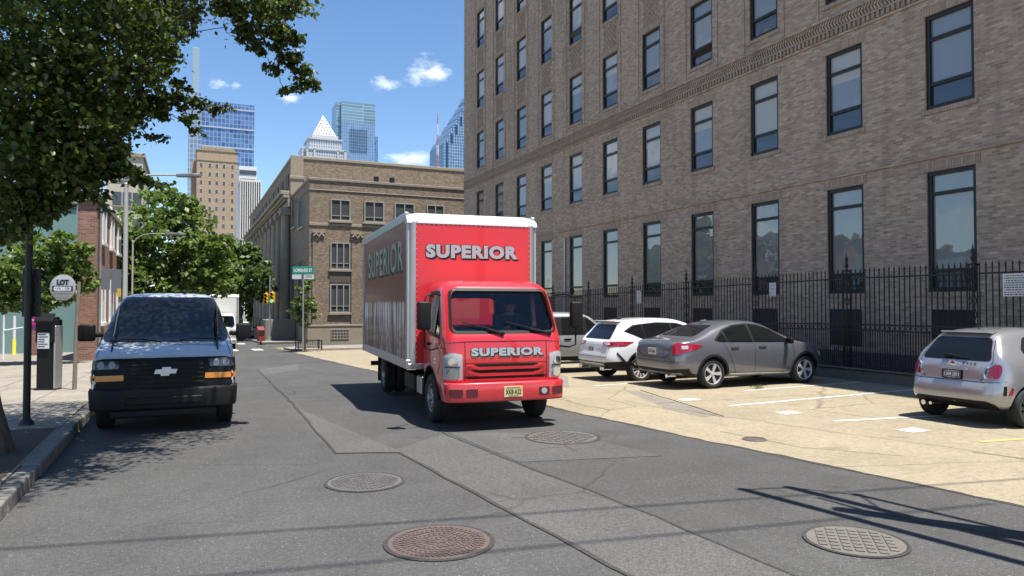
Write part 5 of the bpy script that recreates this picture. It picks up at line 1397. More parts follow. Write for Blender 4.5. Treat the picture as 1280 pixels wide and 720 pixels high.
p, ph = endpoly([(-.99, .64), (.99, .64), (.98, 1.05), (.80, 1.085), (-.80, 1.085), (-.98, 1.05)], 1); g = patch('grille', bv, p, ph, BLACK, t, off=.010)
m = MB()
for k in range(5): m.box(-.028, -.006, -.52, .52, .72 + k * .065, .742 + k * .065)
build('grille_bar', m, CLAD, t, bevel=.006)
BOW = flat('silver_emblem', (.70, .70, .70), .3, .4, vary=0)
m = MB(); m.prism([(-.145, -.035), (-.06, -.035), (-.06, -.065), (.06, -.065), (.06, -.035), (.145, -.035), (.165, .035), (.08, .035), (.08, .065), (-.04, .065), (-.04, .035), (-.125, .035)], 0, .014, frame((.0, 0, .895), (0, 1, 0), (0, 0, 1), (1, 0, 0))); build('emblem', m, BOW, t, bevel=.004)
for s in (1, -1):
    p, ph = endpoly([(.60 * s, .95), (.93 * s, .94), (.92 * s, 1.06), (.60 * s, 1.05)], 1); hl = patch('headlight', bv, p, ph, darkglass('smoked_lens', (.05, .05, .055), .06, spec=.9), t, off=.016, rnd_=.02)
    for yy_ in (.69, .83):
        p, ph = endpoly([((yy_ + .045 * math.cos(a * PI / 6)) * s, 1.0 + .045 * math.sin(a * PI / 6)) for a in range(12)], 1); patch('bulb_reflector', bv, p, ph, DARKLENS, hl, off=.022, res=.04)
    p, ph = endpoly([(.54 * s, .775), (.95 * s, .775), (.95 * s, .855), (.54 * s, .855)], 1); patch('turn_signal', bv, p, ph, AMBER, t, off=.018, rnd_=.01)
    p, ph = sidepoly([(-1.55, 1.95), (-1.20, 1.70), (-.85, 1.40), (-1.0, 1.25), (-2.1, 1.25), (-2.1, 1.93)], s); patch('side_window', bv, p, ph, CARGLASS, t, off=.006, rnd_=.06)
    p, ph = sidepoly([(-5.2, 1.28), (-2.35, 1.28), (-2.35, 1.92), (-5.2, 1.92)], s); patch('side_window', bv, p, ph, CARGLASS, t, off=.006, rnd_=.08)
    m = MB(); y = s * 1.0; m.box(-1.32, -1.20, y + s * .03, y + s * .27, 1.30, 1.56); m.box(-1.28, -1.22, y - s * .08, y + s * .05, 1.36, 1.44)
    o = build('wing_mirror', m, BLACK, t, bevel=.035, seg=3, smooth=40); m = MB(); m.box(-1.326, -1.318, y + s * .06, y + s * .24, 1.33, 1.53); build('mirror_glass', m, CARGLASS, o)
    handle(t, bv, -2.0, 1.1, s, BLACK)
m = MB()
m.add([(-.35, -1.0, .36), (-.05, -.97, .36), (.07, -.80, .36), (.09, 0, .36), (.07, .80, .36), (-.05, .97, .36), (-.35, 1.0, .36), (-.35, -1.01, .66), (-.04, -.985, .66), (.09, -.80, .66), (.11, 0, .66), (.09, .80, .66), (-.04, .985, .66), (-.35, 1.01, .66)],
      [tuple(range(6, -1, -1)), tuple(range(7, 14))] + [(i, (i + 1) % 7, 7 + (i + 1) % 7, 7 + i) for i in range(7)])
m.box(-.3, .02, -.7, .7, .24, .355)
b_ = build('front_bumper', m, CLAD, t, bevel=.03, seg=3, smooth=40)
m = MB(); m.box(.1, .118, -.5, .5, .44, .54); build('bumper_intake', m, BLACK, b_, bevel=.01)
m = MB()
for s in (1, -1): m.tube([(-.58, s * .08, 1.30), (-.66, s * .35, 1.345), (-.62, s * .78, 1.34)], .012, 6)
build('wiper', m, BLACK, t)
m = MB(); m.box(-2.0, -1.9, .20, .26, 2.06, 2.12); build('roof_aerial', m, BLACK, t, bevel=.015)
seams(t, bv, [[(-.72, 1.25), (-.78, 1.0), (-.62, .45)], [(-2.2, 1.95), (-2.2, .45)], [(-4.0, 1.0), (-2.3, 1.0)]], (), [[(-.90, 1.12), (-.86, 1.28)], [(.90, 1.12), (.86, 1.28)]])
# ------------------------------------------------------------------ box trucks
REDP = paint('red_truck_paint', (.63, .022, .030), 0, .32, .06)
REDPANEL = flat('red_vinyl', (.66, .026, .036), .38, vary=.04, vs=1.2, coat=.3)
WHITET = paint('white_truck_paint', (.66, .66, .65), 0, .4, .06)
SEAT = flat('grey_seat_cloth', (.05, .05, .055), .9, vary=.2)
WSH = glass('truck_windshield_glass', (.72, .76, .78), 1.5)
SILVERT = flat('silver_letter', (.46, .47, .48), .4, .35, vary=.15, vs=14)
GREENT = flat('pale_green_letter', (.30, .36, .27), .5, vary=.15)
def photo_wrap():
    m, nt, b = nm('printed_side_wrap'); b.inputs['Roughness'].default_value = .42; b.inputs['Coat Weight'].default_value = .12; b.inputs['Coat Roughness'].default_value = .1
    p = pos(nt); sp = N(nt, 'ShaderNodeSeparateXYZ'); nt.links.new(p, sp.inputs[0])
    n1 = noise(nt, scale_vec(nt, p, (5.2, 1, .55)), 1.0, 5, .65); n2 = noise(nt, scale_vec(nt, p, (6, 1, 6)), 1.5, 6, .7)
    low = ramp(nt, n1, [(.40, (.05, .015, .018)), (.47, (.22, .07, .075)), (.53, (.66, .60, .59)), (.62, (.74, .68, .66)), (.70, (.30, .10, .10))])
    lowd = mixc(nt, .8, low, ramp(nt, n2, [(.35, (.03, .02, .02)), (.5, (.3, .22, .22)), (.65, (.8, .76, .76))]), 'MULTIPLY')
    g = N(nt, 'ShaderNodeMapRange'); nt.links.new(sp.outputs[2], g.inputs[0]); g.inputs[1].default_value = 1.62; g.inputs[2].default_value = 1.30; 
    lowc = mixc(nt, g.outputs[0], low, lowd)
    nz = N(nt, 'ShaderNodeMath', operation='MULTIPLY_ADD'); nt.links.new(n1, nz.inputs[0]); nz.inputs[1].default_value = .22; nt.links.new(sp.outputs[2], nz.inputs[2])
    st = N(nt, 'ShaderNodeMapRange'); nt.links.new(nz.outputs[0], st.inputs[0]); st.inputs[1].default_value = 2.02; st.inputs[2].default_value = 2.06
    up = mixc(nt, noise(nt, p, .8, 3), (.19, .060, .045), (.27, .080, .06))
    c = mixc(nt, st.outputs[0], lowc, up); nt.links.new(c, b.inputs['Base Color']); return m
WRAP = photo_wrap()

def cab_loft(inset, zlist, zcut=None):
    # horizontal sections of the cab, front at +x
    xf = pchip([(.5, -.16), (.72, -.075), (1.0, -.055), (1.36, -.085), (1.46, -.135), (1.8, -.31), (2.10, -.475), (2.19, -.57), (2.24, -.74)])
    hw = pchip([(.5, .94), (.75, .975), (1.3, .985), (1.5, .972), (2.1, .905), (2.2, .85), (2.25, .74)])
    mb = MB(); vs = []; rings = []
    for z in zlist:
        f, w = xf(z) - inset, hw(z) - inset; r = -1.62 + inset; rf, rb = .24 if z < 2.15 else .3, .07
        row = []
        n = 8
        for k in range(n + 1):
            a = PI / 2 * k / n; row.append((f - rf + rf * math.cos(a), w - rf * .8 + rf * .8 * math.sin(a), z))
        for k in range(4):
            a = PI / 2 + PI / 2 * k / 3; row.append((r + rb + rb * math.cos(a), w - rb + rb * math.sin(a), z))
        full = row + [(x, -y, z) for x, y, z in reversed(row)]
        rings.append(full)
    M_ = len(rings[0])
    for q in rings: vs += q
    fs = [(i * M_ + k, i * M_ + (k + 1) % M_, (i + 1) * M_ + (k + 1) % M_, (i + 1) * M_ + k) for i in range(len(rings) - 1) for k in range(M_)]
    fs += [tuple(range(M_ - 1, -1, -1)), tuple(range((len(rings) - 1) * M_, len(rings) * M_))]
    return mb.add(vs, fs)
def make_truck(label, loc, rz, red=True):
    t = thing('box_truck', label, 'truck', loc, rz)
    pm = REDP if red else WHITET
    zs = [.50, .56, .64, .72, .80, .9, 1.0, 1.1, 1.2, 1.3, 1.36, 1.41, 1.46, 1.55, 1.65, 1.75, 1.85, 1.95, 2.04, 2.10, 2.15, 2.19, 2.22, 2.24, 2.25]
    solid = cab_loft(0, zs); me = mesh_of(solid, (pm, VOIDM)); bv = bvh_of(me)
    inner = mesh_of(cab_loft(.05, [.86, 1.0, 1.2, 1.36, 1.46, 1.7, 1.95, 2.08, 2.15, 2.18]), (pm, VOIDM))
    for p in inner.polygons: p.material_index = 1
    me = boolean(me, [inner])
    cuts = []
    ws = round_poly([(-.845, 1.475), (.845, 1.475), (.79, 2.085), (-.79, 2.085)], .10, 6)
    m = MB(); m.prism(ws, -.62, .3, frame((0, 0, 0), (0, 1, 0), (0, 0, 1), (1, 0, 0))); cuts.append(mesh_of(m, (pm, VOIDM)))
    rw = round_poly([(-.52, 1.50), (.30, 1.50), (.30, 1.98), (-.52, 1.98)], .09, 5)
    m = MB(); m.prism(rw, -2, -1.4, frame((0, 0, 0), (0, 1, 0), (0, 0, 1), (1, 0, 0))); cuts.append(mesh_of(m, (pm, VOIDM)))
    sw = round_poly([(-.42, 1.40), (-1.30, 1.46), (-1.30, 2.05), (-.72, 2.05)], .06, 5)
    m = MB(); m.prism([(-a, b) for a, b in sw], -1.2, 1.2, frame((0, 0, 0), (-1, 0, 0), (0, 0, 1), (0, 1, 0))); cuts.append(mesh_of(m, (pm, VOIDM)))
    for s in (1, -1):
        m = MB(); m.cyl((-1.1, s * .5, .39), (-1.1, s * 1.3, .39), .50, .50, 36, 1); cuts.append(mesh_of(m, (pm, VOIDM)))
    me = boolean(me, cuts); me.shade_smooth(); me.set_sharp_from_angle(angle=R(32))
    cab = link('cab', me, t)
    # glazing set in the openings
    ws2 = round_poly([(-.87, 1.455), (.87, 1.455), (.81, 2.105), (-.81, 2.105)], .10, 6)
    g = patch('windshield', bv, ws2, FRONT, WSH, cab, off=-.018, res=.12, skirt=0)
    m = MB()
    loop = ws2 + [ws2[0]]
    line_strip(bv, loop, FRONT, .045, m, .004); build('windshield_seal', m, BLACK, cab, clean=False)
    for s in (1, -1):
        p, ph = sidepoly(round_poly([(-.40, 1.38), (-1.32, 1.44), (-1.32, 2.07), (-.70, 2.07)], .06), s); patch('side_window', bv, p, ph, WSH, cab, off=-.015, res=.15, skirt=0)
        m = MB(); line_strip(bv, p + [p[0]], ph, .035, m, .004); build('window_seal', m, BLACK, cab, clean=False)
    p, ph = endpoly(round_poly([(-.55, 1.47), (.33, 1.47), (.33, 2.0), (-.55, 2.0)], .09), -1); patch('rear_window', bv, p, ph, WSH, cab, off=-.015, res=.2, skirt=0)
    # front face: body lines, grille slots, lamps
    m = MB()
    line_strip(bv, [(-.67, .74), (-.67, 1.32), (.67, 1.32), (.67, .74)], FRONT, .012, m); line_strip(bv, [(-.67, 1.0), (.67, 1.0)], FRONT, .008, m)
    line_strip(bv, [(-.95, 1.30), (-.67, 1.32)], FRONT, .010, m); line_strip(bv, [(.95, 1.30), (.67, 1.32)], FRONT, .010, m)
    for s in (1, -1):
        for L in ([(-.36, 1.36), (-.40, .98), (-.58, .80)], [(-1.38, 2.08), (-1.38, .86)], [(-.36, 1.36), (-1.38, 1.40)]):
            p, ph = sidepoly(L, s); line_strip(bv, p, ph, .014, m)
    build('panel_seam', m, SEAM, cab, clean=False)
    for (zc, hh, wy) in ((.965, .020, .46), (.875, .022, .50), (.785, .018, .62)):
        p, ph = endpoly([(-wy, zc - hh), (wy, zc - hh), (wy + .07, zc + hh * 1.1), (-wy - .07, zc + hh * 1.1)], 1); patch('grille_slot', bv, p, ph, BLACK, cab, off=.006)
    for (zc, hh) in ((.925, .020), (.83, .022)):
        p, ph = endpoly([(-.46, zc - hh), (.46, zc - hh), (.64, zc + hh * 2.0), (.60, zc + hh * 2.6), (.43, zc + hh), (-.43, zc + hh), (-.60, zc + hh * 2.6), (-.64, zc + hh * 2.0)], 1); patch('grille_bar', bv, p, ph, pm, cab, off=.024, res=.1)
    for s in (1, -1):
        phi = s * R(24); org = (-.20, s * .80)
        q = [(-.135, .76), (.16, .76), (.165, 1.12), (.02, 1.165), (-.135, 1.13)]; q = q if s > 0 else [(-a, b) for a, b in q]
        hl = patch('headlight', bv, q, phi, LENS, cab, org=org, off=.012, rnd_=.025)
        for zc, rr_ in ((.85, .075), (1.02, .06)):
            c = [((.0 + rr_ * 1.25 * math.cos(a * PI / 8)) * s, zc + rr_ * math.sin(a * PI / 8)) for a in range(16)]
            patch('bulb_reflector', bv, c, phi, CHROME, hl, org=org, off=.020, res=.05)
        c = [(-.10 * s, .945), (.13 * s, .945), (.13 * s, .958), (-.10 * s, .958)]; patch('lamp_divider', bv, c, phi, CLAD, hl, org=org, off=.024, res=.06)
    # cab interior
    m = MB(); m.box(-.60, -.24, -.86, .86, 1.20, 1.455); m.box(-.75, -.55, -.86, .86, 1.0, 1.38); build('dashboard', m, BLACK, cab, bevel=.04, seg=2)
    m = MB(); m.box(-1.52, -1.02, .22, .72, .90, 1.14); m.box(-1.55, -1.40, .24, .70, 1.12, 1.72); m.box(-1.54, -1.44, .36, .58, 1.74, 1.93); build('driver_seat', m, SEAT, cab, bevel=.05, seg=2, smooth=40)
    m = MB(); m.box(-1.52, -1.02, -.74, .10, .90, 1.14); m.box(-1.55, -1.42, -.72, .08, 1.12, 1.50); build('passenger_bench', m, SEAT, cab, bevel=.05, seg=2, smooth=40)
    m = MB(); M = MX((-.72, .47, 1.44), ry=R(-52))
    m.tube([M @ Vector((.20 * math.cos(a * PI / 12), .20 * math.sin(a * PI / 12), 0)) for a in range(25)], .016, 8)
    for a in (0, 2.1, 4.2): m.tube([M @ Vector((0, 0, -.03)), M @ Vector((.20 * math.cos(a), .20 * math.sin(a), 0))], .014, 6)
    m.tube([M @ Vector((0, 0, -.02)), M @ Vector((0, 0, -.3))], .03, 8); build('steering_wheel', m, BLACK, cab, smooth=50)
    m = MB(); m.box(-.60, -.56, -.10, .16, 1.96, 2.05); m.box(-.53, -.47, -.03, .05, 1.93, 1.99); m.tube([(-.50, .02, 2.0), (-.52, .02, 2.12)], .014, 6); build('rear_view_mirror', m, BLACK, cab, bevel=.012)
    if red:
        m = MB(); m.box(-.48, -.40, -.70, -.42, 1.462, 1.474); build('paper_sheet', m, PLATE, cab)
    for y0, y1, y2 in ((-.70, -.28, -.05), (.02, .42, .74)):
        m = MB()
        def on(y, z):
            h, n_, _, _ = bv.ray_cast(Vector((3, y, z)), Vector((-1, 0, 0))); return h + n_ * .03
        a = on(y2, 1.43); b = on(y1, 1.50); c = on(y0, 1.60)
        m.tube([a, b, c], [.013, .011, .008], 6); m.tube([on(y2 - .03, 1.425), on(y1, 1.485)], .014, 6); m.lathe([(.03, -.03), (.03, .01), (0, .014)], 10, frame(on(y2, 1.42), (0, 1, 0), (0, 0, 1), (1, 0, 0)))
        build('wiper', m, BLACK, cab)
    # mirrors on tubular arms
    for s in (1, -1):
        m = MB()
        m.tube([(-.45, s * .93, 2.02), (-.32, s * 1.08, 2.04), (-.24, s * 1.20, 2.0), (-.24, s * 1.22, 1.9)], .014, 7)
        m.tube([(-.40, s * .97, 1.22), (-.28, s * 1.12, 1.20), (-.24, s * 1.22, 1.24), (-.24, s * 1.22, 1.5)], .014, 7)
        a_ = build('mirror_arm', m, BLACK, t, smooth=50)
        m = MB(); m.box(-.30, -.18, s * 1.13, s * 1.33, 1.50, 1.92); o = build('wing_mirror', m, BLACK, a_, bevel=.03, seg=3, smooth=40)
        m = MB(); m.box(-.308, -.301, s * 1.15, s * 1.31, 1.54, 1.88); build('mirror_glass', m, CARGLASS, a_)
        handle(cab, bv, -1.2, 1.25, s, BLACK)
        m = MB(); m.box(-.85, -.62, s * .88, s * .98, .42, .47); m.box(-.85, -.55, s * .84, s * .9, .42, .62); build('step', m, BLACK, cab, bevel=.01)
        p, ph = sidepoly([(-.36, 1.22), (-.30, 1.22), (-.30, 1.28), (-.36, 1.28)], s); patch('side_marker', bv, p, ph, AMBER, cab, off=.012, res=.05)
    # bumper
    m = MB(); pl = [(-.34, -.985), (-.12, -.985), (-.02, -.93), (.04, -.75), (.055, -.4), (.055, .4), (.04, .75), (-.02, .93), (-.12, .985), (-.34, .985), (-.34, .85), (-.1, .8), (-.1, -.8), (-.34, -.85)]
    m.prism(pl, .43, .72); b_ = build('front_bumper', m, pm, t, bevel=.028, seg=3, smooth=40)
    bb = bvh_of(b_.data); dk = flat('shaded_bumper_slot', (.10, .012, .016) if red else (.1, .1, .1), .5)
    for s in (1, -1):
        p, ph = endpoly([(.73 * s, .51), (.93 * s, .51), (.93 * s, .63), (.73 * s, .63)], 1); patch('bumper_slot', bb, p, ph, dk, b_, off=.004, rnd_=.015)
        p, ph = endpoly([(.50 * s, .51), (.68 * s, .51), (.68 * s, .63), (.50 * s, .63)], 1); f_ = patch('fog_lamp_recess', bb, p, ph, dk, b_, off=.004, rnd_=.015)
        if s > 0:
            p, ph = endpoly([((.59 + .05 * math.cos(a * PI / 6)), .57 + .045 * math.sin(a * PI / 6)) for a in range(12)], 1); patch('fog_lamp', bb, p, ph, LENS, f_, off=.010, res=.05)
    YP = flat('cream_plate', (.62, .50, .24), .5, vary=.08)
    plate(b_, frame((.064, .07, .575), (0, 1, 0), (0, 0, 1), (1, 0, 0)), 'XKB\u00b7A22' if red else '', .31, .16, YP)
    # chassis
    m = MB()
    for s in (1, -1): m.box(-6.9, -.4, s * .36, s * .44, .52, .74)
    m.box(-5.5, -5.0, -.8, .8, .34, .44); m.box(-1.3, -.9, -.75, .75, .34, .42); m.cyl((-5.25, -.25, .40), (-5.25, .25, .40), .19, n=14); m.cyl((-1.8, 0, .5), (-5.1, 0, .42), .05, n=8)
    build('chassis_frame', m, BLACK, t)
    m = MB(); m.box(-3.1, -2.2, -.98, -.48, .34, .66); build('fuel_tank', m, BLACK, t, bevel=.05, seg=2)
    m = MB(); m.box(-2.1, -1.75, -.95, -.5, .36, .66); build('battery_box', m, STEEL, t, bevel=.015)
    for s in (1, -1):
        wheel(t, -1.1, s * .83, .385, .22, .22, STEEL, 8, s, style='steel')
        wheel(t, -5.25, s * .93, .385, .21, .22, STEEL, 8, s, True, style='steel'); wheel(t, -5.25, s * .68, .385, .21, .22, STEEL, 8, s, True, style='steel')
        m = MB(); m.box(-5.78, -5.76, s * .58, s * 1.06, .20, .80); build('mud_flap', m, RUBBER, t)
        # black wheel-arch flare of the cab
        m = MB(); m.tube([(-1.1 + .51 * math.cos(a), s * .965, .39 + .51 * math.sin(a)) for a in [PI * k / 16 for k in range(17)]], .022, 6); build('wheel_flare', m, BLACK, cab, smooth=50)
    m = MB(); m.box(-7.3, -7.2, -1.0, 1.0, .42, .52); m.box(-7.26, -7.2, -.7, -.6, .5, .8); m.box(-7.26, -7.2, .6, .7, .5, .8); build('rear_bumper', m, BLACK, t)
    # cargo box
    X0, X1, W, Z0, Z1 = -7.25, -1.80, 1.175, .78, 3.44
    shell = flat('box_panel', (.50, .50, .50), .45, .2) if red else WHITET
    m = MB(); m.box(X0 + .05, X1 - .05, -W + .012, W - .012, Z0 + .16, Z1 - .10); box = build('cargo_box', m, shell, t)
    m = MB()
    for s in (1, -1): m.box(X0, X1 - .02, s * (W - .02) - .035, s * (W - .02) + .035, Z0, Z0 + .16)
    m.box(X1 - .06, X1, -W + .02, W - .02, Z0, Z0 + .10); m.box(X0, X0 + .06, -W + .02, W - .02, Z0, Z0 + .14); build('bottom_rail', m, ALU, box, bevel=.01)
    m = MB()
    for x in [X0 + .3 + .5 * k for k in range(11)]: m.box(x, x + .08, -W + .1, W - .1, Z0 + .02, Z0 + .14)
    build('cross_member', m, BLACK, box)
    rr_ = .14; n = 8
    for s in (1, -1):
        m = MB(); poly = [(X1 - rr_ + rr_ * math.cos(PI / 2 * k / n), s * (W - rr_ + rr_ * math.sin(PI / 2 * k / n))) for k in range(n + 1)] + [(X1 - rr_, s * (W - rr_ * .4)), (X1 - .03, s * (W - rr_))]
        poly = poly if s > 0 else poly[::-1]
        m.prism(poly, Z0 + .02, Z1 - .16); build('corner_post', m, ALU, box, smooth=40)
        m = MB(); m.box(X0, X0 + .09, s * (W - .02) - .05, s * (W - .02) + .03, Z0, Z1 - .02); build('corner_post', m, ALU, box)
    m = MB(); m.box(X0, X1 - .2, -W + .06, W - .06, Z1 - .02, Z1 + .0); 
    n = 8; vs = []; yn = 13                              # rounded front cap of the roof
    for k in range(n + 1):
        a = PI / 2 * k / n; x = X1 - .20 + .205 * math.cos(a); z = Z1 - .18 + .19 * math.sin(a)
        for j in range(yn):
            y = -W + 2 * W * j / (yn - 1); e = min(1, (W - abs(y)) / .16); dz_ = .05 * (1 - e) ** 2
            vs.append((x - .03 * (1 - e) ** 2, y * 1.003, z - dz_ * math.sin(a)))
    cap = MB(); cap.add(vs, [(k * yn + j, k * yn + j + 1, (k + 1) * yn + j + 1, (k + 1) * yn + j) for k in range(n) for j in range(yn - 1)])
    for s_, j in ((1, yn - 1), (-1, 0)):
        o = len(cap.v); cap.add([vs[k * yn + j] for k in range(n + 1)] + [(X1 - .22, s_ * W * 1.003, Z1 - .18)], [tuple(range(n + 2))])
    CAPM = flat('white_roof_cap', (.66, .67, .67), .4, .1, vary=.06)
    build('roof_cap', cap, CAPM, box, smooth=45)
    build('roof_sheet', m, CAPM, box)
    m = MB()
    for s in (1, -1):
        m.box(X0, X1 - .16, s * (W - .02) - .04, s * (W - .02) + .035, Z1 - .14, Z1 + .02)
    m.box(X0, X0 + .1, -W, W, Z1 - .12, Z1 + .015); build('top_rail', m, ALU, box, bevel=.015)
    fp = MB(); fp.box(X1 - .05, X1 - .004, -W + .13, W - .13, Z0 + .10, Z1 - .17); fpo = build('front_panel', fp, REDPANEL if red else WHITET, box)
    m = MB()
    for y in (-W + .16, W - .16):
        for k in range(26): m.lathe([(.011, 0), (.008, .006), (0, .007)], 6, frame((X1 - .004, y, Z0 + .2 + k * .092), (0, 1, 0), (0, 0, 1), (1, 0, 0)))
    for k in range(24): m.lathe([(.011, 0), (.008, .006), (0, .007)], 6, frame((X1 - .004, -W + .2 + k * .084, Z1 - .20), (0, 1, 0), (0, 0, 1), (1, 0, 0)))
    build('rivet_row', m, ALU, fpo)
    for s in (1, -1):
        m = MB(); m.box(X0 + .12, X1 - .17, s * (W - .012) - .008, s * (W - .012) + .008, Z0 + .165, Z1 - .145); sp_ = build('side_panel', m, WRAP if red else WHITET, box)
        if red:
            F = frame((-4.35, s * (W + .0), 2.74), (-s, 0, 0), (0, 0, 1), (0, s, 0))
            F2 = frame((-4.42, s * (W - .001), 2.71), (-s, 0, 0), (0, 0, 1), (0, s, 0))
            text('lettering_shadow', 'SUPERIOR', .74, INK, sp_, F2, .001, .03, 4.3); text('lettering', 'SUPERIOR', .74, GREENT, sp_, F, .0015, .015, 4.3)
    # roll-up door at the back
    m = MB()
    for k in range(7): m.box(X0 - .01, X0 + .045, -W + .1, W - .1, Z0 + .2 + k * .34, Z0 + .2 + k * .34 + .33)
    build('rear_door', m, WHITET, box, bevel=.008)
    m = MB(); m.box(X0 - .06, X0 + .02, -W - .0, -W + .1, 2.0, 2.35); build('rear_marker', m, BLACK, box, bevel=.02)
    if red:
        for loc_, size, wd, base in (((X1 - .003, -.03, 2.79), .285, 1.66, fpo), (None, .150, 1.19, cab)):
            if loc_ is None:
                h, n_, _, _ = bv.ray_cast(Vector((3, .02, 1.165)), Vector((-1, 0, 0))); nn = n_.normalized(); loc_ = h + nn * .004; up = Vector((0, 0, 1)) - nn * nn.z
            else: nn = Vector((1, 0, 0)); up = Vector((0, 0, 1))
            loc_ = Vector(loc_); a_ = up.cross(nn)
            d = size * .085
            text('lettering_shadow', 'SUPERIOR', size, INK, base, frame(loc_ + a_ * d * 1.0 - up * d, a_, up, nn), .002, .030 * size / .4, wd)
            text('lettering_outline', 'SUPERIOR', size, INK, base, frame(loc_ + nn * .003, a_, up, nn), .002, .034 * size / .4, wd + .02)
            text('lettering', 'SUPERIOR', size, SILVERT, base, frame(loc_ + nn * .007, a_, up, nn), .002, .023 * size / .4, wd)
    cab.scale.y = b_.scale.y = .965
    return t
TRUCK_LOC, TRUCK_RZ = (4.38, 9.9, 0), math.atan2(-1, -.088)
truck = make_truck('red box truck with SUPERIOR lettering driving down the street', TRUCK_LOC, TRUCK_RZ, True)
wt = make_truck('plain white box truck far up the street behind the parked van', (1.75, 47, gz(50) - .02), R(-90), False)

# ------------------------------------------------------------------ the driver
def skin_body(verts, edges, radii, root, lv=2):
    me = bpy.data.meshes.new('sk'); me.from_pydata([Vector(v) for v in verts], edges, [])
    o = bpy.data.objects.new('tmp', me); COL.objects.link(o)
    md = o.modifiers.new('s', 'SKIN'); md.use_smooth_shade = True
    sv = me.skin_vertices[0].data
    for i, r in enumerate(radii): sv[i].radius = (r, r) if not isinstance(r, tuple) else r; sv[i].use_root = (i == root)
    m2 = o.modifiers.new('ss', 'SUBSURF'); m2.levels = lv; m2.render_levels = lv
    dg = bpy.context.evaluated_depsgraph_get(); dg.update()
    out = bpy.data.meshes.new_from_object(o.evaluated_get(dg)); bpy.data.objects.remove(o)
    return out
SKIN = flat('skin', (.34, .19, .13), .55, vary=.1); SHIRT = flat('dark_shirt', (.020, .022, .028), .9, vary=.2); TROUS = flat('dark_trousers', (.025, .026, .032), .9, vary=.2); HAIR = flat('dark_hair', (.012, .009, .008), .7, vary=.3)
drv = thing('person', 'driver in a dark shirt with both hands on the steering wheel of the red truck', 'person', TRUCK_LOC, TRUCK_RZ)
sx_, sy_ = -1.28, .47
V = [(sx_, sy_, 1.20), (sx_ - .02, sy_, 1.36), (sx_ - .03, sy_, 1.52), (sx_ - .02, sy_, 1.66), (sx_ + .0, sy_, 1.735), (sx_ + .03, sy_, 1.80), (sx_ + .035, sy_, 1.89), (sx_ + .03, sy_, 1.95)]
Rr = [(.17, .15), (.165, .13), (.18, .135), (.13, .09), .058, .075, .092, .06]
E = [(i, i + 1) for i in range(7)]
for s in (1, -1):
    b0 = len(V)
    V += [(sx_ + .0, sy_ + s * .20, 1.63), (sx_ + .12, sy_ + s * .27, 1.42), (sx_ + .30, sy_ + s * .235, 1.42), (sx_ + .49, sy_ + s * .20, 1.50), (sx_ + .54, sy_ + s * .185, 1.525)]
    Rr += [.075, .055, .046, .032, .036]; E += [(3, b0), (b0, b0 + 1), (b0 + 1, b0 + 2), (b0 + 2, b0 + 3), (b0 + 3, b0 + 4)]
    b1 = len(V)
    V += [(sx_ + .08, sy_ + s * .10, 1.20), (sx_ + .48, sy_ + s * .15, 1.22), (sx_ + .60, sy_ + s * .15, .98), (sx_ + .70, sy_ + s * .15, .92)]
    Rr += [.10, .075, .055, .04]; E += [(0, b1), (b1, b1 + 1), (b1 + 1, b1 + 2), (b1 + 2, b1 + 3)]
me = skin_body(V, E, Rr, 0)
for m_ in (SHIRT, SKIN, TROUS, HAIR): me.materials.append(m_)
for p in me.polygons:
    c = p.center
    hand = c.x > sx_ + .36 and c.z > 1.3
    p.material_index = 1 if (c.z > 1.70 or hand) else 2 if c.z < 1.27 and c.x > sx_ + .02 else 0
link('body', me, drv)
hx, hz__ = sx_ + .035, 1.87
m = MB()
prof = [(.0, .118), (.05, .108), (.084, .075), (.097, .03), (.096, -.02)]
m.lathe(prof[::-1], 20, MX((hx - .012, sy_, hz__ + .008), ry=R(-14))); build('hair', m, HAIR, drv, smooth=60)
m = MB()
m.add([(hx + .088, sy_ - .012, 1.885), (hx + .088, sy_ + .012, 1.885), (hx + .092, sy_ + .018, 1.845), (hx + .092, sy_ - .018, 1.845), (hx + .118, sy_, 1.852)], [(0, 1, 4), (1, 2, 4), (2, 3, 4), (3, 0, 4)])
for s in (1, -1): m.lathe([(.0, -.012), (.022, -.008), (.026, .006), (.0, .012)], 10, MX((hx - .01, sy_ + s * .094, 1.868), rx=R(90), ry=0))
build('face_feature', m, SKIN, drv, smooth=60)
m = MB()
for s in (1, -1): m.box(hx + .082, hx + .090, sy_ + s * .034 - .013, sy_ + s * .034 + .013, 1.884, 1.892); m.box(hx + .085, hx + .093, sy_ + s * .034 - .018, sy_ + s * .034 + .018, 1.904, 1.910)
m.box(hx + .080, hx + .092, sy_ - .022, sy_ + .022, 1.818, 1.825); build('eyes_and_mouth', m, HAIR, drv)
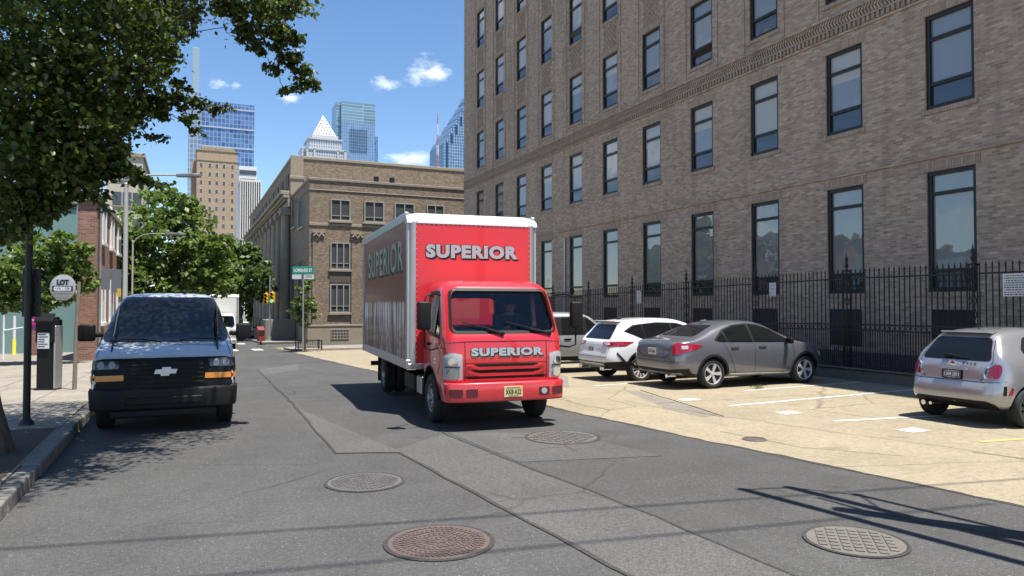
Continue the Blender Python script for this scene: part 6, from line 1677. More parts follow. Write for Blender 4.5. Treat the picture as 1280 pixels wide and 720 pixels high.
for s in (1, -1):
    fv, fe, fr = [], [], []
    M = MX((-.72, .47, 1.44), ry=R(-52))
    for k in range(5):
        ang = PI / 2 * s + (k - 1.8) * .085 + (0 if s > 0 else 0); L = [.9, 1.0, 1.02, .96, .8][k]
        base = Vector((sx_ + .54, sy_ + s * .185, 1.525)); rim_ = M @ Vector((.2 * math.cos(ang), .2 * math.sin(ang), 0))
        nrm = (M.to_3x3() @ Vector((0, 0, 1))); out_ = (M.to_3x3() @ Vector((math.cos(ang), math.sin(ang), 0)))
        b0 = len(fv)
        if k == 0: pts = [base, rim_ - out_ * .03 + nrm * .012, rim_ - out_ * .012 + nrm * .026, rim_ + out_ * .012 + nrm * .022]
        else: pts = [base, rim_ + out_ * .026 * L + nrm * .004, rim_ + out_ * .028 * L - nrm * .022, rim_ - nrm * .030 * L, rim_ - out_ * .020 - nrm * .022]
        fv += pts; fe += [(b0 + q, b0 + q + 1) for q in range(len(pts) - 1)]; fr += [.012] + [.0095] * (len(pts) - 2) + [.008]
    # one finger chain per skin so the fingers stay apart
    st = 0
    mb = MB()
    i = 0
    while i < len(fv):
        n_ = 4 if i == 0 else 5
        mb.tube(fv[i:i + n_], fr[i:i + n_], 7); i += n_
    build('hand', mb, SKIN, drv, smooth=60)
# ------------------------------------------------------------------ trees
BARK = None
def barkmat():
    m, nt, b = nm('bark'); b.inputs['Roughness'].default_value = .9
    p = pos(nt); f = noise(nt, scale_vec(nt, p, (9, 9, 1.6)), 2.0, 6, .65)
    nt.links.new(ramp(nt, f, [(.3, (.035, .027, .02)), (.55, (.10, .08, .06)), (.75, (.17, .14, .11))]), b.inputs['Base Color']); bump(nt, b, f, .03, 1.0); return m
BARK = barkmat()
LEAF_A = leafmat('linden_leaf', (.006, .012, .004), (.085, .125, .028), .22, .9)
LEAF_B = leafmat('bright_tree_leaf', (.042, .085, .020), (.155, .225, .060), .30, .45)
LEAF_C = leafmat('grey_green_leaf', (.038, .072, .022), (.12, .175, .060), .26, .5)
rg = np.random.default_rng(11)
def leaf_mesh(centers, size, shape='oval', droop=.5, sizevar=.35):
    n = len(centers)
    if shape == 'oval': base = np.array([(-.5, 0, 0), (-.28, -.30, .04), (.12, -.34, .05), (.56, 0, -.04), (.12, .34, .05), (-.28, .30, .04)])
    else: base = np.array([(-.5, 0, 0), (0, -.34, .06), (.5, 0, 0), (0, .34, .06)])
    k = len(base)
    th = rg.uniform(0, 2 * PI, n); tilt = rg.normal(droop, .55, n); roll = rg.normal(0, .6, n); s = size * (1 + rg.uniform(-sizevar, sizevar, n))
    ct, st_ = np.cos(th), np.sin(th); cp, sp_ = np.cos(tilt), np.sin(tilt); cr, sr = np.cos(roll), np.sin(roll)
    x = base[None, :, 0] * s[:, None]; y = base[None, :, 1] * s[:, None]; z = base[None, :, 2] * s[:, None]
    y2 = y * cr[:, None] - z * sr[:, None]; z2 = y * sr[:, None] + z * cr[:, None]
    x3 = x * cp[:, None] + z2 * sp_[:, None]; z3 = -x * sp_[:, None] + z2 * cp[:, None]
    X = x3 * ct[:, None] - y2 * st_[:, None]; Y = x3 * st_[:, None] + y2 * ct[:, None]
    V = np.stack([X, Y, z3], -1) + centers[:, None, :]
    me = bpy.data.meshes.new('crown')
    me.vertices.add(n * k); me.vertices.foreach_set('co', V.reshape(-1).astype(np.float32))
    me.loops.add(n * k); me.loops.foreach_set('vertex_index', np.arange(n * k, dtype=np.int32))
    me.polygons.add(n); me.polygons.foreach_set('loop_start', np.arange(0, n * k, k, dtype=np.int32))
    me.update(calc_edges=True); me.validate()
    return me
def clump(c, r, n, squash=.75, shell=.55, tight=False):
    # leaf sprays: sub-clusters spread in an ellipsoid so the outline stays ragged
    c = np.array(c); ns = max(3, n // 14)
    d = rg.normal(size=(ns, 3)); d /= np.linalg.norm(d, axis=1)[:, None]
    rad = rg.uniform(shell ** 3, 1, ns) ** (1 / 3)
    sc_ = c + d * rad[:, None] * r * np.array([1, 1, squash])
    idx = rg.integers(0, ns, n)
    return sc_[idx] + rg.normal(size=(n, 3)) * np.array([.16, .16, .10]) * (max(.22, r * .9) if tight else max(.35, min(1.3, r * .8)))
def limb(m, p0, p1, r0, r1, wob=.06, n=6):
    p0, p1 = Vector(p0), Vector(p1); L = (p1 - p0).length; pts = []; rs = []
    for k in range(n + 1):
        t = k / n; q = p0.lerp(p1, t) + Vector((0, 0, math.sin(t * PI) * L * .08))
        if 0 < k < n: q += Vector((rnd.uniform(-1, 1), rnd.uniform(-1, 1), rnd.uniform(-1, 1))) * L * wob
        pts.append(q); rs.append(r0 + (r1 - r0) * t)
    m.tube(pts, rs, 8); return pts
def tree(name, label, base, H, r0, clumps, leaf, size, mat, shape='quad', group=None, fork=.45, lean=(0, 0), dens=1.0):
    t = thing(name, label, 'tree', base, 0, group); B = Vector(base)
    m = MB(); top = Vector((lean[0], lean[1], H * fork))
    pts = [Vector((0, 0, -.15)), Vector((0, 0, .12)), Vector((lean[0] * .1, lean[1] * .1, .5)), top * .55 + Vector((rnd.uniform(-.05, .05), 0, 0)), top]
    m.tube(pts, [r0 * 1.9, r0 * 1.45, r0 * 1.1, r0 * .95, r0 * .8], 14)
    cs = []
    nodes = [(top, 0.0, r0 * .55)] + ([(pts[3], .3, r0 * .5)] if len(clumps) > 20 else [])
    for (c, r, n) in sorted(clumps, key=lambda k: (Vector(k[0]) - B - top).length):
        c = Vector(c) - B; dt = (c - top).length
        best = min((q_ for q_ in nodes if q_[1] < dt - .05 or q_[1] == 0.0), key=lambda q_: (c - q_[0]).length + .25 * q_[1])
        rr0 = min(best[2] * .8, r0 * .35); rr1 = max(.006, rr0 * .55)
        limb(m, best[0], c, rr0, rr1, .07, 7); nodes.append((c, dt, rr1))
        for _ in range(2 if n > 60 else 1):
            d = Vector((rnd.uniform(-1, 1), rnd.uniform(-1, 1), rnd.uniform(-.7, .7))) * r * .8; limb(m, c, c + d, rr1 * .7, .004, .05, 3)
        cs.append(clump(c, r * (.86 if dens > 1 and r < .3 else 1), int(n * dens), tight=dens > 1 and r < .3))
    build('trunk', m, BARK, t, smooth=50)
    me = leaf_mesh(np.concatenate(cs), size, shape); me.materials.append(mat); me.shade_smooth(); link('crown', me, t)
    return t

# the big street tree on the left: branch tips placed where they hang over the road
def q(px, py, Z): return tuple(dp(px, py, Z))
base = gp(-16, 566, .13)
cl = []
for (px, py, Z, r, n) in (
    (390, 106, 10.6, .12, 60), (372, 104, 10.6, .14, 60), (356, 112, 10.5, .10, 40), (376, 88, 10.6, .15, 80), (362, 72, 10.5, .22, 150), (352, 48, 10.4, .28, 200), (340, 88, 10.4, .13, 50), (370, 50, 10.5, .14, 70), (325, 30, 10.2, .36, 300), (304, 44, 10.0, .15, 90), (322, 62, 10.2, .14, 70), (310, 5, 10.0, .45, 320), (284, 6, 9.9, .24, 180), (350, -6, 10.6, .5, 360), (362, 12, 10.6, .22, 130),
    (218, 8, 9.6, .34, 260), (192, 42, 9.4, .38, 300), (238, 40, 9.3, .10, 36), (210, 70, 9.2, .16, 80), (192, 88, 9.0, .22, 120), (222, 104, 9.1, .08, 22), (233, 111, 9.1, .04, 10),
    (190, 125, 8.8, .24, 170), (222, 128, 8.7, .16, 90), (248, 131, 8.7, .12, 50), (268, 134, 8.7, .08, 24), (284, 136, 8.7, .04, 8), (236, 148, 8.6, .10, 34), (243, 164, 8.6, .06, 14), (200, 140, 8.6, .13, 60),
    (165, 120, 8.6, .36, 260), (158, 158, 8.6, .18, 90), (140, 145, 8.3, .38, 320), (192, 173, 9.2, .08, 20), (202, 172, 9.4, .05, 10),
    (135, 190, 8.0, .26, 190), (158, 211, 7.9, .12, 60), (176, 222, 7.8, .10, 46), (192, 228, 7.8, .07, 24), (206, 232, 7.7, .04, 8), (142, 215, 7.8, .13, 60), (115, 215, 7.8, .24, 160),
    (124, 246, 7.7, .10, 36), (108, 238, 7.6, .16, 80), (131, 262, 7.7, .05, 9), (85, 228, 7.5, .30, 240), (70, 258, 7.5, .16, 80), (56, 276, 7.4, .10, 34), (38, 250, 7.4, .28, 190), (12, 255, 7.3, .32, 220), (4, 290, 7.3, .16, 60), (28, 284, 7.3, .14, 50),
    (95, 180, 7.7, .50, 560), (60, 195, 7.4, .55, 620), (20, 190, 7.2, .6, 560), (70, 130, 7.4, .7, 700), (20, 110, 7.2, .7, 640), (110, 80, 7.6, .75, 700), (40, 45, 7.2, .8, 700), (150, 40, 8.2, .65, 560), (100, 10, 7.6, .8, 640), (178, 5, 8.8, .6, 480),
    (105, 150, 9.6, .8, 620), (50, 160, 9.4, 1.0, 640), (90, 60, 9.6, 1.1, 640), (160, 60, 9.8, .7, 420), (20, 60, 9.0, 1.0, 520), (30, 215, 8.8, .55, 360), (85, 205, 8.6, .45, 330), (-40, 150, 7.5, 1.0, 420), (-40, 40, 7.5, 1.1, 420), (-60, 260, 7.6, .8, 260), (-20, 230, 9.2, .8, 300)):
    cl.append((q(px, py, Z), r, n))
B = Vector((base.x, base.y, .13))
for (uu, vv, z, r, n) in ((-3.9, 10, 5.6, 1.3, 800), (-4.8, 9, 6.2, 1.3, 700), (-3.9, 8.2, 4.9, 1.1, 500), (-5.0, 10.8, 5.4, 1.2, 600), (-.6, 7.2, 7.0, .9, 600), (-1.6, 7.6, 7.0, .9, 600), (-2.4, 7.4, 6.8, 1.0, 600), (-1.0, 6.6, 7.1, .8, 400), (-.6, 8.9, 7.0, .8, 700), (.1, 9.6, 7.0, .85, 800), (.5, 9.9, 7.2, .6, 600), (-1.2, 8.3, 7.0, .8, 600), (-1.4, 9.4, 7.2, 1.0, 700)):
    cl.append(((uu, vv, z), r, n))
for (dx, dy, z, r, n) in ((0, 0, 7.2, 1.7, 1500), (1.6, 1.2, 7.0, 1.5, 1200), (2.6, -.4, 6.6, 1.3, 900), (-1.6, .6, 6.6, 1.6, 1000), (.4, 2.2, 7.0, 1.5, 1100), (0, -2.0, 6.4, 1.5, 900), (1.9, -1.8, 6.0, 1.1, 600), (.4, .4, 8.6, 1.6, 1000), (3.0, .8, 7.3, .8, 600), (-1.5, -1.5, 7.0, 1.4, 600), (2.0, 2.2, 7.8, .9, 500), (-2, 2.6, 6.2, 1.5, 600)):
    cl.append(((B.x + dx, B.y + dy, z), r, n))
tree('street_tree', 'big dark leafy street tree overhanging the parked van at left', (base.x, base.y, .13), 5.6, .17, cl, LEAF_A, .064, LEAF_A, 'oval', None, .60, (-.45, .1), 2.3)

def bg_tree(label, px, pbase, Z, blobs, size, mat, r0=.16, n=900, group='green trees down the left side of the street'):
    b = dp(px, 381, Z); b.z = gz(b.y) + .1; top = min(p[1] for p in blobs)
    H = dp(px, top, Z).z - b.z; cs = []
    for (bx, by, br) in blobs:
        r = br * 1.22 * Z / FPX
        c = dp(bx, by, Z + rnd.uniform(-.5, .5) * r * 1.6); cs.append((tuple(c), r, int(n * (br / 30) ** 2 + 60)))
        c2 = dp(bx, by, Z + r * 1.4); cs.append((tuple(c2 + Vector((rnd.uniform(-r, r) * .4, 0, 0))), r * .9, int(n * .6 * (br / 30) ** 2 + 40)))
    return tree('street_tree', label, tuple(b), H, r0, cs, None, size, mat, 'quad', group, .38)
bg_tree('broad bright green tree behind the parked van, tallest of the far trees', 205, 430, 40,
        [(205, 260, 26), (180, 280, 26), (235, 275, 26), (215, 300, 32), (178, 318, 30), (248, 310, 24), (230, 335, 32), (190, 350, 34), (160, 345, 22), (255, 345, 24), (205, 243, 12), (232, 252, 12), (262, 300, 10), (165, 300, 12), (225, 365, 30), (170, 375, 24), (270, 308, 18), (278, 330, 20), (268, 350, 22), (150, 330, 16)], .30, LEAF_B, .2, 640)
bg_tree('darker leafy tree at the far end of the street by the traffic signals', 300, 420, 64,
        [(285, 325, 18), (305, 330, 16), (322, 335, 14), (270, 340, 18), (300, 350, 18), (325, 355, 13), (280, 360, 18), (262, 322, 10), (318, 322, 7), (332, 345, 8), (312, 368, 14), (300, 312, 12), (278, 308, 14), (316, 316, 10), (335, 360, 8), (262, 350, 18)], .40, LEAF_C, .2, 900)
bg_tree('low light green tree in front of the teal building at far left', 60, 440, 26,
        [(60, 318, 24), (30, 330, 24), (88, 322, 22), (8, 345, 24), (50, 350, 28), (95, 350, 20), (72, 365, 20), (20, 370, 22), (108, 335, 10), (40, 300, 12), (75, 299, 10), (105, 310, 8), (15, 372, 22), (45, 380, 16), (0, 355, 22), (22, 345, 20)], .20, LEAF_B, .13, 800)
bg_tree('leafy tree between the brick house and the beige apartment block', 140, 430, 50,
        [(140, 330, 20), (152, 312, 18), (128, 345, 18), (148, 355, 20), (160, 340, 16)], .36, LEAF_C, .18, 800)
bg_tree('dark green tree furthest down the street, under the ribbed tower', 250, 410, 95,
        [(250, 360, 16), (270, 368, 14), (300, 372, 14), (318, 378, 12), (230, 370, 16), (285, 385, 14), (320, 392, 10), (310, 360, 8)], .55, LEAF_C, .25, 1200)
# young tree with a guard rail beside the street-name post
b = gp(381, 437, .12)
Zt = (b - CAM).dot(_f0)
cs = [(tuple(dp(x, y, Zt + dz)), r * Zt / FPX, n) for x, y, r, n, dz in ((380, 362, 9, 130, 0), (385, 352, 8, 100, .2), (375, 378, 10, 150, -.3), (386, 390, 12, 200, .2), (390, 378, 9, 120, 0), (373, 396, 9, 110, .1), (383, 402, 9, 100, -.1), (394, 393, 7, 70, 0), (377, 385, 11, 120, .5), (368, 388, 6, 50, 0))]
tree('sapling', 'slim young street tree with yellow green leaves by the street name post', tuple(b), 3.6, .05, cs, None, .20, LEAF_B, 'quad', None, .45)
gd = thing('tree_guard', 'low dark railing round the foot of the young street tree', 'railing', (b.x + .2, b.y, b.z))
m = MB()
for x in (-.6, .6):
    for y in (-.5, .5): m.box(x - .03, x + .03, y - .03, y + .03, -.02, .52)
for z in (.12, .46):
    m.box(-.58, .58, -.515, -.485, z, z + .035); m.box(-.58, .58, .485, .515, z, z + .035); m.box(-.615, -.585, -.48, .48, z, z + .035); m.box(.585, .615, -.48, .48, z, z + .035)
for k in range(9): x = -.5 + k * .125; m.box(x - .01, x + .01, -.51, -.49, .12, .5)
build('rail', m, IRON, gd)

# ------------------------------------------------------------------ street furniture
GREEN = flat('street_sign_green', (.02, .25, .17), .4, vary=.05)
p = gp(378.5, 438, .12)
t = thing('street_name_post', 'steel post with a green LOMBARD ST blade beside the young tree', 'street sign', tuple(p))
Zp = (p - CAM).dot(_f0); k_ = Zp / FPX
zt = dp(378, 336, Zp).z - p.z
m = MB(); m.cyl((0, 0, -.02), (0, 0, zt + .02), .045, n=10); build('post', m, STEEL, t, smooth=40)
wS = 27 * k_; hS = 9.5 * k_; dirx = _rt
F = frame((0, 0, zt - hS * .2) , dirx, (0, 0, 1), -_f0)
m = MB(); m.box(-wS / 2, wS / 2, -hS / 2, hS / 2, .05, .062, 0, F); s_ = build('name_blade', m, GREEN, t, bevel=.004)
text('name_lettering', 'LOMBARD ST', hS * .62, WHITEP, s_, F @ Matrix.Translation((0, 0, .0635)), .001, .008, wS * .84)
m = MB(); m.box(-wS / 2, -wS * .07, -hS * 1.15, -hS * .55, .05, .06, 0, F); m.box(wS * .05, wS / 2, -hS * 1.15, -hS * .55, .05, .06, 0, F); s2 = build('white_blade', m, PLATE, t)
m = MB()
for a in range(3): m.box(wS * .12, wS * .42, -hS * (.68 + .13 * a), -hS * (.64 + .13 * a), .0605, .0615, 0, F)
build('print', m, INK, s2)

# traffic signals on their pole at the far corner
SIGY = flat('signal_yellow', (.62, .38, .03), .5, vary=.08)
def emit(name, c, s):
    m, nt, b = nm(name); b.inputs['Base Color'].default_value = (*c, 1); b.inputs['Emission Color'].default_value = (*c, 1); b.inputs['Emission Strength'].default_value = s; return m
LG = emit('green_lamp', (.05, .75, .35), 1.6); LR = flat('dark_red_lens', (.10, .01, .01), .3); LY = flat('dark_amber_lens', (.12, .06, .01), .3)
p = gp(337, 426, .12); Zp = (p - CAM).dot(_f0); k_ = Zp / FPX
t = thing('traffic_signal', 'grey pole with two yellow traffic signal heads, one showing green', 'traffic light', tuple(p))
z1 = dp(337, 345, Zp).z - p.z
m = MB(); m.cyl((0, 0, -.05), (0, 0, z1), .08, .06, 10); m.cyl((0, 0, -.05), (0, 0, .35), .16, .12, 10); build('pole', m, STEEL, t, smooth=40)
for (px, pyc, face) in ((333, 373.5, False), (340.5, 372, True)):
    c = dp(px, pyc, Zp) - p; F = frame(c, _rt, (0, 0, 1), -_f0); hw, hh = 2.6 * k_, 6.6 * k_
    m = MB(); m.box(-hw, hw, -hh, hh, -.18, .1, 0, F); m.box(-hw * .3, hw * .3, hh, hh + .12, -.1, .05, 0, F); m.box(min(0, -(px - 337) * k_), max(0, -(px - 337) * k_), hh * .6, hh * .75, -.08, 0, 0, F)
    h_ = build('signal_head', m, SIGY, t, bevel=.02)
    for j, (mt) in enumerate((LR, LY, LG)):
        m = MB(); m.lathe([(hw * .72, .1), (hw * .70, .115), (0, .125)], 14, F @ Matrix.Translation((0, (1 - j) * hh * .64, 0)))
        if face or True: build('lens', m, mt if face else BLACK, h_)
        m = MB(); m.lathe([(hw * .8, .1), (hw * .8, .28), (hw * .74, .28), (hw * .74, .1)], 14, F @ Matrix.Translation((0, (1 - j) * hh * .64, 0))); build('visor', m, SIGY, h_)

# tall grey street lamps on the left
def street_lamp(px, pbase, Z, ptop, reach_px, drop, label, r=.10):
    p = dp(px, 381, Z); p.z = gz(p.y) + .1
    t = thing('street_lamp', label, 'street lamp', tuple(p), 0, 'curved arm street lamps')
    z1 = dp(px, ptop + 12, Z).z - p.z; k_ = Z / FPX; L = reach_px * k_; hrise = drop * k_
    m = MB(); m.cyl((0, 0, -.1), (0, 0, z1), r, r * .7, 12); m.cyl((0, 0, -.1), (0, 0, .5), r * 1.6, r * 1.4, 12); m.lathe([(r * .8, z1), (r * .6, z1 + .06), (0, z1 + .08)], 12); build('pole', m, LAMPP, t, smooth=40)
    m = MB(); pts = [Vector((0, 0, z1 - .25)) + _rt * (L * f) + Vector((0, 0, g * hrise + .25)) for f, g in ((0, -.25), (.12, .45), (.28, .85), (.5, 1.0), (.75, 1.0), (1.0, .97))]
    m.tube(pts, [r * .5, r * .45, r * .4, r * .36, r * .34, r * .32], 8); build('arm', m, LAMPP, t, smooth=50)
    F = frame(pts[-1] + _rt * .12 * 3, _rt, _f0, (0, 0, 1)); m = MB(); m.prism([(-.45, -.07), (.25, -.16), (.42, -.10), (.42, .10), (.25, .16), (-.45, .07)], -.07, .05, F); build('lamp_head', m, LAMPH, t, bevel=.03, seg=2)
LAMPP = flat('lamp_pole_paint', (.42, .41, .38), .5, .2, vary=.12); LAMPH = flat('lamp_head_grey', (.20, .20, .20), .5, .2)
street_lamp(156, 400, 26, 218, 66, 12, 'tall pale street lamp pole with a curved arm, above the parked van', .10)
street_lamp(165, 400, 33, 290, 44, 10, 'lower distant street lamp with a curved arm against the green tree', .055)

# dark sign board on a black pole close to the tree
p = gp(33, 531, .13)
t = thing('sign_pole', 'black pole with two dark sign boards seen from behind, beside the tree trunk', 'sign', tuple(p)); Zp = (p - CAM).dot(_f0); k_ = Zp / FPX
DK = flat('dark_sign_back', (.030, .031, .033), .6, .2, vary=.15)
z1 = dp(35, 226, Zp).z - p.z
m = MB(); m.cyl((0, 0, -.02), (0, 0, z1), .048, n=12); m.lathe([(.10, 0), (.09, .05), (.05, .09)], 12); build('pole', m, IRON, t, smooth=40)
for (x0, x1, y0, y1) in ((15, 63, 226, 280), (24, 47.5, 335, 396)):
    a = dp(x0, y1, Zp) - p; b_ = dp(x1, y0, Zp) - p; F = frame((a + b_) / 2 + _f0 * .06, _rt, (0, 0, 1), -_f0); w_, h_ = (x1 - x0) * k_, (y1 - y0) * k_
    m = MB(); m.box(-w_ / 2, w_ / 2, -h_ / 2, h_ / 2, -.012, .0, 0, F); m.box(-w_ / 2 + .04, w_ / 2 - .04, h_ * .22, h_ * .22 + .04, .0, .025, 0, F); m.box(-w_ / 2 + .04, w_ / 2 - .04, -h_ * .26, -h_ * .26 + .04, .0, .025, 0, F); build('sign_board', m, DK, t, bevel=.004)

# round lot sign on a weathered post
p = gp(93, 487, .13); Zp = (p - CAM).dot(_f0); k_ = Zp / FPX
t = thing('lot_sign', 'round grey metal sign reading LOT on a leaning weathered post', 'sign', tuple(p))
WOOD = flat('weathered_wood', (.20, .17, .14), .9, vary=.3, vs=8)
zt = dp(97, 352, Zp).z - p.z
m = MB(); m.tube([(0, 0, -.02), Vector((0, 0, zt * .5)) + _rt * .02, Vector((0, 0, zt)) + _rt * .07], [.045, .04, .036], 8); build('post', m, WOOD, t, smooth=50)
c = dp(78.5, 359.5, Zp) - p; F = frame(c, _rt, (0, 0, 1), -_f0); r = 16.2 * k_
SGN = flat('scuffed_sign_metal', (.42, .42, .42), .4, .3, vary=.35, vs=7)
m = MB(); m.lathe([(r, -.01), (r, .004), (r - .012, .010), (0, .010)], 36, F); m.tube([c + _rt * (r * .8) + Vector((0, 0, .05)), Vector((0, 0, c.z + .05)) + _rt * .05], .015, 6); s_ = build('disc', m, SGN, t, smooth=40)
m = MB(); m.box(-r * .80, r * .80, -r * .30, r * .12, .0105, .012, 0, F); m.box(-r * .7, r * .7, -r * .5, -r * .46, .0105, .012, 0, F); build('band', m, INK, s_)
text('sign_number', '023813', r * .42, PLATE, s_, F @ Matrix.Translation((0, -r * .09, .0125)), .001, .008, r * 1.36)
text('sign_word', 'LOT', r * .52, INK, s_, F @ Matrix.Translation((r * .02, r * .40, .011)), .001, .012, r * .95)

# parking pay station
p = gp(60, 487, .13); Zp = (p - CAM).dot(_f0); k_ = Zp / FPX
t = thing('pay_station', 'black parking pay station kiosk with a white instruction panel', 'parking meter', tuple(p)); t.rotation_euler = (0, 0, -TH)
h_ = dp(60, 398, Zp).z - p.z; w_ = 20 * k_
KB = flat('kiosk_black', (.010, .010, .011), .6, vary=.2, spec=.2)
m = MB(); m.box(-w_ / 2, w_ / 2, -.14, .14, 0, h_ * .66); m.box(-w_ / 2 - .02, w_ / 2 + .03, -.16, .16, h_ * .66, h_ * .985); m.box(-w_ / 2 + .02, w_ / 2, -.12, .12, h_ * .985, h_ * 1.02); m.box(-w_ / 2 - .03, w_ / 2 + .03, -.17, .17, 0, .04); b_ = build('cabinet', m, KB, t, bevel=.02, seg=2)
m = MB(); m.box(w_ / 2 + .004, w_ / 2 + .05, -.12, .14, .03, h_ * .9); build('side_panel', m, STEEL, t, bevel=.01)
m = MB(); m.box(-w_ * .38, w_ * .34, -.176, -.162, h_ * .40 + .28, h_ * .66 + .22); pl = build('instruction_panel', m, PLATE, t, bevel=.004)
m = MB()
for k in range(7):
    z = h_ * .40 + .32 + k * .052; m.box(-w_ * .32, w_ * rnd.uniform(.05, .28), -.179, -.1765, z, z + .018)
build('print', m, INK, pl)
m = MB(); m.add([(-w_ * .55, -.22, h_ * .94), (w_ * .6, -.22, h_ * .94), (w_ * .6, -.1, h_ * 1.05), (-w_ * .55, -.1, h_ * 1.05), (-w_ * .55, -.22, h_ * .97), (w_ * .6, -.22, h_ * .97), (w_ * .6, -.1, h_ * 1.075), (-w_ * .55, -.1, h_ * 1.075)], [(3, 2, 1, 0), (4, 5, 6, 7), (0, 1, 5, 4), (1, 2, 6, 5), (2, 3, 7, 6), (3, 0, 4, 7)]); build('hood', m, KB, t, bevel=.006)

# two grey signs seen from behind near the lamp, with a yellow tag
p = dp(140, 381, 21); p.z = gz(p.y) + .13
t = thing('road_sign', 'pair of grey sign backs on a thin post behind the parked van', 'sign', tuple(p)); k_ = 21 / FPX
m = MB(); zt = dp(140, 336, 21).z - p.z; m.cyl((0, 0, -.02), (0, 0, zt), .03, n=8); build('post', m, STEEL, t, smooth=40)
GB = flat('grey_sign_back', (.16, .165, .17), .55, .3, vary=.1)
for (x0, x1, y0, y1, mt) in ((128, 139, 337, 362, GB), (140.5, 153, 337, 366, GB), (148, 153, 361, 371, SIGY)):
    a = dp(x0, y1, 21) - p; b_ = dp(x1, y0, 21) - p; F = frame((a + b_) / 2 - _f0 * (.05 if mt is GB else .07), _rt, (0, 0, 1), -_f0)
    m = MB(); m.box(-(x1 - x0) * k_ / 2, (x1 - x0) * k_ / 2, -(y1 - y0) * k_ / 2, (y1 - y0) * k_ / 2, 0, .012, 0, F); build('sign_board' if mt is GB else 'yellow_tag', m, mt, t, bevel=.003)

# brick pier with a pink poster box, gate posts, bollards and low boundary wall at the far left
p = gp(42, 444, .13); Zp = (p - CAM).dot(_f0); k_ = Zp / FPX
t = thing('brick_pier', 'red brick pier topped by a pink and purple sign box with a white cap', 'gate pier', tuple(p)); t.rotation_euler = (0, 0, -TH); w_ = 10 * k_
zt = dp(42, 391, Zp).z - p.z
m = MB(); m.box(-w_ / 2, w_ / 2, -w_ / 2, w_ / 2, 0, zt * .60); build('pier', m, RBR, t)
PK = flat('pink_sign_panel', (.62, .03, .22), .45, vary=.08); PU = flat('purple_band', (.14, .02, .16), .5, vary=.1)
m = MB(); m.box(-w_ / 2, w_ / 2, -w_ / 2 - .004, w_ / 2, zt * .72, zt * .93); bx_ = build('sign_box', m, PK, t)
m = MB(); m.box(-w_ / 2, w_ / 2, -w_ / 2 - .004, w_ / 2, zt * .605, zt * .715); build('lower_band', m, PU, bx_)
m = MB(); m.box(-w_ * .3, w_ * .34, -w_ / 2 - .009, -w_ / 2 - .005, zt * .82, zt * .84); m.box(-w_ * .3, -w_ * .1, -w_ / 2 - .009, -w_ / 2 - .005, zt * .85, zt * .88); build('arrow_mark', m, WHITEP, bx_)
m = MB(); m.box(-w_ * .58, w_ * .58, -w_ * .58, w_ * .58, zt * .93, zt); build('cap', m, PLATE, t, bevel=.01)
YB = flat('yellow_bollard_paint', (.66, .58, .05), .5, vary=.15)
for (px, py, top, lab) in ((17.5, 443, 395, 'yellow based white bollard nearest the left edge of the photo'), (28.5, 441, 396, 'thinner yellow bollard just beside the brick pier')):
    p = gp(px, py, .13); Zp = (p - CAM).dot(_f0); k_ = Zp / FPX; z1 = dp(px, top, Zp).z - p.z
    t = thing('bollard', lab, 'bollard', tuple(p), 0, 'bollards at the lot entrance'); r = 1.6 * k_
    m = MB(); m.lathe([(r * 1.5, 0), (r * 1.3, .03), (r * 1.25, z1 * .38), (r, z1 * .40)], 12); build('sleeve', m, YB, t, smooth=30)
    m = MB(); m.cyl((0, 0, z1 * .405), (0, 0, z1), r, n=12); build('pipe', m, WHITEP, t, smooth=40)
p = gp(4, 450, .13); Zp = (p - CAM).dot(_f0); k_ = Zp / FPX
t = thing('gate_arm', 'white barrier post with a thin white rail at the lot entrance', 'barrier', tuple(p)); z1 = dp(4, 372, Zp).z - p.z
m = MB(); m.cyl((0, 0, 0), (0, 0, z1), 1.1 * k_, n=8); m.box(-2.6 * k_, 2.6 * k_, -.05, .05, z1 * .78, z1, 0, Matrix.Rotation(-TH, 4, 'Z')); build('post', m, WHITEP, t)
m = MB(); m.tube([Vector((0, 0, z1 * .47)), Vector((0, 0, z1 * .52)) + _rt * 24 * k_], .03, 6); build('rail', m, WHITEP, t)
t = thing('boundary_wall', 'low dark red brick wall behind the barrier at far left', 'wall', (-9.3, 26.5, gz(26.5)))
m = MB(); m.box(-45, .6, 0, .3, -.2, 2.1); m.box(.2, .5, .3, 5.5, -.2, 1.7); build('wall_block', m, brick('dark_red_brick', [(.07, .035, .03), (.11, .055, .045)], (.09, .075, .065)), t)
m = MB(); m.box(-45, .66, -.06, .36, 2.104, 2.19); build('coping', m, STONED, t, bevel=.02)
# dark steel rack posts and a leaning post beside the pavement
for (px, py, top, lab) in ((78, 436, 392, 'thin dark red post standing beyond the pay station'), (86, 434, 390, 'thin grey post with a spread foot beyond the round sign')):
    p = gp(px, py, .13); Zp = (p - CAM).dot(_f0); z1 = dp(px, top, Zp).z - p.z
    t = thing('sign_post', lab, 'post', tuple(p)); m = MB(); m.tube([(0, 0, 0), Vector((0, 0, z1)) + _rt * .05], .035, 8)
    build('shaft', m, flat('dark_red_steel', (.10, .03, .03), .6) if px == 78 else STEEL, t, smooth=40); m = MB(); m.lathe([(.16, 0), (.15, .04), (.05, .08)], 10); build('foot', m, IRON, t)

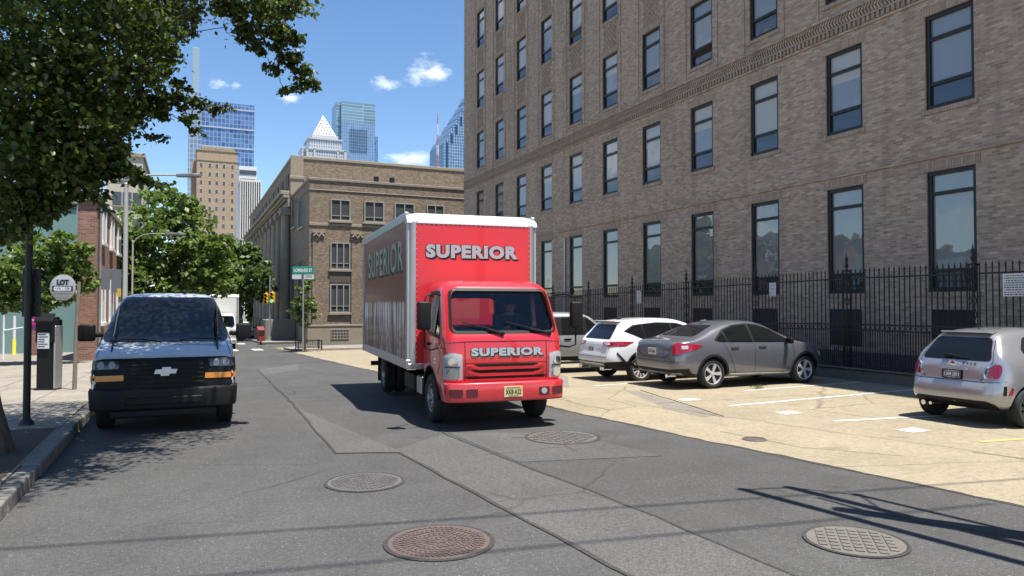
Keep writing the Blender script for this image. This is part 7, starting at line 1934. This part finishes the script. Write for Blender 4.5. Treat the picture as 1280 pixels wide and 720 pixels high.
# red newspaper box and a kerbside bench at the far corner
p = gp(326, 431, .12); t = thing('news_box', 'small dark red newspaper box at the far street corner', 'newspaper box', tuple(p)); t.rotation_euler = (0, 0, .2)
m = MB(); m.box(-.22, .22, -.2, .2, .25, 1.0); m.add([(-.22, -.2, 1.0), (.22, -.2, 1.0), (.22, .2, 1.0), (-.22, .2, 1.0), (-.22, .2, 1.22), (.22, .2, 1.22)], [(0, 1, 5, 4), (1, 2, 5), (3, 0, 4), (2, 3, 4, 5)]); build('case', m, flat('faded_red_enamel', (.22, .035, .03), .5), t, bevel=.015)
m = MB(); m.box(-.17, .17, -.215, -.202, .62, .95); build('window', m, CARGLASS, t); m = MB(); m.cyl((0, 0, 0), (0, 0, .25), .05, n=8); m.box(-.2, .2, -.18, .18, 0, .03); build('pedestal', m, IRON, t)

# ------------------------------------------------------------------ unseen utility pole beyond the right edge, arms shaped for the shadow lines on the road
Lx = Vector((SUND.x / -SUND.z, SUND.y / -SUND.z, 0))
tip = gp(1052, 637); Hp = 5.3; basep = tip - Lx * Hp; basep.z = 0
t = thing('utility_pole', 'weathered timber pole at the lot edge with three unseen arms shaped for their shadows', 'utility pole', (basep.x, basep.y, 0))
m = MB(); m.cyl((0, 0, -.2), (0, 0, Hp), .17, .09, 14); build('pole', m, WOOD, t, smooth=40)
HW = Hp - .35
hooks = [gp(*q_) - Lx * HW for q_ in ((930, 612), (988, 609.5), (1074, 619))]
for h in hooks: h.z = HW
m = MB(); m.tube([h - Vector((basep.x, basep.y, 0)) for h in hooks] + [Vector((.25, -.1, HW))], .016, 8); m.tube([Vector((0, 0, HW - .7)), (hooks[1] - Vector((basep.x, basep.y, 0))).lerp(Vector((0, 0, HW)), .45)], .02, 6); arm = build('crossarm', m, STEEL, t, smooth=50)
for k, h in enumerate(hooks):
    c = h - Vector((basep.x, basep.y, 0))
    m = MB(); m.lathe([(.02, 0), (.055, .03), (.055, .08), (.03, .12), (0, .13)], 10, MX(c)); build('insulator', m, STEEL, arm, smooth=50)
    m = MB(); e = h + Vector((.366, -2.36, 0)).normalized() * (5.2 - k * .4)
    m.tube([h, h.lerp(e, .5) + Vector((0, 0, .03)), e], .06 if k < 2 else .035, 8); o = build('arm', m, STEEL, t, smooth=50); o.location = (-basep.x, -basep.y, 0)  # arms added and thickened for the dark lines they cast on the road
# two cables that cross the street above the camera
def cross_wire(pa, pb, h, label):
    a = gp(*pa) - Lx * h; b = gp(*pb) - Lx * h; a.z = h; b.z = h - .4; d = (b - a); m = MB(); pts = []
    A, Bq = a - d * 1.2, b + d * 1.0
    for i in range(13): s = i / 12; pts.append(A.lerp(Bq, s) - Vector((0, 0, 1.2 * s * (1 - s))))
    m.tube(pts, .020, 6); o = build('overhead_wire', m, BLACK, None, smooth=50); tag(o, label, 'wire')
cross_wire((300, 664), (975, 615), 11.0, 'farther black cable strung across the street high above the road')
cross_wire((300, 713), (820, 662), 11.5, 'nearer black cable strung across the street high above the road')
# small weeds in the lot
WEED = leafmat('weed_leaf', (.05, .08, .02), (.12, .16, .05), .2)
p = gp(948, 486); t = thing('weed', 'small tuft of weeds growing from a crack beside the grey sedan', 'weed', (p.x, p.y, .006))
cs = rg.normal(size=(26, 3)) * np.array([.16, .05, .012]) + np.array([0, 0, .05]); me = leaf_mesh(cs, .06, 'quad', .2); me.materials.append(WEED); link('leaves', me, t)
m = MB()
for k in range(7): m.tube([(rnd.uniform(-.2, .2), 0, 0), (rnd.uniform(-.25, .25), rnd.uniform(-.06, .06), .09)], .004, 4)
build('stem', m, WEED, t)
